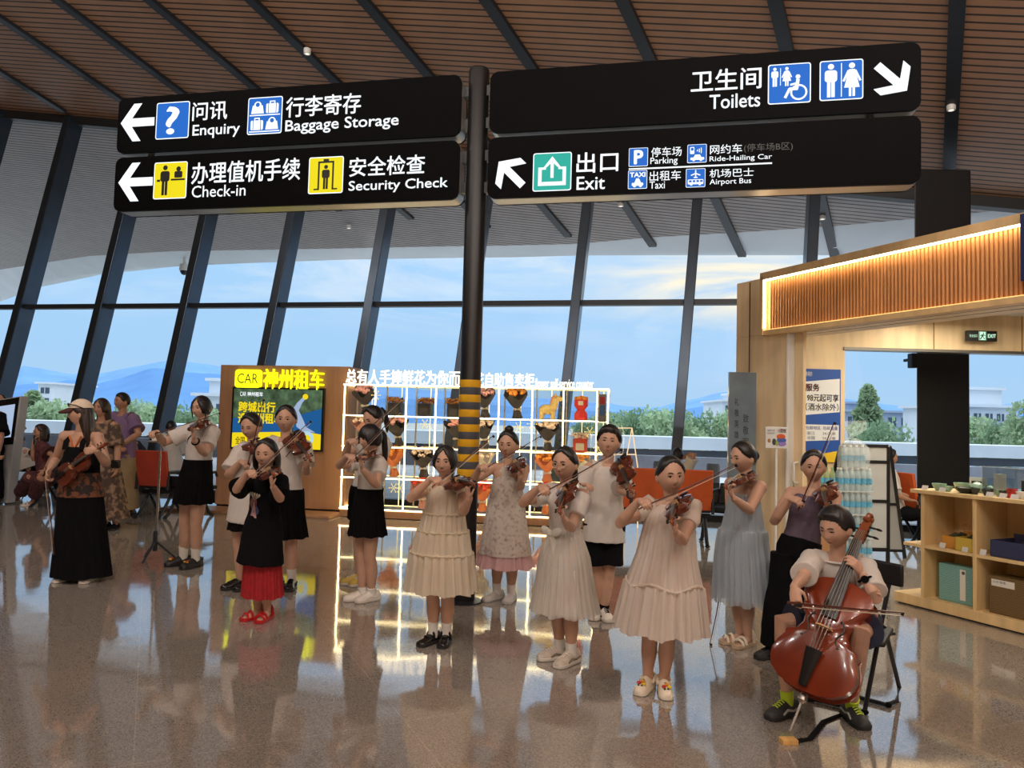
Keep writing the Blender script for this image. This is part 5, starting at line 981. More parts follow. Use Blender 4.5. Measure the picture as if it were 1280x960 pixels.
def headpt(d,feat=True):
    x,y,z=d; px,py,pz=.355*x,.425*y,.5*z
    if z<0:
        t=-z; px*=1-.34*t**1.7; py*=(1-.42*t**1.3) if y<0 else (1-.10*t)
    if y>0: px*=1+.03*math.exp(-((z+.2)/.25)**2)
    if feat and y>0:
        g=lambda v,c,s: math.exp(-((v-c)/s)**2)
        py+=.080*g(x,0,.13)*g(z,-.27,.11)+.035*g(x,0,.10)*g(z,-.05,.18)
        py-=.028*g(abs(x),.34,.15)*g(z,.03,.11)
        py+=.014*g(z,.2,.09)*g(x,0,.55)+.016*g(x,0,.22)*(g(z,-.52,.05)+g(z,-.64,.055))-.012*g(x,0,.3)*g(z,-.58,.03)+.02*g(x,0,.22)*g(z,-.9,.16)-.02*g(x,0,.3)*g(z,-.76,.07)
        py+=.012*g(abs(x),.5,.2)*g(z,-.28,.2)
    return V3(px,py,pz)
def sphdirs(n,k):
    return [[V3(math.sin(2*math.pi*j/n)*max(math.cos(-math.pi/2+math.pi*i/k),.015),math.cos(2*math.pi*j/n)*max(math.cos(-math.pi/2+math.pi*i/k),.015),math.sin(-math.pi/2+math.pi*i/k)) for j in range(n)] for i in range(k+1)]
HAIRLINE={'back':[(0,.90),(.4,.80),(.8,.50),(1.15,.16),(1.45,-.02),(1.6,.0),(1.8,-.35),(2.4,-.62),(3.15,-.7)],
 'bangs':[(0,.17),(.5,.16),(.62,.05),(.75,-.35),(1.05,-.5),(1.3,-.45),(1.8,-.6),(2.4,-.7),(3.15,-.75)],
 'curtain':[(0,.9),(.3,.62),(.6,.2),(.80,-.2),(.95,-.5),(1.4,-.5),(1.8,-.6),(2.4,-.7),(3.15,-.75)],
 'short':[(0,.66),(.6,.62),(.95,.38),(1.2,.08),(1.4,-.02),(1.55,.12),(1.8,-.15),(2.3,-.42),(3.15,-.45)],
 'bald':[(0,2),(1.2,1.2),(1.45,.2),(1.6,.2),(1.9,.2),(2.4,.1),(3.15,.1)]}
def rotz(a): c,s=math.cos(a),math.sin(a); return np.array(((c,-s,0),(s,c,0),(0,0,1)))
class HeadFrame:
    def __init__(s,c,Hh,yaw,pitch=0,roll=0):
        f=V3(math.sin(math.radians(yaw)),-math.cos(math.radians(yaw)),0); l=V3(-f[1],f[0],0); u=V3(0,0,1.)
        p=math.radians(pitch); f,u=f*math.cos(p)+u*math.sin(p),u*math.cos(p)-f*math.sin(p)
        r=math.radians(roll); l,u=l*math.cos(r)+u*math.sin(r),u*math.cos(r)-l*math.sin(r)
        s.c=np.array(c,float); s.H=Hh; s.f=f; s.l=l; s.u=u
    def __call__(s,p): return s.c+(s.l*p[0]+s.f*p[1]+s.u*p[2])*s.H
def head_geo(k,hf):
    k.rings([[hf(headpt(d)) for d in r] for r in sphdirs(48,40)])
    for sg in (-1,1):
        k.ell(hf((sg*.362,-.03,-.06)),.035*hf.H,.075*hf.H,.12*hf.H,10,8,hf.l*1.0,nrm(hf.f*.9-hf.l*sg*.35),hf.u)
def face_feat(k,hf,base,eyes=1.,smile=0):
    # material slots from base: eye white, iris, brow/lash, lip
    for sg in (-1,1):
        d=nrm((sg*.345,.93,.035)); p=headpt(d); c=hf(p+V3(0,-.004,0)); X=nrm(hf.l*1.0-hf.f*.30*sg); Y=nrm(hf.f+hf.l*.30*sg); Z=hf.u; H=hf.H
        k.ell(c,.074*H,.015*H,.029*H*eyes,12,6,X,Y,Z,mi=base); k.ell(c+Y*.007*H-Z*.001*H,.034*H,.012*H,.029*H*eyes,10,6,X,Y,Z,mi=base+1)
        k.tube([c-X*.068*H+Y*.010*H,c-X*.03*H+Y*.017*H+Z*.022*H*eyes,c+X*.03*H+Y*.017*H+Z*.022*H*eyes,c+X*.07*H+Y*.008*H],.0095*H,5,mi=base+2)
        b=[]
        for f in (-1,-.3,.4,1):
            dd=nrm((sg*(.36+.22*f),.9,.24-.03*f*f+.015*f)); b.append(hf(headpt(dd)+V3(0,.004,0)))
        k.tube(b,[.010*H,.016*H,.015*H,.006*H],6,mi=base+2)
    for z,t in ((-.535,.016),(-.575,.019)):
        b=[hf(headpt(nrm((x,.83,z+(-.01+smile*.04)*(abs(x)/.16))))+V3(0,.003,0)) for x in (-.17,-.08,0,.08,.17)]
        k.tube(b,[.006*hf.H,t*hf.H,t*hf.H*.95,t*hf.H,.006*hf.H],7,mi=base+3)
    for sg in (-1,1): k.ell(hf(headpt(nrm((sg*.06,.93,-.36)))+V3(0,-.004,0)),.016*hf.H,.01*hf.H,.010*hf.H,6,4,hf.l,hf.f,hf.u,mi=base+2)
def hair_geo(k,hf,style,t=.05,seed=1,lift=0.):
    HL=HAIRLINE[style]; xs=[a for a,_ in HL]; ys=[b for _,b in HL]; D=sphdirs(56,40); n=56; vs=[]; ok=[]
    for r in D:
        for d in r:
            phi=math.atan2(abs(d[0]),d[1]); el=math.asin(max(-1,min(1,d[2]/np.linalg.norm(d)))); th=np.interp(phi,xs,ys)+.03*noise.noise(Vector((d[0]*6+seed,d[1]*6,seed)))
            m=max(0,min(1,(el-th)/.16)); ok.append(el>th-.02)
            off=.006+t*m**1.0*(1+lift*max(0,d[2]))+.006*m*noise.noise(Vector((d[0]*9+seed,d[1]*9,d[2]*3)))
            p=headpt(d,False); vs.append(hf(p+nrm(d)*off if ok[-1] else p*.97))
    fs=[]
    for i in range(40):
        for j in range(n):
            q=(i*n+j,i*n+(j+1)%n,(i+1)*n+(j+1)%n,(i+1)*n+j)
            if sum(ok[a] for a in q)>=2: fs.append(q)
    k.add(vs,fs)
def hand(k,w,d,n,th,s,curl=40,spread=.0):
    """palm + five fingers. w wrist, d finger direction, n side the palm faces, th thumb side"""
    d=nrm(d); n=nrm(n-d*(np.array(n)@d)); th=nrm(np.array(th)-d*(np.array(th)@d)); th=nrm(th-n*(th@n))
    limb(k,[w-d*.06*s,w+d*.04*s,w+d*.22*s,w+d*.44*s+n*.01*s,w+d*.52*s+n*.015*s],[(.13*s,.10*s),(.15*s,.105*s),(.20*s,.10*s),(.21*s,.085*s),(.19*s,.07*s)],th,10)
    for i,(o,L_) in enumerate(((.155,.40),(.055,.45),(-.05,.42),(-.145,.33))):
        p=w+d*(.46-.02*abs(i-1))*s+th*o*s+n*.015*s; pts=[p]; a=0; dd0=nrm(d+th*spread*(1.5-i)*.12)
        for L2,cf in ((.45,.7),(.32,1.0),(.26,.7)):
            a+=math.radians(curl*cf*(1+.08*i)); p=p+(dd0*math.cos(a)+n*math.sin(a))*L_*L2*s; pts.append(p)
        limb(k,pts,[.052*s,.048*s,.044*s,.036*s],th,8)
    p=w+d*.10*s+th*.13*s; q=p+nrm(d*.6+th*.7+n*.25)*.2*s; r=q+nrm(d*.8+th*.15+n*.55)*.17*s; r2=r+nrm(d*.7+n*.7)*.1*s
    limb(k,[p,q,r,r2],[.075*s,.058*s,.05*s,.038*s],n,8)
def ik(Sh,T,l1,l2,hint=None,pole=(0,0,-1)):
    D=T-Sh; L_=np.linalg.norm(D)
    if L_>(l1+l2)*.995: f=L_/((l1+l2)*.995); l1*=f; l2*=f
    u=D/L_; x=(l1*l1-l2*l2+L_*L_)/(2*L_); r=math.sqrt(max(0,l1*l1-x*x)); c=Sh+u*x
    a=nrm(np.cross(u,(0,0,1) if abs(u[2])<.95 else (0,1,0))); b=np.cross(u,a); best=None
    for i in range(72):
        q=2*math.pi*i/72; e=c+r*(a*math.cos(q)+b*math.sin(q))
        sc_=(np.linalg.norm(proj(e)-np.array(hint)) if hint is not None else -60*(nrm(e-c)@nrm(pole)) if r>1e-5 else 0) - (3*(nrm(e-c)@nrm(pole)) if r>1e-5 else 0)
        if best is None or sc_<best[0]: best=(sc_,e)
    return best[1]
TR=[(-.12,.050,.045),(-.03,.080,.060),(.08,.086,.062),(.25,.077,.056),(.38,.070,.052),(.55,.076,.056),(.74,.086,.058),(.86,.088,.050),(.94,.068,.040),(1.0,.036,.034)]
m_skin=M('skin',(192,152,128),.5,noise_=.06,ns=14,spec=.35); m_skin2=M('tanned skin',(168,126,102),.5,noise_=.06,ns=14,spec=.35)
m_eyew=M('eye white',(196,188,180),.3); m_iris=M('dark iris',(26,18,14),.15); m_brow=M('brow brown black',(34,26,22),.7); m_lip=M('lip rose',(168,92,82),.4)
m_hairb=M('black hair',(24,20,19),.42,noise_=.35,ns=50,bump=.5,stretch=(1,1,.15)); m_hairbr=M('dark brown hair',(44,30,24),.42,noise_=.35,ns=50,bump=.5,stretch=(1,1,.15))
class Person:
    def __init__(s,label,foot,head,Hh,body=0,face=None,pitch=0,roll=0,skin=None,adult=False,wide=1.,dyh=0.,hips=None,lean=0.):
        s.wide=wide; s.skin=skin or m_skin; g=np.array(foot,float) if len(foot)==3 else G(*foot); s.g=g; s.hc=W(head[0],head[1],g[1]+dyh) if len(head)==2 else np.array(head,float); s.Hh=Hh
        s.H=s.hc[2]+.5*Hh; s.adult=adult; b=math.radians(body); s.f=V3(math.sin(b),-math.cos(b),0); s.l=V3(-s.f[1],s.f[0],0); s.u=Z3
        s.hf=HeadFrame(s.hc,Hh,body if face is None else face,pitch,roll)
        s.neck=s.hc-Z3*(.5*Hh+.040*s.H)-s.hf.f*.05*Hh*0-s.f*.10*Hh; H=s.H
        if hips is not None: s.pel=np.array(hips,float)
        else: q=g*.45+V3(s.neck[0],s.neck[1],0)*.55; s.pel=V3(q[0],q[1],.50*H)
        s.sw=.098*H*wide; s.hw=.048*H*wide
        up=nrm(s.neck-s.pel); s.up=up; s.fs=nrm(s.f-up*(s.f@up))
        s.sh={1:s.neck-up*.022*H+s.l*s.sw,-1:s.neck-up*.022*H-s.l*s.sw}      # +1 = the person's left
        s.hip={1:s.pel-Z3*.02*H+s.l*s.hw,-1:s.pel-Z3*.02*H-s.l*s.hw}
        s.kn={}; s.an={}; s.td={}; s.el={}; s.wr={}; s.hd={}
        s.t=root('person',g,label,'person'); s.vox=.0042; s.legs=True
    def stand(s,fl=None,fr=None,toe=None,splay=14,px=True):
        for sg,p in ((1,fl),(-1,fr)):
            if p is None: q=s.g+s.l*s.hw*1.05*sg
            else: q=G(*p)
            b=math.radians(splay*sg); tf=s.f if toe is None else V3(math.sin(math.radians(toe)),-math.cos(math.radians(toe)),0); s.td[sg]=rotz(b)@tf
            s.an[sg]=q-s.td[sg]*.03*s.H+Z3*.048*s.H; s.kn[sg]=(s.hip[sg]*.47+s.an[sg]*.53)+s.f*.012*s.H
        return s
    def leg(s,sg,knee,ankle,toe): s.kn[sg]=np.array(knee,float); s.an[sg]=np.array(ankle,float); t=np.array(toe,float); t[2]=0; s.td[sg]=nrm(t); return s
    def arm(s,sg,wr,elb=None,hd=None,pole=None):
        la=.172*s.H; lb=.148*s.H; s.wr[sg]=np.array(wr,float); s.el[sg]=ik(s.sh[sg],s.wr[sg],la,lb,elb,pole if pole is not None else -Z3+s.l*sg*.4); s.hd[sg]=hd; return s
    def arm_down(s,sg,out=.05,fwd=.03):
        w=s.sh[sg]-Z3*.31*s.H+s.l*sg*out+s.f*fwd; s.arm(sg,w,None,(-Z3,-s.l*sg,s.f,25)); return s
    def torso(s,t0,t1,infl,n=20,lat=None,hang=False):
        out=[]; H=s.H; ts=[t for t,_,_ in TR]; N=14
        for i in range(N):
            t=t0+(t1-t0)*i/(N-1); ti=t; t=max(t,.06) if hang else t; a=np.interp(t,ts,[x for _,x,_ in TR])*H*s.wide+infl; b=np.interp(t,ts,[x for _,_,x in TR])*H*(.9+.1*s.wide)+infl
            out.append((s.pel+(s.neck-s.pel)*ti,(a,b)))
        return out
    def body(s,feat=True,smile=0,eyes=1.,vox=None,noarms=False):
        k=MB(); H=s.H; a=s.adult; R=s.skin
        tr=s.torso(-.12,1.0,0); limb(k,[p for p,_ in tr],[r for _,r in tr],s.l,22)
        limb(k,[s.neck-s.up*.03*H,s.neck+s.up*.01*H,s.hc-s.hf.u*.26*s.Hh-s.hf.f*.06*s.Hh,s.hc-s.hf.u*.05*s.Hh-s.hf.f*.05*s.Hh],[.042*H,.031*H,.030*H,.032*H],s.l,14)
        head_geo(k,s.hf); w=s.wide**.5
        for sg in (1,-1):
            limb(k,[s.neck-s.up*.012*H+s.l*sg*.02*H,s.neck-s.up*.016*H+s.l*sg*.06*H,s.sh[sg]],[.03*H,.030*H,.031*H],s.f,12)
            if sg in s.wr:
                e=s.el[sg]; S_=s.sh[sg]; T=s.wr[sg]; k.ell(S_,.034*H*w,.034*H*w,.034*H*w,12,8)
                limb(k,[S_,S_*.7+e*.3,S_*.35+e*.65,e,e*.75+T*.25,e*.4+T*.6,T],[.031*H*w,.030*H*w,.027*H*w,.0235*H*w,.0245*H*w,.020*H*w,.0158*H],None,14)
                hd=s.hd[sg]
                if hd: hand(k,T,hd[0],hd[1],hd[2],.105*H if not a else .103*H,hd[3] if len(hd)>3 else 40,.3)
            if s.legs and sg in s.kn:
                h,kn,an=s.hip[sg],s.kn[sg],s.an[sg]; td=s.td[sg]
                bk_=-td*.006*H
                limb(k,[h+Z3*.02*H,h*.75+kn*.25,h*.35+kn*.65,kn,kn*.8+an*.2+bk_,kn*.55+an*.45+bk_,kn*.2+an*.8,an],[.050*H*w,.050*H*w,.041*H*w,.033*H*w,.034*H*w,.0345*H*w,.0235*H,.0205*H],s.l,16)
                limb(k,[an-td*.02*H-Z3*.012*H,an+td*.02*H-Z3*.022*H,an+td*.07*H-Z3*.034*H,an+td*.10*H-Z3*.040*H],[(.018*H,.022*H),(.022*H,.02*H),(.026*H,.011*H),(.018*H,.007*H)],s.l,10)
        m=remesh(k,vox or s.vox,2)
        if feat: face_feat(m,s.hf,1,eyes,smile)
        return m.build('body',[R,m_eyew,m_iris,m_brow,m_lip],s.t,ang=180)
    # ---- clothing
    def shirt(s,mat,t0=-.1,sleeve=.62,infl=.016,loose=.012,name='shirt',t1=.965,seed=1,wr=.006,label=None,vox=.006,flare=0.):
        k=MB(); H=s.H; tr=s.torso(t0,t1,infl,hang=True); q=[]
        for i,(p,r) in enumerate(tr): f=1-i/(len(tr)-1); q.append((r[0]+(loose+flare*f)*f,r[1]+(loose+flare*f)*f))
        limb(k,[p for p,_ in tr],q,s.l,24)
        for sg in (1,-1):
            if sg not in s.wr or sleeve<=0: 
                continue
            e,S_,T=s.el[sg],s.sh[sg],s.wr[sg]
            limb(k,[s.neck-s.up*.02*H+s.l*sg*.035*H,S_-s.l*sg*.01*H+Z3*.004],[.028*H+infl*.7,.036*H+infl],s.f,14)
            pts=[S_]; rr=[.037*H+infl]
            if sleeve<=1: pts+=[S_*(1-sleeve*.5)+e*sleeve*.5,S_*(1-sleeve)+e*sleeve]; rr+=[.036*H+infl,.034*H+infl+loose*.9]
            else: f=sleeve-1; pts+=[S_*.5+e*.5,e,e*(1-f)+T*f]; rr+=[.034*H+infl,.029*H+infl,.024*H+infl]
            limb(k,pts,rr,None,16)
        m=wrinkle(remesh(k,vox,3),wr,14,seed); return m.build(name,mat,s.t,ang=180,label=label)
    def skirt(s,mat,rings,pleats=14,name='skirt',seed=1,label=None,twist=0.,cx=None,n=160,edge=None,thick=0,mats=None,clear=0):
        """rings: (z, half-width, half-depth, fold amplitude[, dx, dy]) from top to hem"""
        rg=[]; N=5; full=[]
        for i in range(len(rings)-1):
            for j in range(N): f=j/N; full.append([rings[i][c]*(1-f)+rings[i+1][c]*f for c in range(4)])
        full.append(list(rings[-1][:4])); z0=rings[0][0]; z1=rings[-1][0]; r_=random.Random(seed); ph=[r_.uniform(0,6.28) for _ in range(4)]
        for z,a,b,am in full:
            if clear:
                t=(z-s.pel[2])/(s.neck[2]-s.pel[2]); t=max(t,.06); ts=[x for x,_,_ in TR]; a=max(a,np.interp(t,ts,[x for _,x,_ in TR])*s.H*s.wide+clear); b=max(b,np.interp(t,ts,[x for _,_,x in TR])*s.H+clear)
            if z>s.pel[2]: f=(z-s.pel[2])/(s.neck[2]-s.pel[2]); c=s.pel+(s.neck-s.pel)*f; c=V3(c[0],c[1],z)
            else:
                f=(s.pel[2]-z)/s.pel[2]; m=(s.an[1]+s.an[-1])/2 if 1 in s.an else s.g; c=V3(s.pel[0]*(1-f)+m[0]*f,s.pel[1]*(1-f)+m[1]*f,z)
            row=[]
            for j in range(n):
                q=2*math.pi*j/n; w=am*(.6*math.sin(pleats*q+ph[0]+1.2*math.sin(3*q+ph[1]))+.4*math.sin(pleats*.5*q*2//1*1.0+ph[2]) if False else math.sin(pleats*q+ph[0]+1.3*math.sin(2*q+ph[1])+.5*math.sin(6*z))*.45+math.sin((pleats//2+1)*q+ph[2])*.3+math.sin((2*pleats+3)*q+ph[3]+2*math.sin(3*q))*.3)
                dz=(.35*am*math.sin((pleats//3+1)*q+ph[3])) if z==full[-1][0] else 0
                row.append(c+s.l*(a+w)*math.cos(q)+s.f*(b+w)*math.sin(q)+Z3*dz)
            rg.append(row)
        k=MB(); k.rings(rg,cap=False)
        o=k.build(name,mat,s.t,ang=180,label=label)
        return o
    def legwear(s,mat,f,name='shorts',infl=.014,loose=.012,label=None,seed=3,top=.25,vox=.006):
        """f: 1 = down to the knee, 2 = to the ankle"""
        k=MB(); H=s.H; tr=s.torso(-.12,top,infl*.8); limb(k,[p for p,_ in tr],[r for _,r in tr],s.l,22)
        for sg in (1,-1):
            h,kn,an=s.hip[sg],s.kn[sg],s.an[sg]; w=s.wide**.5
            if f<=1: limb(k,[h+Z3*.02*H,h*(1-f*.5)+kn*f*.5,h*(1-f)+kn*f],[.053*H*w+infl,.051*H*w+infl,.046*H*w+infl+loose],s.l,18)
            else: q=f-1; limb(k,[h+Z3*.02*H,h*.5+kn*.5,kn,kn*.5+an*.5,kn*(1-q)+an*q],[.053*H*w+infl,.048*H*w+infl,.038*H*w+infl+loose*.7,.033*H*w+infl+loose,.026*H*w+infl+loose],s.l,18)
        m=wrinkle(remesh(k,vox,3),.006,12,seed); return m.build(name,mat,s.t,ang=180,label=label)
    def socks(s,mat,h=.06):
        for sg in (1,-1):
            an,kn=s.an[sg],s.kn[sg]; u=nrm(kn-an); k=MB(); H=s.H; k.tube([an-Z3*.02*H,an,an+u*h*H*.5,an+u*h*H,an+u*h*H*1.02],[.024*H,.0245*H,.0255*H,.027*H,.0235*H],16); k.build('sock',mat,s.t)
    def shoes(s,mat,sole,kind='sneaker',L=None,accent=None,label=None):
        H=s.H; L=L or .155*H
        for sg in (1,-1):
            an=s.an[sg]; td=s.td[sg]; l=V3(-td[1],td[0],0); c=V3(an[0],an[1],0)+td*(.03*H); hl=L/2; wd=L*.185
            prof=[(-.5,.62,.50),(-.44,.80,.56),(-.25,.86,.60),(-.05,.86,.58),(.12,.94,.44),(.28,1.02,.34),(.40,.92,.27),(.47,.66,.20),(.5,.35,.13)]
            ks=MB(); ks.rings([[c+td*x*L+l*y*wd*w*1.06+Z3*z for y,z in ((-1,.002),(1,.002),(1.04,.02+.004),(-1.04,.02+.004))] for x,w,_ in prof]); 
            if kind=='sandal':
                sh=ks.build('sandal',sole,s.t,label=label)
                for x,hh in ((-.30,.40),(.12,.30),(.3,.24)):
                    k=MB(); w=np.interp(x,[p[0] for p in prof],[p[1] for p in prof])*wd; k.tube([c+td*x*L+l*w*math.cos(q)*1.06+Z3*(.018+hh*L*.75*math.sin(q)) for q in [math.pi*i/10 for i in range(11)]],[.009]*11,6,flat=.5); k.build('strap',mat,sh)
                k=MB(); k.tube([c-td*.42*L+l*wd*.8+Z3*.03,c-td*.5*L+Z3*.075,c-td*.42*L-l*wd*.8+Z3*.03],.008,6); k.tube([c-td*.30*L+l*wd*math.cos(q)+Z3*(.06+.045*math.sin(q)) for q in [math.pi*i/8 for i in range(9)]],.007,6); k.build('strap',mat,sh)
                continue
            ht={'sneaker':1.,'clog':1.05,'flat':.62,'maryjane':.66}[kind]; k=MB(); rg=[]
            for x,w,hh in prof:
                hz=hh*L*.52*ht; 
                if kind in('flat','maryjane') : hz=hh*L*.40 if x>-.35 else hh*L*.46
                rg.append([c+td*x*L+l*wd*w*math.cos(q)*(1.0 if math.sin(q)<.5 else .96)+Z3*(.018+max(0,math.sin(q))**.8*hz) for q in [math.pi*(-.06)+math.pi*1.12*i/12 for i in range(13)]])
            k.rings(rg); sh=k.build('shoe',mat,s.t,ang=60,label=label); ks.build('sole',sole,sh,bevel=.004)
            if kind=='clog':
                k=MB(); k.tube([c-td*.12*L+l*wd*.98+Z3*.05,c-td*.40*L+l*wd*.85+Z3*.072,c-td*.56*L+Z3*.078,c-td*.40*L-l*wd*.85+Z3*.072,c-td*.12*L-l*wd*.98+Z3*.05],.009,7); k.build('heel_strap',mat,sh)
                for q,xx in ((0,.12),(.5,.22),(-.5,.2),(.25,.33),(-.3,.34)):
                    k=MB(); p=c+td*xx*L+l*wd*q*.9+Z3*(.022+np.interp(xx,[p[0] for p in prof],[p[2] for p in prof])*L*.54*(1-.35*abs(q)*1.2)); k.ell(p,.0075,.0075,.004,7,4); k.build('hole',M('dark hole',(60,54,50),.8),sh)
                if accent:
                    for i,(q,xx) in enumerate(((.1,.20),(-.35,.27),(.45,.28))):
                        k=MB(); p=c+td*xx*L+l*wd*q+Z3*(.026+np.interp(xx,[p[0] for p in prof],[p[2] for p in prof])*L*.54*(1-.25*abs(q))); k.ell(p,.013,.013,.009,9,5); k.build('charm',accent[i%len(accent)],sh)
            elif kind in('maryjane',):
                k=MB(); k.tube([c-td*.08*L+l*wd*.92*math.cos(q)+Z3*(.03+.062*math.sin(q)) for q in [math.pi*i/10 for i in range(11)]],[.008]*11,6,flat=.5); k.build('strap',mat,sh)
                if accent: k=MB(); k.ell(c+td*.13*L+Z3*(.02+.44*L*.40),.02,.014,.008,8,5,l,td,Z3); k.build('bow_trim',accent[0],sh)
            elif kind=='sneaker' and accent:
                k=MB()
                for i in range(4):
                    x=.02+.07*i; hz=np.interp(x,[p[0] for p in prof],[p[2] for p in prof])*L*.53; k.tube([c+td*x*L-l*wd*.4+Z3*(.018+hz*.93),c+td*x*L+Z3*(.02+hz*1.02),c+td*x*L+l*wd*.4+Z3*(.018+hz*.93)],.0042,5)
                k.build('laces',accent[0],sh)
                for sd in (-1,1):
                    k=MB(); P_=[]
                    for x,zz in ((-.40,.35),(-.2,.22),(0,.42),(.16,.18)):
                        w=np.interp(x,[p[0] for p in prof],[p[1] for p in prof])*wd; hh=np.interp(x,[p[0] for p in prof],[p[2] for p in prof])*L*.52; P_.append(c+td*x*L+l*sd*w*1.0+Z3*(.018+hh*zz))
                    k.tube(P_,[.006]*4,6); k.build('side_stripe',accent[-1],sh)
    def hair(s,style='back',mat=None,t=.05,extra=(),lift=0,label=None):
        k=MB(); hf=s.hf; H=hf.H; hair_geo(k,hf,style,t,seed=s.g[0]*3,lift=lift)
        for e in extra:
            if e=='bun': k.ell(hf((0,-.16,.56)),.17*H,.17*H,.14*H,14,9,hf.l,hf.f,hf.u)
            elif e=='lowbun': k.ell(hf((0,-.50,.0)),.16*H,.13*H,.16*H,14,9,hf.l,hf.f,hf.u)
            elif e in('pony','longpony'):
                L_=.7 if e=='pony' else 1.25; a=hf((0,-.44,.22)); k.tube([hf((0,-.40,.20)),hf((0,-.52,.22)),hf((.03,-.60,.02)),hf((.04,-.58,-.3*L_-.1)),hf((.02,-.54,-.75*L_-.1)),hf((0,-.50,-1.0*L_-.1))],[.07*H,.08*H,.11*H,.12*H,.09*H,.02*H],12)
            elif e=='sidepony': k.tube([hf((.30,-.30,.0)),hf((.42,-.28,-.12)),hf((.44,-.2,-.5)),hf((.42,-.14,-1.0)),hf((.40,-.1,-1.25))],[.07*H,.10*H,.10*H,.075*H,.015*H],12)
            elif e=='braid':
                for i in range(9): k.ell(hf((.10+.02*(i%2),-.48-.012*i,.15-.13*i)),.085*H*(1-.05*i),.08*H*(1-.05*i),.09*H,9,6,hf.l,hf.f,hf.u)
            elif e=='long':
                rg=[]
                for z,a,b,y in ((.2,.36,.30,-.14),(-.1,.39,.30,-.17),(-.5,.42,.24,-.24),(-.9,.43,.17,-.30),(-1.3,.38,.12,-.32),(-1.6,.25,.07,-.32)):
                    rg.append([hf((a*math.cos(q)*(1+.06*math.sin(7*q)),y+b*math.sin(q)*(1+.06*math.sin(9*q)),z)) for q in [6.2832*j/30 for j in range(30)]])
                k.rings(rg)
            elif e=='bob':
                for sg in (-1,1): limb(k,[hf((sg*.34,-.05,.1)),hf((sg*.40,-.04,-.15)),hf((sg*.40,-.05,-.42)),hf((sg*.36,-.07,-.6))],[(.10*H,.2*H),(.075*H,.22*H),(.07*H,.2*H),(.03*H,.1*H)],hf.l,12)
                limb(k,[hf((0,-.36,.1)),hf((0,-.42,-.2)),hf((0,-.38,-.58))],[(.3*H,.10*H),(.34*H,.09*H),(.28*H,.05*H)],hf.l,14)
            elif e=='locks':
                for sg in (-1,1): k.tube([hf((sg*.27,.27,.26)),hf((sg*.355,.19,.0)),hf((sg*.36,.16,-.3)),hf((sg*.34,.14,-.52))],[.03*H,.035*H,.03*H,.008*H],7)
        return k.build('hair',mat or m_hairb,s.t,ang=60,label=label)
def sphere_ray(px,c,R,near=True):
    d=ray(*px); dn=nrm(d); q=CAMP-np.array(c); b=dn@q; cc=q@q-R*R; disc=b*b-cc
    if disc<0: return CAMP+dn*(-b)
    t=-b-math.sqrt(disc) if near else -b+math.sqrt(disc); return CAMP+dn*t
def violinist(P,scroll,frog,tip,elR,elL,vs,label,blabel,near=True,vset=None,bowlen=None,hand_dy=(-.42,.12),chin=None,tiltr=28,tipnear=None,bow=True):
    """puts a violin under the chin, scroll towards pixel `scroll`, and the bow from pixel `frog` to pixel `tip`"""
    s=P; H=s.H
    o=s.neck+s.l*.055*H+s.f*.045*H+Z3*.018*H if chin is None else chin
    Sx=sphere_ray(scroll,o,.585*vs,near); Y=nrm(Sx-o); up=nrm(Z3*math.cos(math.radians(tiltr))-s.l*math.sin(math.radians(tiltr))+s.f*.1)
    X,Y,Z=frame(Y,up); o2=o-Y*.03*vs
    P.vio=place_instrument(vset or VIO,'violin',label,'violin',o2,X,Y,Z,vs,'violins of the players')
    N=o2+Y*.455*vs+Z*.02*vs; hs=.105*H
    w=N+X*.028-Z*.62*hs+(-Y)*.01; P.arm(1,w,elL,(Z*1.0-X*.12+Y*.12,-X,Y,52))
    if not bow: return
    BL=bowlen or .66*vs; B=o2+Y*.205*vs+Z*.048*vs; best=None
    for i in range(60):
        yy=s.g[1]+hand_dy[0]+(hand_dy[1]-hand_dy[0])*i/59; A=W(frog[0],frog[1],yy)
        for nr in ((True,False) if tipnear is None else (tipnear,)):
            T=sphere_ray(tip,A,BL,nr); d=nrm(T-A); q=A+d*max(0.03,min(BL,(B-A)@d)); e=np.linalg.norm(q-B)+.15*max(0,np.linalg.norm(A-s.sh[-1])-.31*H)*4+.3*max(0,.12*H-np.linalg.norm(A-s.sh[-1]))
            if best is None or e<best[0]: best=(e,A,T)
    _,A,T=best; hd=B-(A+(T-A)*.5); P.bow=make_bow(A,A+nrm(T-A)*BL,blabel,-Z)
    eg=W(elR[0],elR[1],s.g[1]) if elR else s.sh[-1]-Z3*.15*H; d=nrm((A-eg)*V3(1,1,.45)); bd=nrm(T-A); d=nrm(d-bd*(d@bd)*.5)
    wr=A-d*.50*hs+Z*.028+bd*.005; P.arm(-1,wr,elR,(d-Z3*.1,-Z,-bd*-1.0,48))
    return P

def surf(obj,o,d):
    """point of a garment hit from o along d, in world space"""
    from mathutils.bvhtree import BVHTree
    me=obj.data; b=BVHTree.FromPolygons([v.co.copy() for v in me.vertices],[tuple(p.vertices) for p in me.polygons]); h=b.ray_cast(Vector(o),Vector(d)); return None if h[0] is None else (np.array(h[0]),np.array(h[1]))
def patch(P,obj,c,poly,mat,name,off=.004,label=None):
    """thin print laid on the front of a garment; poly in metres round c, seen from the front"""
    k=MB(); vs=[]
    for x,z in poly:
        h=surf(obj,c+P.l*x+Z3*z+P.f*.5,-P.f); vs.append((h[0] if h else c+P.l*x+Z3*z+P.f*.1)+P.f*off)
    cc=surf(obj,c+P.f*.5+Z3*np.mean([z for _,z in poly])+P.l*np.mean([x for x,_ in poly]),-P.f); vs.append((cc[0] if cc else c+P.f*.1)+P.f*off); n=len(poly)
    k.add(vs,[(i,(i+1)%n,n) for i in range(n)]); return k.build(name,mat,P.t,label=label)
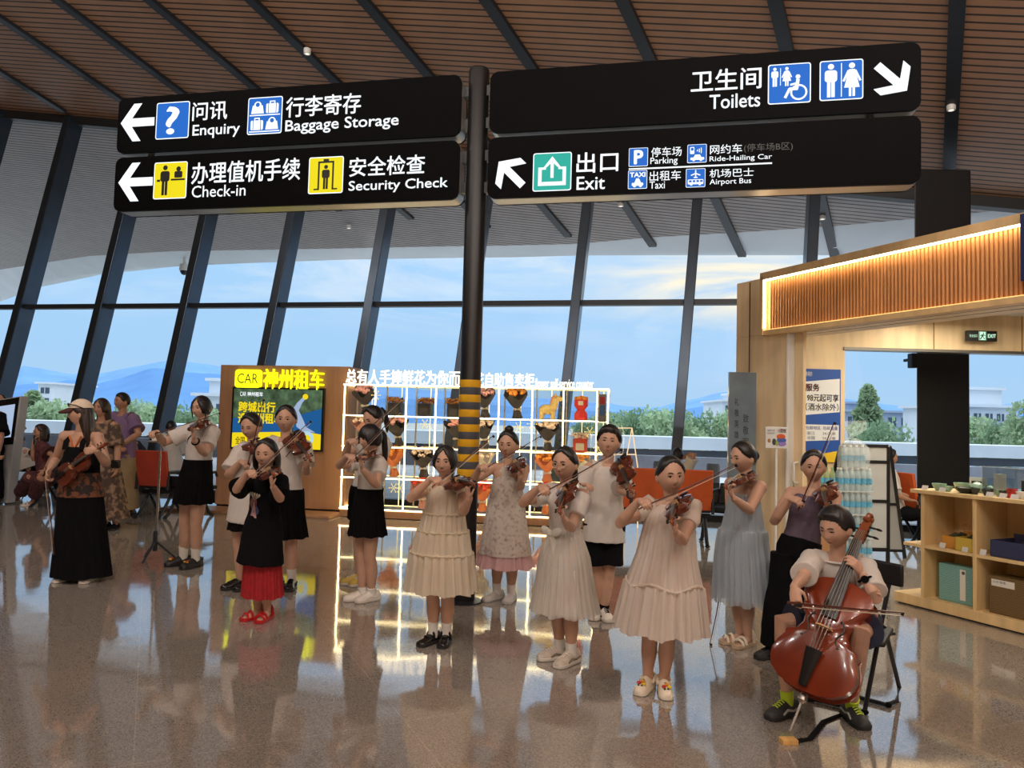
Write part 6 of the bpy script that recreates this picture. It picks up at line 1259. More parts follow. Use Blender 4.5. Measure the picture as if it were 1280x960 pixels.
def ovals(x,z,rx,rz,n=16): return [(x+rx*math.cos(6.2832*i/n),z+rz*math.sin(6.2832*i/n)) for i in range(n)]
# ------------------------------------------------------------------ clothes and the players
m_blk=M('black cotton',(17,17,20),.95,spec=.1,noise_=.15,ns=40,bump=.2); m_blkp=M('black pleated cloth',(15,14,16),.95,spec=.1,noise_=.12,ns=30); m_wht=M('white cotton',(226,220,212),.8,noise_=.04,ns=30,trans=.25); m_whp=M('white polo knit',(224,218,208),.85,noise_=.05,ns=60,bump=.2,trans=.2)
m_crm=M('cream chiffon',(238,228,206),.8,noise_=.03,ns=9,trans=.45,bump=.5,stretch=(4,4,.4)); m_offw=M('off white chiffon',(238,228,216),.8,noise_=.03,ns=9,trans=.45,bump=.5,stretch=(4,4,.4)); m_tul=M('white tulle',(238,234,226),.8,noise_=.03,ns=9,trans=.45,bump=.5,stretch=(4,4,.4)); m_tuls=M('sheer white tulle',(238,234,226),.8,noise_=.03,ns=9,trans=.5,alpha=.66,stretch=(4,4,.4)); m_ices=M('sheer ice blue tulle',(206,216,224),.8,noise_=.03,ns=9,trans=.5,alpha=.66,stretch=(4,4,.4)); m_ice=M('ice blue tulle',(206,216,224),.8,noise_=.03,ns=9,trans=.45,bump=.4,stretch=(4,4,.4))
m_pnk=M('pink organza',(232,190,190),.75,noise_=.05,ns=20,trans=.4); m_redc=M('crimson pleated cloth',(160,22,30),.7,noise_=.15,ns=30); m_red=M('red patent',(180,24,30),.35); m_pur=M('grey purple knit',(92,78,94),.85,noise_=.12,ns=40,bump=.2)
m_sock=M('white sock',(226,222,214),.9,bump=.3,ns=80); m_wsh=M('white leather',(226,220,208),.45,noise_=.05,ns=20); m_ssh=M('silver leather',(186,182,176),.35,noise_=.1,ns=20); m_bsh=M('black patent',(22,20,20),.22); m_sole=M('white rubber sole',(214,208,196),.6); m_bsole=M('black rubber sole',(34,32,32),.6); m_clog=M('cream rubber clog',(226,214,192),.5); m_bclog=M('black rubber clog',(30,28,28),.45)
m_gld=M('amber charm',(214,140,40),.4); m_rch=M('red charm',(190,50,40),.4); m_ych=M('yellow charm',(228,196,60),.4)
def m_floral(name,base,c2,scale,lo=.52,hi=.62,trans=.3):
    m=M(name,base,.8,trans=trans); N=m.node_tree.nodes; L=m.node_tree.links; tc=N.new('ShaderNodeTexCoord'); nz=N.new('ShaderNodeTexNoise'); nz.inputs['Scale'].default_value=scale; nz.inputs['Detail'].default_value=5; L.new(tc.outputs['Object'],nz.inputs[0]); r=N.new('ShaderNodeValToRGB'); r.color_ramp.elements[0].position=lo; r.color_ramp.elements[0].color=lin(base); r.color_ramp.elements[1].position=hi; r.color_ramp.elements[1].color=lin(c2); L.new(nz.outputs[0],r.inputs[0])
    for n in N:
        if n.type in('BSDF_PRINCIPLED','BSDF_TRANSLUCENT'): L.new(r.outputs[0],n.inputs[0])
    return m
def tee_collar(P,mat,r=.046):
    k=MB(); H=P.H; c=P.neck-P.up*.012*H; k.tube([c+P.l*(r*1.25*H)*math.cos(q)+P.f*(r*H)*math.sin(q)+Z3*(-.010*H*math.sin(q)+.004) for q in [6.2832*i/24 for i in range(25)]],.007,6); return k.build('collar',mat,P.t)
def dressbody(P,mat,specs,**kw): return P.skirt(mat,specs,**kw)
def hz(P,py): return W(640,py,P.g[1])[2] if False else None
def zat(P,px,py): return W(px,py,P.g[1])[2]
def wpx(P,n): return n/FPX*P.g[1]      # metres for n pixels at that distance

# --- girl in black shirt and red skirt
P=Person('girl in loose black shirt and crimson skirt playing violin in front of the car counter',(320,775),(333,567),.212,body=-28,face=-4,pitch=-6,dyh=-.02); P.stand((330,776),(316,774),toe=-25)
violinist(P,(344,596),(315,594),(388,526),(289,619),(350,623),.86,'red brown violin of the girl in the crimson skirt','bow of the girl in the crimson skirt')
P.body(); P.hair('back',t=.045,extra=('bob',)); H=P.H
P.shirt(m_blk,t0=-.62,sleeve=.93,infl=.016,loose=.022,flare=.035,seed=2,name='shirt'); tee_collar(P,m_blk); sh3=bpy.data.objects[-1] if False else P.t.children[-2]
zt_=P.pel[2]-.03; P.skirt(m_redc,[(zt_,.115,.09,.003),(zt_-.16,.135,.11,.007),(zat(P,325,746),.155,.13,.012)],pleats=26,name='skirt')
P.shoes(m_red,m_red,'sandal',L=.20)
c=P.pel*.45+P.neck*.55
patch(P,sh3,c,ovals(-.01,-.02,.034,.045),M('muted shirt print',(112,66,54),.7,noise_=.6,ns=40),'shirt_print',.004); patch(P,sh3,c,ovals(.012,-.075,.036,.030),M('blue shirt print',(58,66,96),.7,noise_=.5,ns=40),'shirt_print',.005); patch(P,sh3,c,ovals(-.005,-.12,.032,.022),M('pale shirt print',(190,150,150),.7,noise_=.3,ns=40),'shirt_print',.006)
for x in range(5): patch(P,sh3,c,ovals(-.05+.024*x,.055-.004*x,.009,.010,8),M('cream shirt print',(200,190,170),.7),'shirt_print',.004)
# --- two older girls behind her
P=Person('tall girl with eyes lowered playing violin behind the black-shirted girl',(297,737),(314,533),.225,body=-35,face=-12,pitch=-16,dyh=-.02); P.stand((305,737),(293,736))
violinist(P,(334,572),(309,583),(329,499),(283,596),(322,610),.92,'violin of the tall girl with lowered eyes at the car counter','upright bow of the tall girl behind the black-shirted girl')
P.body(eyes=.5); P.hair('back',extra=('lowbun',)); P.shirt(m_wht,t0=-.38,sleeve=.8,infl=.018,loose=.022,seed=5); tee_collar(P,m_wht)
zt_=P.pel[2]+.02; P.skirt(m_blkp,[(zt_,.13,.10,.003),(zt_-.12,.14,.11,.005),(zat(P,300,662),.17,.14,.010)],pleats=20); P.shoes(m_bsh,m_bsole,'sneaker',accent=(m_blk,))
P=Person('girl with hair tied back playing violin nearest the car counter screen',(352,736),(357.5,524),.235,body=-8,face=6,pitch=-4); P.stand()
violinist(P,(391,580),(339,592),(376,548),(325,600),(384,603),.98,'large violin pointing right in front of the car counter screen','bow of the girl nearest the car counter screen')
P.body(); P.hair('back',extra=('longpony',)); P.shirt(m_wht,t0=.10,sleeve=.75,infl=.016,loose=.010,seed=6); tee_collar(P,m_wht)
zt_=P.pel[2]+.07; P.skirt(m_blkp,[(zt_,.13,.10,.004),(zt_-.2,.17,.14,.012),(zt_-.42,.20,.17,.014)],pleats=22,clear=.036); P.socks(m_sock); P.shoes(m_bsh,m_bsole,'sneaker',accent=(m_blk,))
# --- violinist in white shirt and black skirt, left
P=Person('young woman in white shirt and black skirt bowing with her arm stretched out',(231,711),(252,510),.222,body=-34,face=-20,pitch=-4,adult=True,dyh=-.02); P.stand((239,710),(222,707),toe=-38)
violinist(P,(239,540),(190,543),(275,516),(214,548),(255,569),.98,'violin of the young woman with the outstretched bow arm','long level bow over the tripod stand',tiltr=18)
P.body(); P.hair('curtain',extra=('lowbun','locks')); P.shirt(m_wht,t0=.12,sleeve=.72,infl=.016,loose=.010,seed=7,name='blouse'); tee_collar(P,m_wht,.05)
zt_=zat(P,242,574); zb_=zat(P,240,629); P.skirt(m_blkp,[(zt_,.125,.105,.002),(zt_-.05,.14,.12,.003),(zb_+.1,.185,.165,.009),(zb_,.20,.18,.012)],pleats=24,clear=.034); P.socks(m_sock,.07); P.shoes(m_bclog,m_bclog,'clog',L=.25,accent=(m_rch,m_ych,m_gld))
k=MB(); wv=P.wr[1]*.85+P.el[1]*.15; k.tube([wv+.032*(X3*math.cos(q)+nrm(np.cross(nrm(P.wr[1]-P.el[1]),X3))*math.sin(q)) for q in [6.2832*i/16 for i in range(17)]],.008,6); k.build('wristwatch',m_blk,P.t)
k=MB(); c=P.neck-P.up*.05*P.H+P.f*.105; 
for sg in (-1,1): k.tube([c,c+P.l*.05*sg-Z3*.04,c+P.l*.06*sg-Z3*.09],[.006,.01,.008],6)
k.build('neck_ribbon',m_blk,P.t)
# --- girl with bangs and black skirt, and the girl hidden behind her
P=Person('girl with bangs and ponytail in white polo and black skirt playing violin',(452,753),(463,548),.218,body=-52,face=-46,pitch=-8,dyh=-.02); P.stand((459,752),(446,751),toe=-60)
violinist(P,(449,574),(440,574),(500,513),(416,584),(468,600),.86,'violin of the girl with bangs','bow of the girl with bangs',tipnear=False)
P.body(); P.hair('bangs',t=.055,extra=('longpony',)); P.shirt(m_whp,t0=.10,sleeve=.62,infl=.013,loose=.008,seed=8,name='polo_shirt'); tee_collar(P,m_blk,.047)
zt_=zat(P,460,610); zb_=zat(P,460,669); P.skirt(m_blkp,[(zt_,.098,.082,.002),(zt_-.06,.118,.104,.003),(zb_+.08,.155,.14,.009),(zb_,.168,.155,.012)],pleats=24,clear=.030); P.socks(m_sock,.03); P.shoes(m_wsh,m_sole,'sneaker',L=.22,accent=(m_wsh,))
P=Person('girl half hidden behind the girl with bangs, bow raised above her head',(441,731),(467,523),.225,body=-45,face=-38,pitch=-22); P.stand((450,731),(442,730),toe=-50)
violinist(P,(452,556),(441,553),(503,497),(428,575),(470,575),.92,'violin held behind the head of the girl with bangs','bow rising behind the girl with bangs',tipnear=False)
P.body(eyes=.6); P.hair('back',extra=('pony',)); P.shirt(m_wht,t0=.12,sleeve=.62,loose=.006,seed=9); tee_collar(P,m_wht)
zt_=P.pel[2]+.08; P.skirt(m_blkp,[(zt_,.10,.085,.003),(zt_-.15,.13,.11,.008),(zt_-.30,.15,.13,.012)],pleats=22,clear=.032); P.shoes(M('yellow canvas',(196,168,80),.6),m_sole,'sneaker',accent=(m_sock,))
# --- cream tiered dress
P=Person('girl in cream tiered dress and black mary janes playing violin',(546,806),(556.5,577),.208,body=-16,face=-10,pitch=-2); P.stand((556,806),(536,805),toe=-22)
violinist(P,(596,609),(547,603),(617,544),(514,622),(578,640),.80,'violin of the girl in the cream dress','bow of the girl in the cream dress')
P.body(); P.hair('curtain',t=.045,extra=('pony',)); H=P.H
z1,z2,z3,zh=[zat(P,547,y) for y in (641,663,690,738)]; zs=P.neck[2]-.055*H
nz=P.neck[2]; P.skirt(m_crm,[(nz-.004,.042*H,.042*H,.001),(nz-.022*H,.070*H,.050*H,.002),(nz-.045*H,.092*H,.066*H,.004),(zs-.07,.128,.10,.007),(z1,.132,.112,.008),(z1-.012,.14,.118,.012),(z2,.162,.135,.012),(z2-.01,.175,.146,.016),(z3,.20,.165,.016),(z3-.01,.212,.176,.022),(zh,.248,.205,.024)],pleats=26,name='dress',seed=4)
for sg in (1,-1):
    k=MB(); limb(k,[P.neck-P.up*.03*H+P.l*sg*.05*H,P.sh[sg]+Z3*.01,P.sh[sg]*.72+P.el[sg]*.28],[.034,.056,.05],P.f,14); k.build('cap_sleeve',m_crm,P.t)
for z,r in ((z1,.146),(z2,.178),(z3,.216)):
    f=(P.pel[2]-z)/P.pel[2] if z<P.pel[2] else 0; c=(P.pel*(1-f)+V3(P.g[0],P.g[1],0)*f) if f else P.pel+(P.neck-P.pel)*((z-P.pel[2])/(P.neck[2]-P.pel[2])); k=MB(); k.tube([V3(c[0],c[1],z)+P.l*(r*math.cos(q))+P.f*(r*.83*math.sin(q))+Z3*.004*math.sin(19*q) for q in [6.2832*i/72 for i in range(73)]],.006,5); k.build('ruffle',m_crm,P.t)
P.socks(m_sock,.06); P.shoes(m_bsh,m_bsole,'maryjane',L=.205,accent=(m_bsh,))
# --- pink floral dress
P=Person('girl with a top bun in pale floral dress over pink organza',(627,756),(635,556),.225,body=-14,face=-14,pitch=-4); P.stand((637,752),(616,750),toe=-30)
violinist(P,(653,592),(605,586),(676,545),(592,600),(649,612),.90,'violin of the girl with the top bun','bow of the girl with the top bun')
P.body(); P.hair('back',extra=('bun',)); H=P.H; zs=P.neck[2]-.045*H; za=zat(P,630,694); zb_=zat(P,630,711)
P.skirt(m_pnk,[(P.pel[2]+.05,.14,.11,.004),(za+.03,.20,.17,.010),(zb_,.238,.20,.020)],pleats=20,name='underskirt',seed=6)
P.skirt(m_floral('pale floral print',(220,212,200),(172,148,146),34,.5,.7),[(P.neck[2]-.004,.040*H,.040*H,.001),(P.neck[2]-.03*H,.066*H,.050*H,.002),(zs-.02,.098,.078,.002),(zs-.06,.125,.10,.002),(P.pel[2]+.2,.138,.115,.003),(P.pel[2],.172,.145,.005),(za,.222,.188,.010)],pleats=9,name='dress',seed=5)
P.socks(m_sock,.06); P.shoes(m_ssh,m_ssh,'flat',L=.23)
# --- white dress with bow and glasses
P=Person('girl with glasses in white dress with a waist bow playing violin',(702,829),(706,580),.208,body=-46,face=-30,pitch=-4); P.stand((709,831),(692,824),toe=-55)
violinist(P,(700,646),(681,615),(778,560),(662,622),(716,650),.80,'violin of the girl with glasses','bow of the girl with glasses, crossing towards the boy in white',tipnear=False)
P.body(); P.hair('back',t=.05,extra=('longpony',)); H=P.H; zw=zat(P,704,668); zh=zat(P,704,765)
P.shirt(m_wht,t0=.22,sleeve=.62,infl=.012,loose=.006,seed=11,name='bodice')
P.skirt(m_tuls,[(zw+.03,.108,.088,.003),(zw-.01,.118,.10,.008),(zw-.14,.165,.145,.013),(zh+.1,.205,.18,.018),(zh,.225,.20,.024)],pleats=28,name='skirt',seed=8)
P.skirt(m_tul,[(zw-.0,.112,.094,.003),(zw-.2,.165,.145,.01),(zh+.012,.205,.18,.014)],pleats=22,name='underskirt',seed=9)
k=MB(); c=PLN(689,666,P.pel+P.f*.115,-P.f); c=c-P.f*0
for sg in (-1,1): k.ell(c+P.l*.042*sg+Z3*.008,.046,.012,.026,12,8,nrm(P.l+Z3*.3*sg),P.f,Z3); k.tube([c,c+P.l*.03*sg-Z3*.08,c+P.l*.05*sg-Z3*.15],[.012,.02,.014],8,flat=.4)
k.ell(c+P.f*.012,.018,.016,.02,8,6); k.build('bow_sash',m_tul,P.t)
k=MB(); hf=P.hf
for sg in (-1,1):
    c=hf(headpt(nrm((sg*.345,.93,.02)))+V3(sg*.005,.035,-.01)); k.tube([c+hf.l*.105*hf.H*math.cos(q)+hf.u*.085*hf.H*math.sin(q) for q in [6.2832*i/18 for i in range(19)]],.0022,5); k.tube([c+hf.l*sg*.105*hf.H,hf((sg*.37,.02,.02))],.0022,5)
k.tube([hf(headpt(nrm((-.12,.95,.05)))+V3(0,.03,0)),hf(headpt(nrm((.12,.95,.05)))+V3(0,.03,0))],.0025,5); k.build('glasses',M('thin pale metal frame',(176,160,140),.3,metal=.7),P.t)
P.socks(m_sock,.05); P.shoes(M('off white mesh trainer',(198,188,174),.7,noise_=.15,ns=30),m_sole,'sneaker',L=.225,accent=(m_wsh,M('grey brown trim',(128,116,104),.6)))
# --- boy in white
P=Person('boy in long white shirt and black shorts holding a violin to the right',(750,773),(761,553),.232,body=8,face=-10,pitch=6,roll=-4); P.stand((757,774),(745,772),toe=-5)
violinist(P,(793,620),None,None,None,(765,620),.95,'dark violin of the boy in the white shirt',None,bow=False,tiltr=38)
P.arm(-1,W(726,606,P.g[1]-.22),(722,628),(nrm(V3(.6,-.6,.1)),-Z3,X3,45))
P.body(eyes=.7); P.hair('short',t=.075,lift=.6); P.shirt(m_wht,t0=-.33,sleeve=.9,infl=.018,loose=.018,flare=.012,seed=12); tee_collar(P,m_wht)
P.legwear(m_blk,.86,infl=.018,loose=.02); P.socks(m_blk,.02); P.shoes(m_wsh,m_sole,'sneaker',L=.235,accent=(m_blk,m_blk))
k=MB(); wv=P.wr[1]*.9+P.el[1]*.1; u=nrm(P.wr[1]-P.el[1]); a=nrm(np.cross(u,Z3)); k.tube([wv+.029*(a*math.cos(q)+np.cross(u,a)*math.sin(q)) for q in [6.2832*i/16 for i in range(17)]],.009,6); k.build('wrist_band',M('dark grey band',(60,62,66),.5),P.t)
# --- front girl in off-white tiered dress
P=Person('girl in loose off-white dress and cream clogs nearest the camera',(819,866),(838,594.5),.212,body=-34,face=6,pitch=-3,roll=3); P.stand((831,868),(806,864),toe=-18)
violinist(P,(841,659),(808,632),(923,579),(779,650),(852,678),.80,'violin of the girl in the loose off-white dress','bow of the girl in the loose off-white dress, rising to the right',tipnear=False)
P.body(); P.hair('back',t=.045,extra=('braid',)); H=P.H; zs=P.neck[2]-.045*H; z1=zat(P,830,728); zh=zat(P,830,788)
nz=P.neck[2]; P.skirt(m_offw,[(nz-.004,.046*H,.044*H,.001),(nz-.022*H,.074*H,.052*H,.003),(nz-.045*H,.098*H,.072*H,.006),(zs-.06,.142,.115,.009),(P.pel[2]+.1,.165,.135,.014),(z1,.205,.172,.018),(z1-.012,.215,.182,.024),(zh,.262,.225,.028)],pleats=26,name='dress',seed=14)
for sg in (1,-1):
    k=MB(); limb(k,[P.neck-P.up*.03*H+P.l*sg*.05*H,P.sh[sg]+Z3*.012,P.sh[sg]*.7+P.el[sg]*.3,P.sh[sg]*.55+P.el[sg]*.45],[.036,.060,.060,.05],P.f,16); k.build('cap_sleeve',m_offw,P.t)
k=MB(); f=(P.pel[2]-z1)/P.pel[2]; c=P.pel*(1-f)+V3(P.g[0],P.g[1],0)*f; k.tube([V3(c[0],c[1],z1)+P.l*(.217*math.cos(q))+P.f*(.184*math.sin(q))+Z3*.016*math.sin(5*q) for q in [6.2832*i/72 for i in range(73)]],.006,5); k.build('ruffle',m_offw,P.t)
P.shoes(m_clog,m_clog,'clog',L=.205,accent=(m_gld,m_rch,m_ych))
# --- pale blue tulle dress
P=Person('girl in sleeveless pale blue tulle dress turned to the left',(922,806),(929,572),.214,body=-62,face=-66,pitch=-8); P.stand((930,808),(918,804),toe=-66)
violinist(P,(906,612),None,None,None,(936,637),.86,'violin of the girl in the pale blue dress',None,bow=False)
P.arm(-1,W(905,712,P.g[1]+.10),(922,660),(V3(-.2,-.1,-1),V3(.3,-.8,0),V3(-1,-.3,0),50))
fA=W(902,730,P.g[1]+.06); fB=W(890,792,P.g[1]-.02); fB=fA+nrm(fB-fA)*.42; P.bow=make_bow(fA,fB,'bow hanging down beside the pale blue dress',V3(1,0,0))
P.body(); P.hair('back',extra=('lowbun',)); H=P.H; zs=P.neck[2]-.06*H; zw=zat(P,932,662); zh=zat(P,932,752)
P.skirt(m_ices,[(zs,.105,.08,.002),(zs-.06,.122,.10,.003),(zw+.01,.150,.132,.008),(zw-.005,.168,.148,.014),(zw-.2,.195,.172,.016),(zh,.215,.19,.022)],pleats=30,name='dress',seed=16)
P.skirt(m_ice,[(zs-.005,.100,.076,.001),(zs-.06,.116,.094,.002),(zw,.145,.126,.004),(zw-.2,.185,.162,.010),(zh+.03,.200,.176,.014)],pleats=22,name='underskirt',seed=17)
for sg in (1,-1):
    k=MB(); k.tube([P.neck-P.up*.075*H+P.l*sg*.052*H+P.f*.05*H,P.neck-P.up*.008*H+P.l*sg*.056*H,P.neck-P.up*.07*H+P.l*sg*.055*H-P.f*.045*H],.012,8,flat=.5); k.build('strap',m_ice,P.t)
k=MB(); k.ell(P.hf((0,-.5,.02)),.13*P.Hh,.10*P.Hh,.15*P.Hh,12,8,P.hf.l,P.hf.f,P.hf.u); k.build('hair_ribbon',m_ice,P.t)
P.shoes(m_clog,M('tan sandal sole',(196,170,140),.6),'sandal',L=.22)
# --- purple top
P=Person('girl in purple sleeveless top and dark trousers behind the cello boy',(972,826),(1017,583),.205,body=-26,face=-20,pitch=-6); P.stand((985,826),(962,823),toe=-60)
violinist(P,(1036,640),(1001,630),(1043,527),(970,647),(1040,655),.84,'violin of the girl in the purple top','upright bow of the girl in the purple top')
P.body(smile=1); P.hair('back',extra=('lowbun',)); P.shirt(m_pur,t0=.03,sleeve=0,infl=.008,loose=.006,t1=.90,seed=18,name='tank_top'); H=P.H
for sg in (1,-1):
    k=MB(); k.tube([P.neck-P.up*.055*H+P.l*sg*.055*H+P.f*.05*H,P.neck-P.up*.008*H+P.l*sg*.052*H,P.neck-P.up*.05*H+P.l*sg*.055*H-P.f*.045*H],.014,8,flat=.5); k.build('strap',m_pur,P.t)
P.legwear(m_blk,1.93,name='trousers',infl=.03,loose=.03); P.shoes(M('black dotted canvas',(40,38,38),.7,noise_=.5,ns=60),m_bsole,'sneaker',L=.22,accent=(m_blk,))
# --- teacher
P=Person('woman in white cap and long black dress holding a violin at her side',(98,726),(101,517),.222,body=-6,face=-72,pitch=-2,adult=True); P.stand((110,727),(82,726))
vY=P.g[1]-.16; o=W(73,600,vY); sc_=W(140,551,vY-.1); Y=nrm(sc_-o); X,Y,Z=frame(Y,V3(-.25,-1,.35)); P.vio=place_instrument(VIO,'violin','violin held across the long black dress of the woman in the cap','violin',o,X,Y,Z,1.0,'violins of the players')
N=o+Y*.40; P.arm(1,N+V3(.05,-.05,.045),(136,584),(V3(-.9,-.1,-.15),V3(-.1,.9,-.2),V3(-.2,-.2,.9),42))
P.arm(-1,W(62,586,P.g[1]-.06),(72,570),(V3(-.1,-.2,-1),V3(1,0,0),V3(0,-1,0),45))
A=W(58,590,P.g[1]-.08); B=W(69,697,P.g[1]-.16); P.bow=make_bow(A,A+nrm(B-A)*.72,'bow hanging down from the hand of the woman in the cap',V3(-1,0,0))
P.body(); P.hair('back',mat=m_hairbr,t=.04,extra=('long',)); H=P.H; hf=P.hf
k=MB(); rg=[]
for d in [r for r in sphdirs(40,28)][17:]:
    rg.append([hf(headpt(q,False)*V3(1.16,1.14,1.10)+V3(0,-.01,.045)) for q in d])
k.rings(rg); k.build('cap',M('cream cotton cap',(222,204,182),.85,noise_=.06,ns=40,bump=.2),P.t)
k=MB(); rg=[]
for f in (0,.5,1):
    rg.append([hf(V3((.40-.06*f)*math.sin(q),.34*math.cos(q)*1+.10+.36*f*max(0,math.cos(q))**.7,.24-.16*f-.06*abs(math.sin(q)))) for q in [-1.3+2.6*i/16 for i in range(17)]])
k.rings(rg,cap=False,closed=False); o_=k.build('cap_brim',M('maroon brim',(76,34,36),.7),P.t); sd=o_.modifiers.new('th','SOLIDIFY'); sd.thickness=.014
k=MB()
for sg in (-1,1): k.ell(hf((sg*.17,.40,.36)),.12*P.Hh,.03*P.Hh,.07*P.Hh,12,7,hf.l,hf.f,hf.u); k.tube([hf((sg*.28,.38,.38)),hf((sg*.43,.1,.33)),hf((sg*.43,-.2,.2))],.004,5)
k.build('sunglasses',M('black lens',(14,14,16),.12),P.t)
zs=P.neck[2]-.075*H; zh=zat(P,97,720)
P.skirt(m_blk,[(zs,.10,.10,.002),(zs-.05,.138,.125,.002),(zs-.14,.150,.145,.002),(P.pel[2]+.14,.158,.135,.003),(P.pel[2],.185,.15,.005),(.45,.215,.17,.01),(zh,.255,.20,.018)],pleats=9,name='dress',seed=20)
for sg in (1,-1):
    k=MB(); k.tube([P.neck-P.up*.09*H+P.l*sg*.05*H+P.f*.068*H,P.neck-P.up*.045*H+P.l*sg*.05*H+P.f*.056*H,P.neck+P.l*sg*.042*H,P.neck-P.up*.07*H+P.l*sg*.05*H-P.f*.05*H],.024,8,flat=.35); k.build('strap',m_blk,P.t)
k=MB(); k.tube([P.neck-P.up*.015*H+P.l*.036*H*q+P.f*(.05+.012*(1-abs(q)))*H-P.up*.075*H*(1-abs(q)) for q in (-1,-.5,0,.5,1)],.008,6); k.build('inner_top',M('orange knit',(196,104,48),.8),P.t)
P.skirt(m_floral('patchwork print',(34,26,24),(112,66,42),22,.46,.56,0),[(P.pel[2]+.16,.163,.141,.003),(P.pel[2]+.07,.176,.149,.003),(P.pel[2]-.05,.198,.163,.005)],pleats=9,name='print_band',seed=20)
P.shoes(m_wsh,m_sole,'flat',L=.235)
# --- boy with the cello
CHY=3.98
hd=W(1045,660,CHY-.06); pel=V3(W(1066,770,CHY)[0],CHY+.04,.50)
P=Person('boy in white shirt and navy shorts seated playing the cello',tuple(G(1040,895)),tuple(hd),.205,body=-30,face=-58,pitch=-14,hips=pel); H=1.30; P.H=H
P.neck=P.hc-Z3*.155+V3(.022,.03,0); P.up=nrm(P.neck-P.pel); bb=math.radians(-30); P.sh={1:P.neck-Z3*.03+P.l*.125,-1:P.neck-Z3*.03-P.l*.125}; P.hip={1:pel-Z3*.03+P.l*.075,-1:pel-Z3*.03-P.l*.075}
P.vox=.0038
kR=W(976,777,4.0); aR=V3(W(984,884,3.97)[0],3.97,.075); kL=W(1077,790,CHY-.34); aL=G(1068,902)+Z3*.075+V3(0,.03,0)
P.leg(-1,kR,aR,(-.85,-.5,0)); P.leg(1,kL,aL,(.02,-1,0))
cb=W(1006,867,3.68); ct=W(1091,649,3.93); cs_=1.93; Y=nrm(ct-cb); ca=cb; 
# length check: box bottom to scroll tip is .585 units
cs_=np.linalg.norm(ct-cb)/.585
X,Y,Z=frame(Y,V3(-.64,-.74,.24)); CELLO=instrument(1.0,.036,M('cello varnish',(118,44,20),.2,noise_=.3,ns=9,stretch=(1,.25,1),coat=.6),'cello',True)
cel=place_instrument(CELLO,'cello','glossy red brown cello between the knees of the seated boy','cello',cb,X*1.2,Y,Z,cs_)
print('CELLO scale',cs_)
N=cb+Y*.43*cs_+Z*.03*cs_; hs=.105*H
wl=W(1077,717,3.76); P.arm(1,wl,(1094,748),(nrm(W(1057,686,3.74)-wl),V3(-.45,.85,-.2),V3(.5,.2,.8),34)); P.el[1]=W(1095,749,3.70)
fA=W(996,754,cb[1]-.16); fB=W(1130,766,cb[1]-.02); Bl=np.linalg.norm(fB-fA); P.bow=make_bow(fA,fB,'cello bow held level across the cello strings',-Z3*1.0+V3(0,.3,0),1.25)
wrr=fA+V3(.005,.045,.065); P.arm(-1,wrr,(1002,727),(V3(-.05,-.45,-.9),V3(.5,.7,-.4),V3(1,-.1,-.1),42))
P.body(vox=.0036,eyes=.55); P.hair('short',t=.08,lift=.35); P.shirt(m_wht,t0=-.08,sleeve=.80,infl=.014,loose=.012,flare=.02,seed=21,vox=.005); tee_collar(P,m_wht,.05)
P.legwear(M('navy cotton',(34,38,60),.85,noise_=.12,ns=40),.80,infl=.016,loose=.022,vox=.005)
m_trk=M('black grey trainer',(52,54,54),.6,noise_=.4,ns=40); m_neon=M('neon green lace',(190,220,40),.55)
P.socks(m_neon,.038); P.shoes(m_trk,m_bsole,'sneaker',L=.225,accent=(m_neon,M('pale grey trim',(176,178,172),.5)))
k=MB(); u=nrm(P.wr[1]-P.el[1]); a=nrm(np.cross(u,Z3)); wv=P.wr[1]-u*.03; k.tube([wv+.027*(a*math.cos(q)+np.cross(u,a)*math.sin(q)) for q in [6.2832*i/20 for i in range(21)]],.011,8,flat=.5); o_=-nrm(V3(*(CAMP-wv)))*-.026; k.lathe([(.019,0),(.019,.012),(.0,.013)],16,wv+o_*.8,nrm(o_)); k.build('wristwatch',m_blk,P.t)
# end-pin rest: wooden block and strap
ep=cb-Y*.127*cs_; blk=G(980,907); t=root('endpin_stop',blk,'small wooden end-pin block with black strap under the cello','end-pin block')
k=MB(); b_=V3(ep[0],ep[1],0); k.hexa(b_+Z3*.011,nrm((1,.1,0))*.038,nrm((-.1,1,0))*.026,Z3*.011); k.build('block',M('pale pine block',(206,160,92),.5,noise_=.2,ns=30,stretch=(1,.1,1)),t,bevel=.002)
k=MB(); k.tube([b_+V3(.03,0,.012),b_+V3(.12,.04,.008),G(1030,903)+Z3*.006,G(1056,893)+Z3*.006],[.015]*4,8,flat=.25); k.build('strap',m_blk,t)
# folding chair
t=root('folding_chair',V3(pel[0]+.05,CHY+.05,0),'black folding chair with tubular legs under the cello boy','chair')
fx=nrm(V3(-.55,-.84,0)); sx=V3(fx[1],-fx[0],0)*-1; sx=V3(-fx[1],fx[0],0)
def ch(px,py,dy): return W(px,py,CHY+dy)
c0=V3(pel[0]+.02,CHY+.05,0)
k=MB(); k.hexa(c0+Z3*.425,sx*.18,fx*.18,Z3*.014); k.build('seat',m_black2,t,bevel=.012)
bk_t=W(1103,716,CHY+.22); k=MB(); k.hexa(V3(bk_t[0]-.07,CHY+.16,.73),V3(.45,-.89,0)*.17,V3(.89,.45,0)*.012,Z3*.06); k.build('backrest',m_black2,t,bevel=.02)
k=MB(); k.tube([W(1118,706,CHY+.12)-Z3*0,W(1114,715,CHY+.12),G(1081,893)+Z3*.02],[.012]*3,9); k.build('leg',m_black,t)
k=MB(); k.tube([V3(bk_t[0]-.2,CHY+.34,.78),V3(bk_t[0]-.22,CHY+.33,.74),G(1004,872)+Z3*.02],[.012]*3,9); k.build('leg',m_black,t)
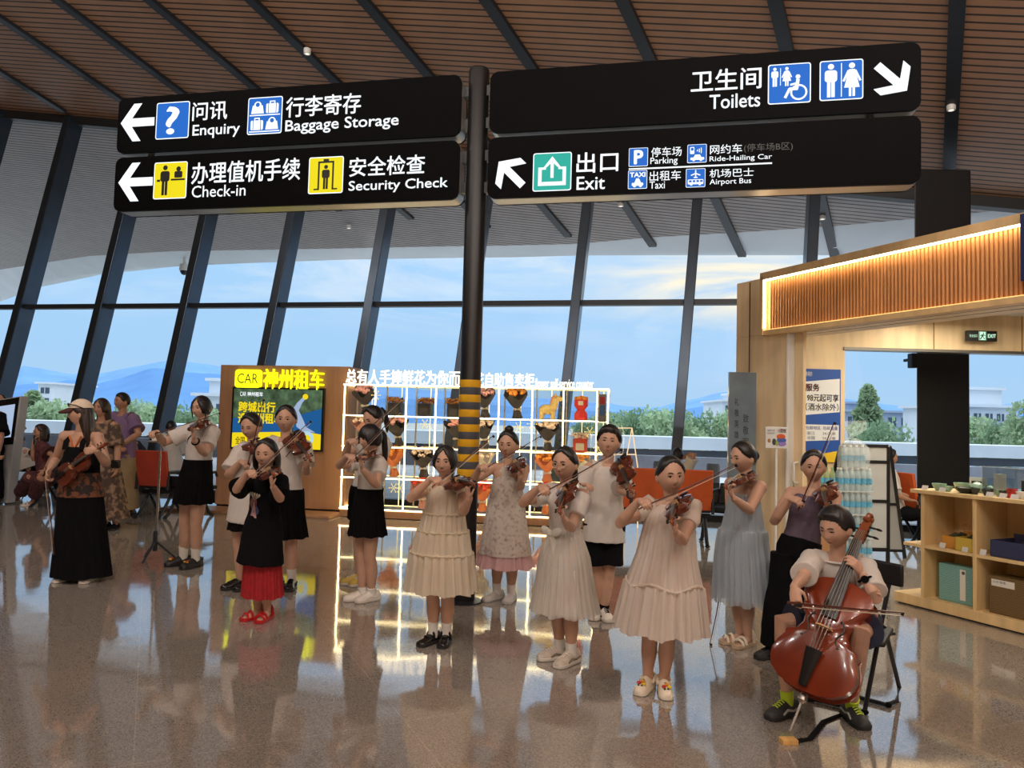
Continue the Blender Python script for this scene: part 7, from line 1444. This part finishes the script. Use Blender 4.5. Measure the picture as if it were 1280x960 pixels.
k=MB(); k.tube([W(1098,778,CHY+.05),W(1106,785,CHY+.1),G(1124,868)+Z3*.04,G(1121,880)+Z3*.015,G(1108,884)+Z3*.013,G(1050,868)+Z3*.013],[.012]*6,9); k.build('leg',m_black,t)
k=MB(); k.tube([G(1081,893)+Z3*.013,G(1030,880)+Z3*.013,G(998,874)+Z3*.013],[.012]*3,9); k.build('foot_bar',m_black,t)
k=MB(); k.tube([W(1096,794,CHY+.08),W(1118,792,CHY+.1)],.010,8); k.build('cross_bar',m_black,t)
for p_ in ((1081,893),(1110,884)):
    k=MB(); k.ell(G(*p_)+Z3*.013,.02,.02,.014); k.build('rubber_foot',m_blk,t)
# ------------------------------------------------------------------ onlookers
m_khk=M('khaki twill',(150,130,96),.85,noise_=.06,ns=30)
P=Person('man in purple polo shirt and khaki trousers standing by the window',(156,645),(152.5,502),.245,body=-24,face=-34,adult=True,wide=1.18,skin=m_skin2); P.vox=.007; P.stand((161,646),(150,643),toe=-20)
P.arm(1,W(152,556,P.g[1]-.26),(172,543),(V3(-1,-.1,-.1),V3(0,.6,-.6),V3(0,0,1),35)); P.arm(-1,W(145,560,P.g[1]-.24),(139,545),(V3(.9,-.2,-.1),V3(0,.8,-.4),V3(0,0,1),35))
P.body(); P.hair('short',t=.05); P.shirt(M('purple polo knit',(116,92,128),.85,noise_=.06,ns=60),t0=-.1,sleeve=.75,infl=.026,loose=.03,seed=31,name='polo_shirt'); tee_collar(P,M('purple polo knit'),.052); P.legwear(m_khk,1.95,name='trousers',infl=.03,loose=.03,top=.1); P.shoes(M('brown leather',(60,42,32),.5),m_bsole,'sneaker',accent=(m_blk,))
P=Person('woman with long dark hair in brown floral dress behind the capped woman',(134,662),(127,510),.235,body=-8,face=-10,adult=True,skin=m_skin2); P.vox=.007; P.stand()
P.arm(1,W(146,584,P.g[1]-.08),(149,565),(V3(0,-.2,-1),V3(-1,0,0),V3(0,-1,0),30)); P.arm_down(-1)
P.body(); P.hair('curtain',mat=m_hairbr,extra=('long',)); fl=m_floral('brown floral print',(72,56,48),(142,116,92),14,.46,.6,.1); P.shirt(fl,t0=-.1,sleeve=.9,infl=.02,loose=.02,seed=33,name='dress_top'); zb_=.1
P.skirt(fl,[(P.pel[2]+.1,.15,.12,.004),(P.pel[2]-.1,.19,.16,.01),(.14,.24,.20,.02)],pleats=10,name='dress'); P.shoes(m_blk,m_bsole,'flat')
k=MB(); c=W(145,577,P.g[1]-.12); k.hexa(c-Z3*.03,X3*.05,V3(0,.03,0),Z3*.05); k.build('handbag',m_bsh,P.t,bevel=.012)
def seated(label,foot,head,Hh,pelpx,body,face,dy=0,knee=.42,**kw):
    g=G(*foot) if len(foot)==2 else np.array(foot,float); Y=g[1]+dy; h=W(head[0],head[1],Y); pl=W(pelpx[0],pelpx[1],Y); pl=V3(pl[0],Y+.02,max(.44,pl[2]))
    P=Person(label,(pl[0],pl[1],0),tuple(h),Hh,body=body,face=face,hips=pl,adult=True,**kw); P.H=1.6; P.vox=.008; H=1.6
    P.neck=P.hc-Z3*(.5*Hh+.05)-P.f*.02; P.up=nrm(P.neck-P.pel); P.sh={s:P.neck-Z3*.035+P.l*.155*s for s in (1,-1)}; P.hip={s:pl-Z3*.03+P.l*.08*s for s in (1,-1)}
    for s in (1,-1):
        kn=P.hip[s]+P.f*.40+P.l*.03*s+Z3*.02; P.leg(s,kn,V3(kn[0],kn[1],.085)+P.f*.04*s,P.f)
    return P
P=seated('woman in maroon dress seated on the left bench talking on her phone',(56,634),(51,541),.235,(60,602),-62,-40,0,skin=m_skin2)
P.leg(-1,W(37,596,P.g[1]-.25),G(22,628)+Z3*.075,(-.8,-.6,0)); P.leg(1,W(50,598,P.g[1]-.35),G(41,632)+Z3*.075,(-.8,-.6,0))
P.arm(-1,W(41,556,P.g[1]-.14),(42,575),(V3(.1,.0,1),V3(1,.2,0),V3(0,1,0),30)); P.arm(1,W(56,588,P.g[1]-.3),(66,570),(V3(-.5,-.3,-.7),V3(-.5,.5,0),V3(0,-1,0),25))
P.body(); P.hair('back',mat=m_hairbr,t=.09,extra=('bob',)); mm=m_floral('maroon print',(86,40,44),(58,26,30),20,.45,.6,0); P.shirt(mm,t0=-.1,sleeve=.7,infl=.03,loose=.04,seed=41,name='dress_top')
k=MB()
for s in (1,-1): limb(k,[P.hip[s]+Z3*.01,(P.hip[s]+P.kn[s])/2,P.kn[s],P.kn[s]*.3+P.an[s]*.7],[.12,.11,.09,.10],P.l,16)
limb(k,[P.pel-P.f*.04,P.pel+P.f*.28-Z3*.03],[(.19,.12),(.15,.09)],P.l,16); wrinkle(remesh(k,.009,3),.008,9,3).build('dress',mm,P.t,ang=180); P.shoes(m_wsh,m_sole,'sandal',L=.23)
k=MB(); k.hexa(P.wr[-1]+Z3*.08+V3(.012,.0,0),V3(.006,.004,0),V3(-.02,.03,0),Z3*.07); tag(k.build('phone',m_bsh,bevel=.004),'black phone held to the ear of the seated woman in maroon','phone')
bench_y=G(30,622)
P=seated('dark-haired person in white shirt seated with back turned behind the phone woman',(34,614),(24.5,551),.225,(30,592),165,170)
P.arm(1,P.kn[1]+Z3*.08,None,(P.f,-Z3,-P.l,20)); P.arm(-1,P.kn[-1]+Z3*.08,None,(P.f,-Z3,P.l,20)); P.body(False); P.hair('short',t=.06); P.shirt(m_wht,t0=-.12,sleeve=.8,infl=.03,loose=.03,seed=42); P.legwear(m_blk,1.9,name='trousers'); P.shoes(m_bsh,m_bsole,'sneaker',accent=(m_blk,))
P=seated('person in white shirt seated with back turned behind the tripod stand',(222,618),(214,534),.225,(218,590),168,175,.15)
P.arm(1,P.kn[1]+Z3*.08,None,(P.f,-Z3,-P.l,20)); P.arm(-1,P.kn[-1]+Z3*.08,None,(P.f,-Z3,P.l,20)); P.body(False); P.hair('short',t=.06); P.shirt(m_wht,t0=-.12,sleeve=.8,infl=.03,loose=.03,seed=43); P.legwear(m_blk,1.9,name='trousers'); P.shoes(m_bsh,m_bsole,'sneaker',accent=(m_blk,))
P=seated('person in dark striped shirt seated half hidden behind the man in purple',(172,622),(161,541),.225,(170,590),170,170,.25)
P.arm(1,P.kn[1]+Z3*.08,None,(P.f,-Z3,-P.l,20)); P.arm(-1,P.kn[-1]+Z3*.08,None,(P.f,-Z3,P.l,20)); P.body(False); P.hair('short',t=.06); P.shirt(M('dark striped knit',(40,38,44),.85,noise_=.3,ns=30,stretch=(.1,.1,6)),t0=-.12,sleeve=1.5,infl=.03,loose=.03,seed=44); P.legwear(m_blk,1.9,name='trousers'); P.shoes(m_bsh,m_bsole,'sneaker',accent=(m_blk,))
P=seated('person seated on the orange bench with one arm raised behind the head',(848,655),(847,569),.225,(846,622),170,170,.35,skin=m_skin2)
P.arm(-1,W(852,573,P.g[1]-.03),(868,566),(V3(-1,.1,.2),V3(0,.9,.1),V3(0,0,1),30)); P.arm(1,P.kn[1]+Z3*.08,None,(P.f,-Z3,-P.l,20)); P.body(False); P.hair('back',t=.05,extra=('lowbun',)); P.shirt(m_wht,t0=-.12,sleeve=.7,infl=.028,loose=.02,seed=45); P.legwear(m_blk,1.9,name='trousers'); P.shoes(m_bsh,m_bsole,'sneaker',accent=(m_blk,))
P=seated('person in white shirt seated beyond the display board, hand resting on a knee',(1115,690),(1112,572),.225,(1117,645),70,80,.55,skin=m_skin2)
P.arm(1,W(1139,621,P.g[1]),(1124,640),(V3(1,-.1,-.1),-Z3,V3(0,1,0),35)); P.arm(-1,W(1137,625,P.g[1]-.2),(1121,642),(V3(1,0,-.1),-Z3,V3(0,1,0),35)); P.body(False); P.hair('short',t=.06); P.shirt(m_wht,t0=-.12,sleeve=.8,infl=.03,loose=.03,seed=46); P.legwear(m_blk,1.9,name='trousers'); P.shoes(m_bsh,m_sole,'sneaker',accent=(m_blk,))
# at the left edge
P=Person('bald man in beige striped polo standing at the left edge by the screen',(3,627),(1,503),.24,body=10,face=-10,adult=True,wide=1.15,skin=m_skin2); P.vox=.008; P.stand(); P.arm_down(1,.06); P.arm_down(-1,.06); P.body(); P.hair('bald',t=.01); P.shirt(M('beige striped knit',(176,158,128),.85,noise_=.25,ns=24,stretch=(.05,.05,3)),t0=-.15,sleeve=.8,infl=.03,loose=.04,seed=51,name='polo_shirt'); P.legwear(m_blk,1.95,name='trousers',infl=.03,loose=.03); P.shoes(m_bsh,m_bsole,'sneaker',accent=(m_blk,))
P=Person('man in black shirt with folded arms cut off by the left edge',(-16,632),(-20,500),.24,body=25,face=30,adult=True,wide=1.2,skin=m_skin2); P.vox=.008; P.stand(); P.arm(1,W(-3,569,P.g[1]-.26),(21,560),(V3(-1,-.1,0),V3(0,1,0),V3(0,0,1),35)); P.arm(-1,W(-8,572,P.g[1]-.3),(-40,575),(V3(1,0,0),V3(0,1,0),V3(0,0,1),35)); P.body(); P.hair('short',t=.05); P.shirt(m_blk,t0=-.15,sleeve=.85,infl=.03,loose=.04,seed=52); P.legwear(m_blk,1.95,name='trousers',infl=.03,loose=.03); P.shoes(m_bsh,m_bsole,'sneaker',accent=(m_blk,))
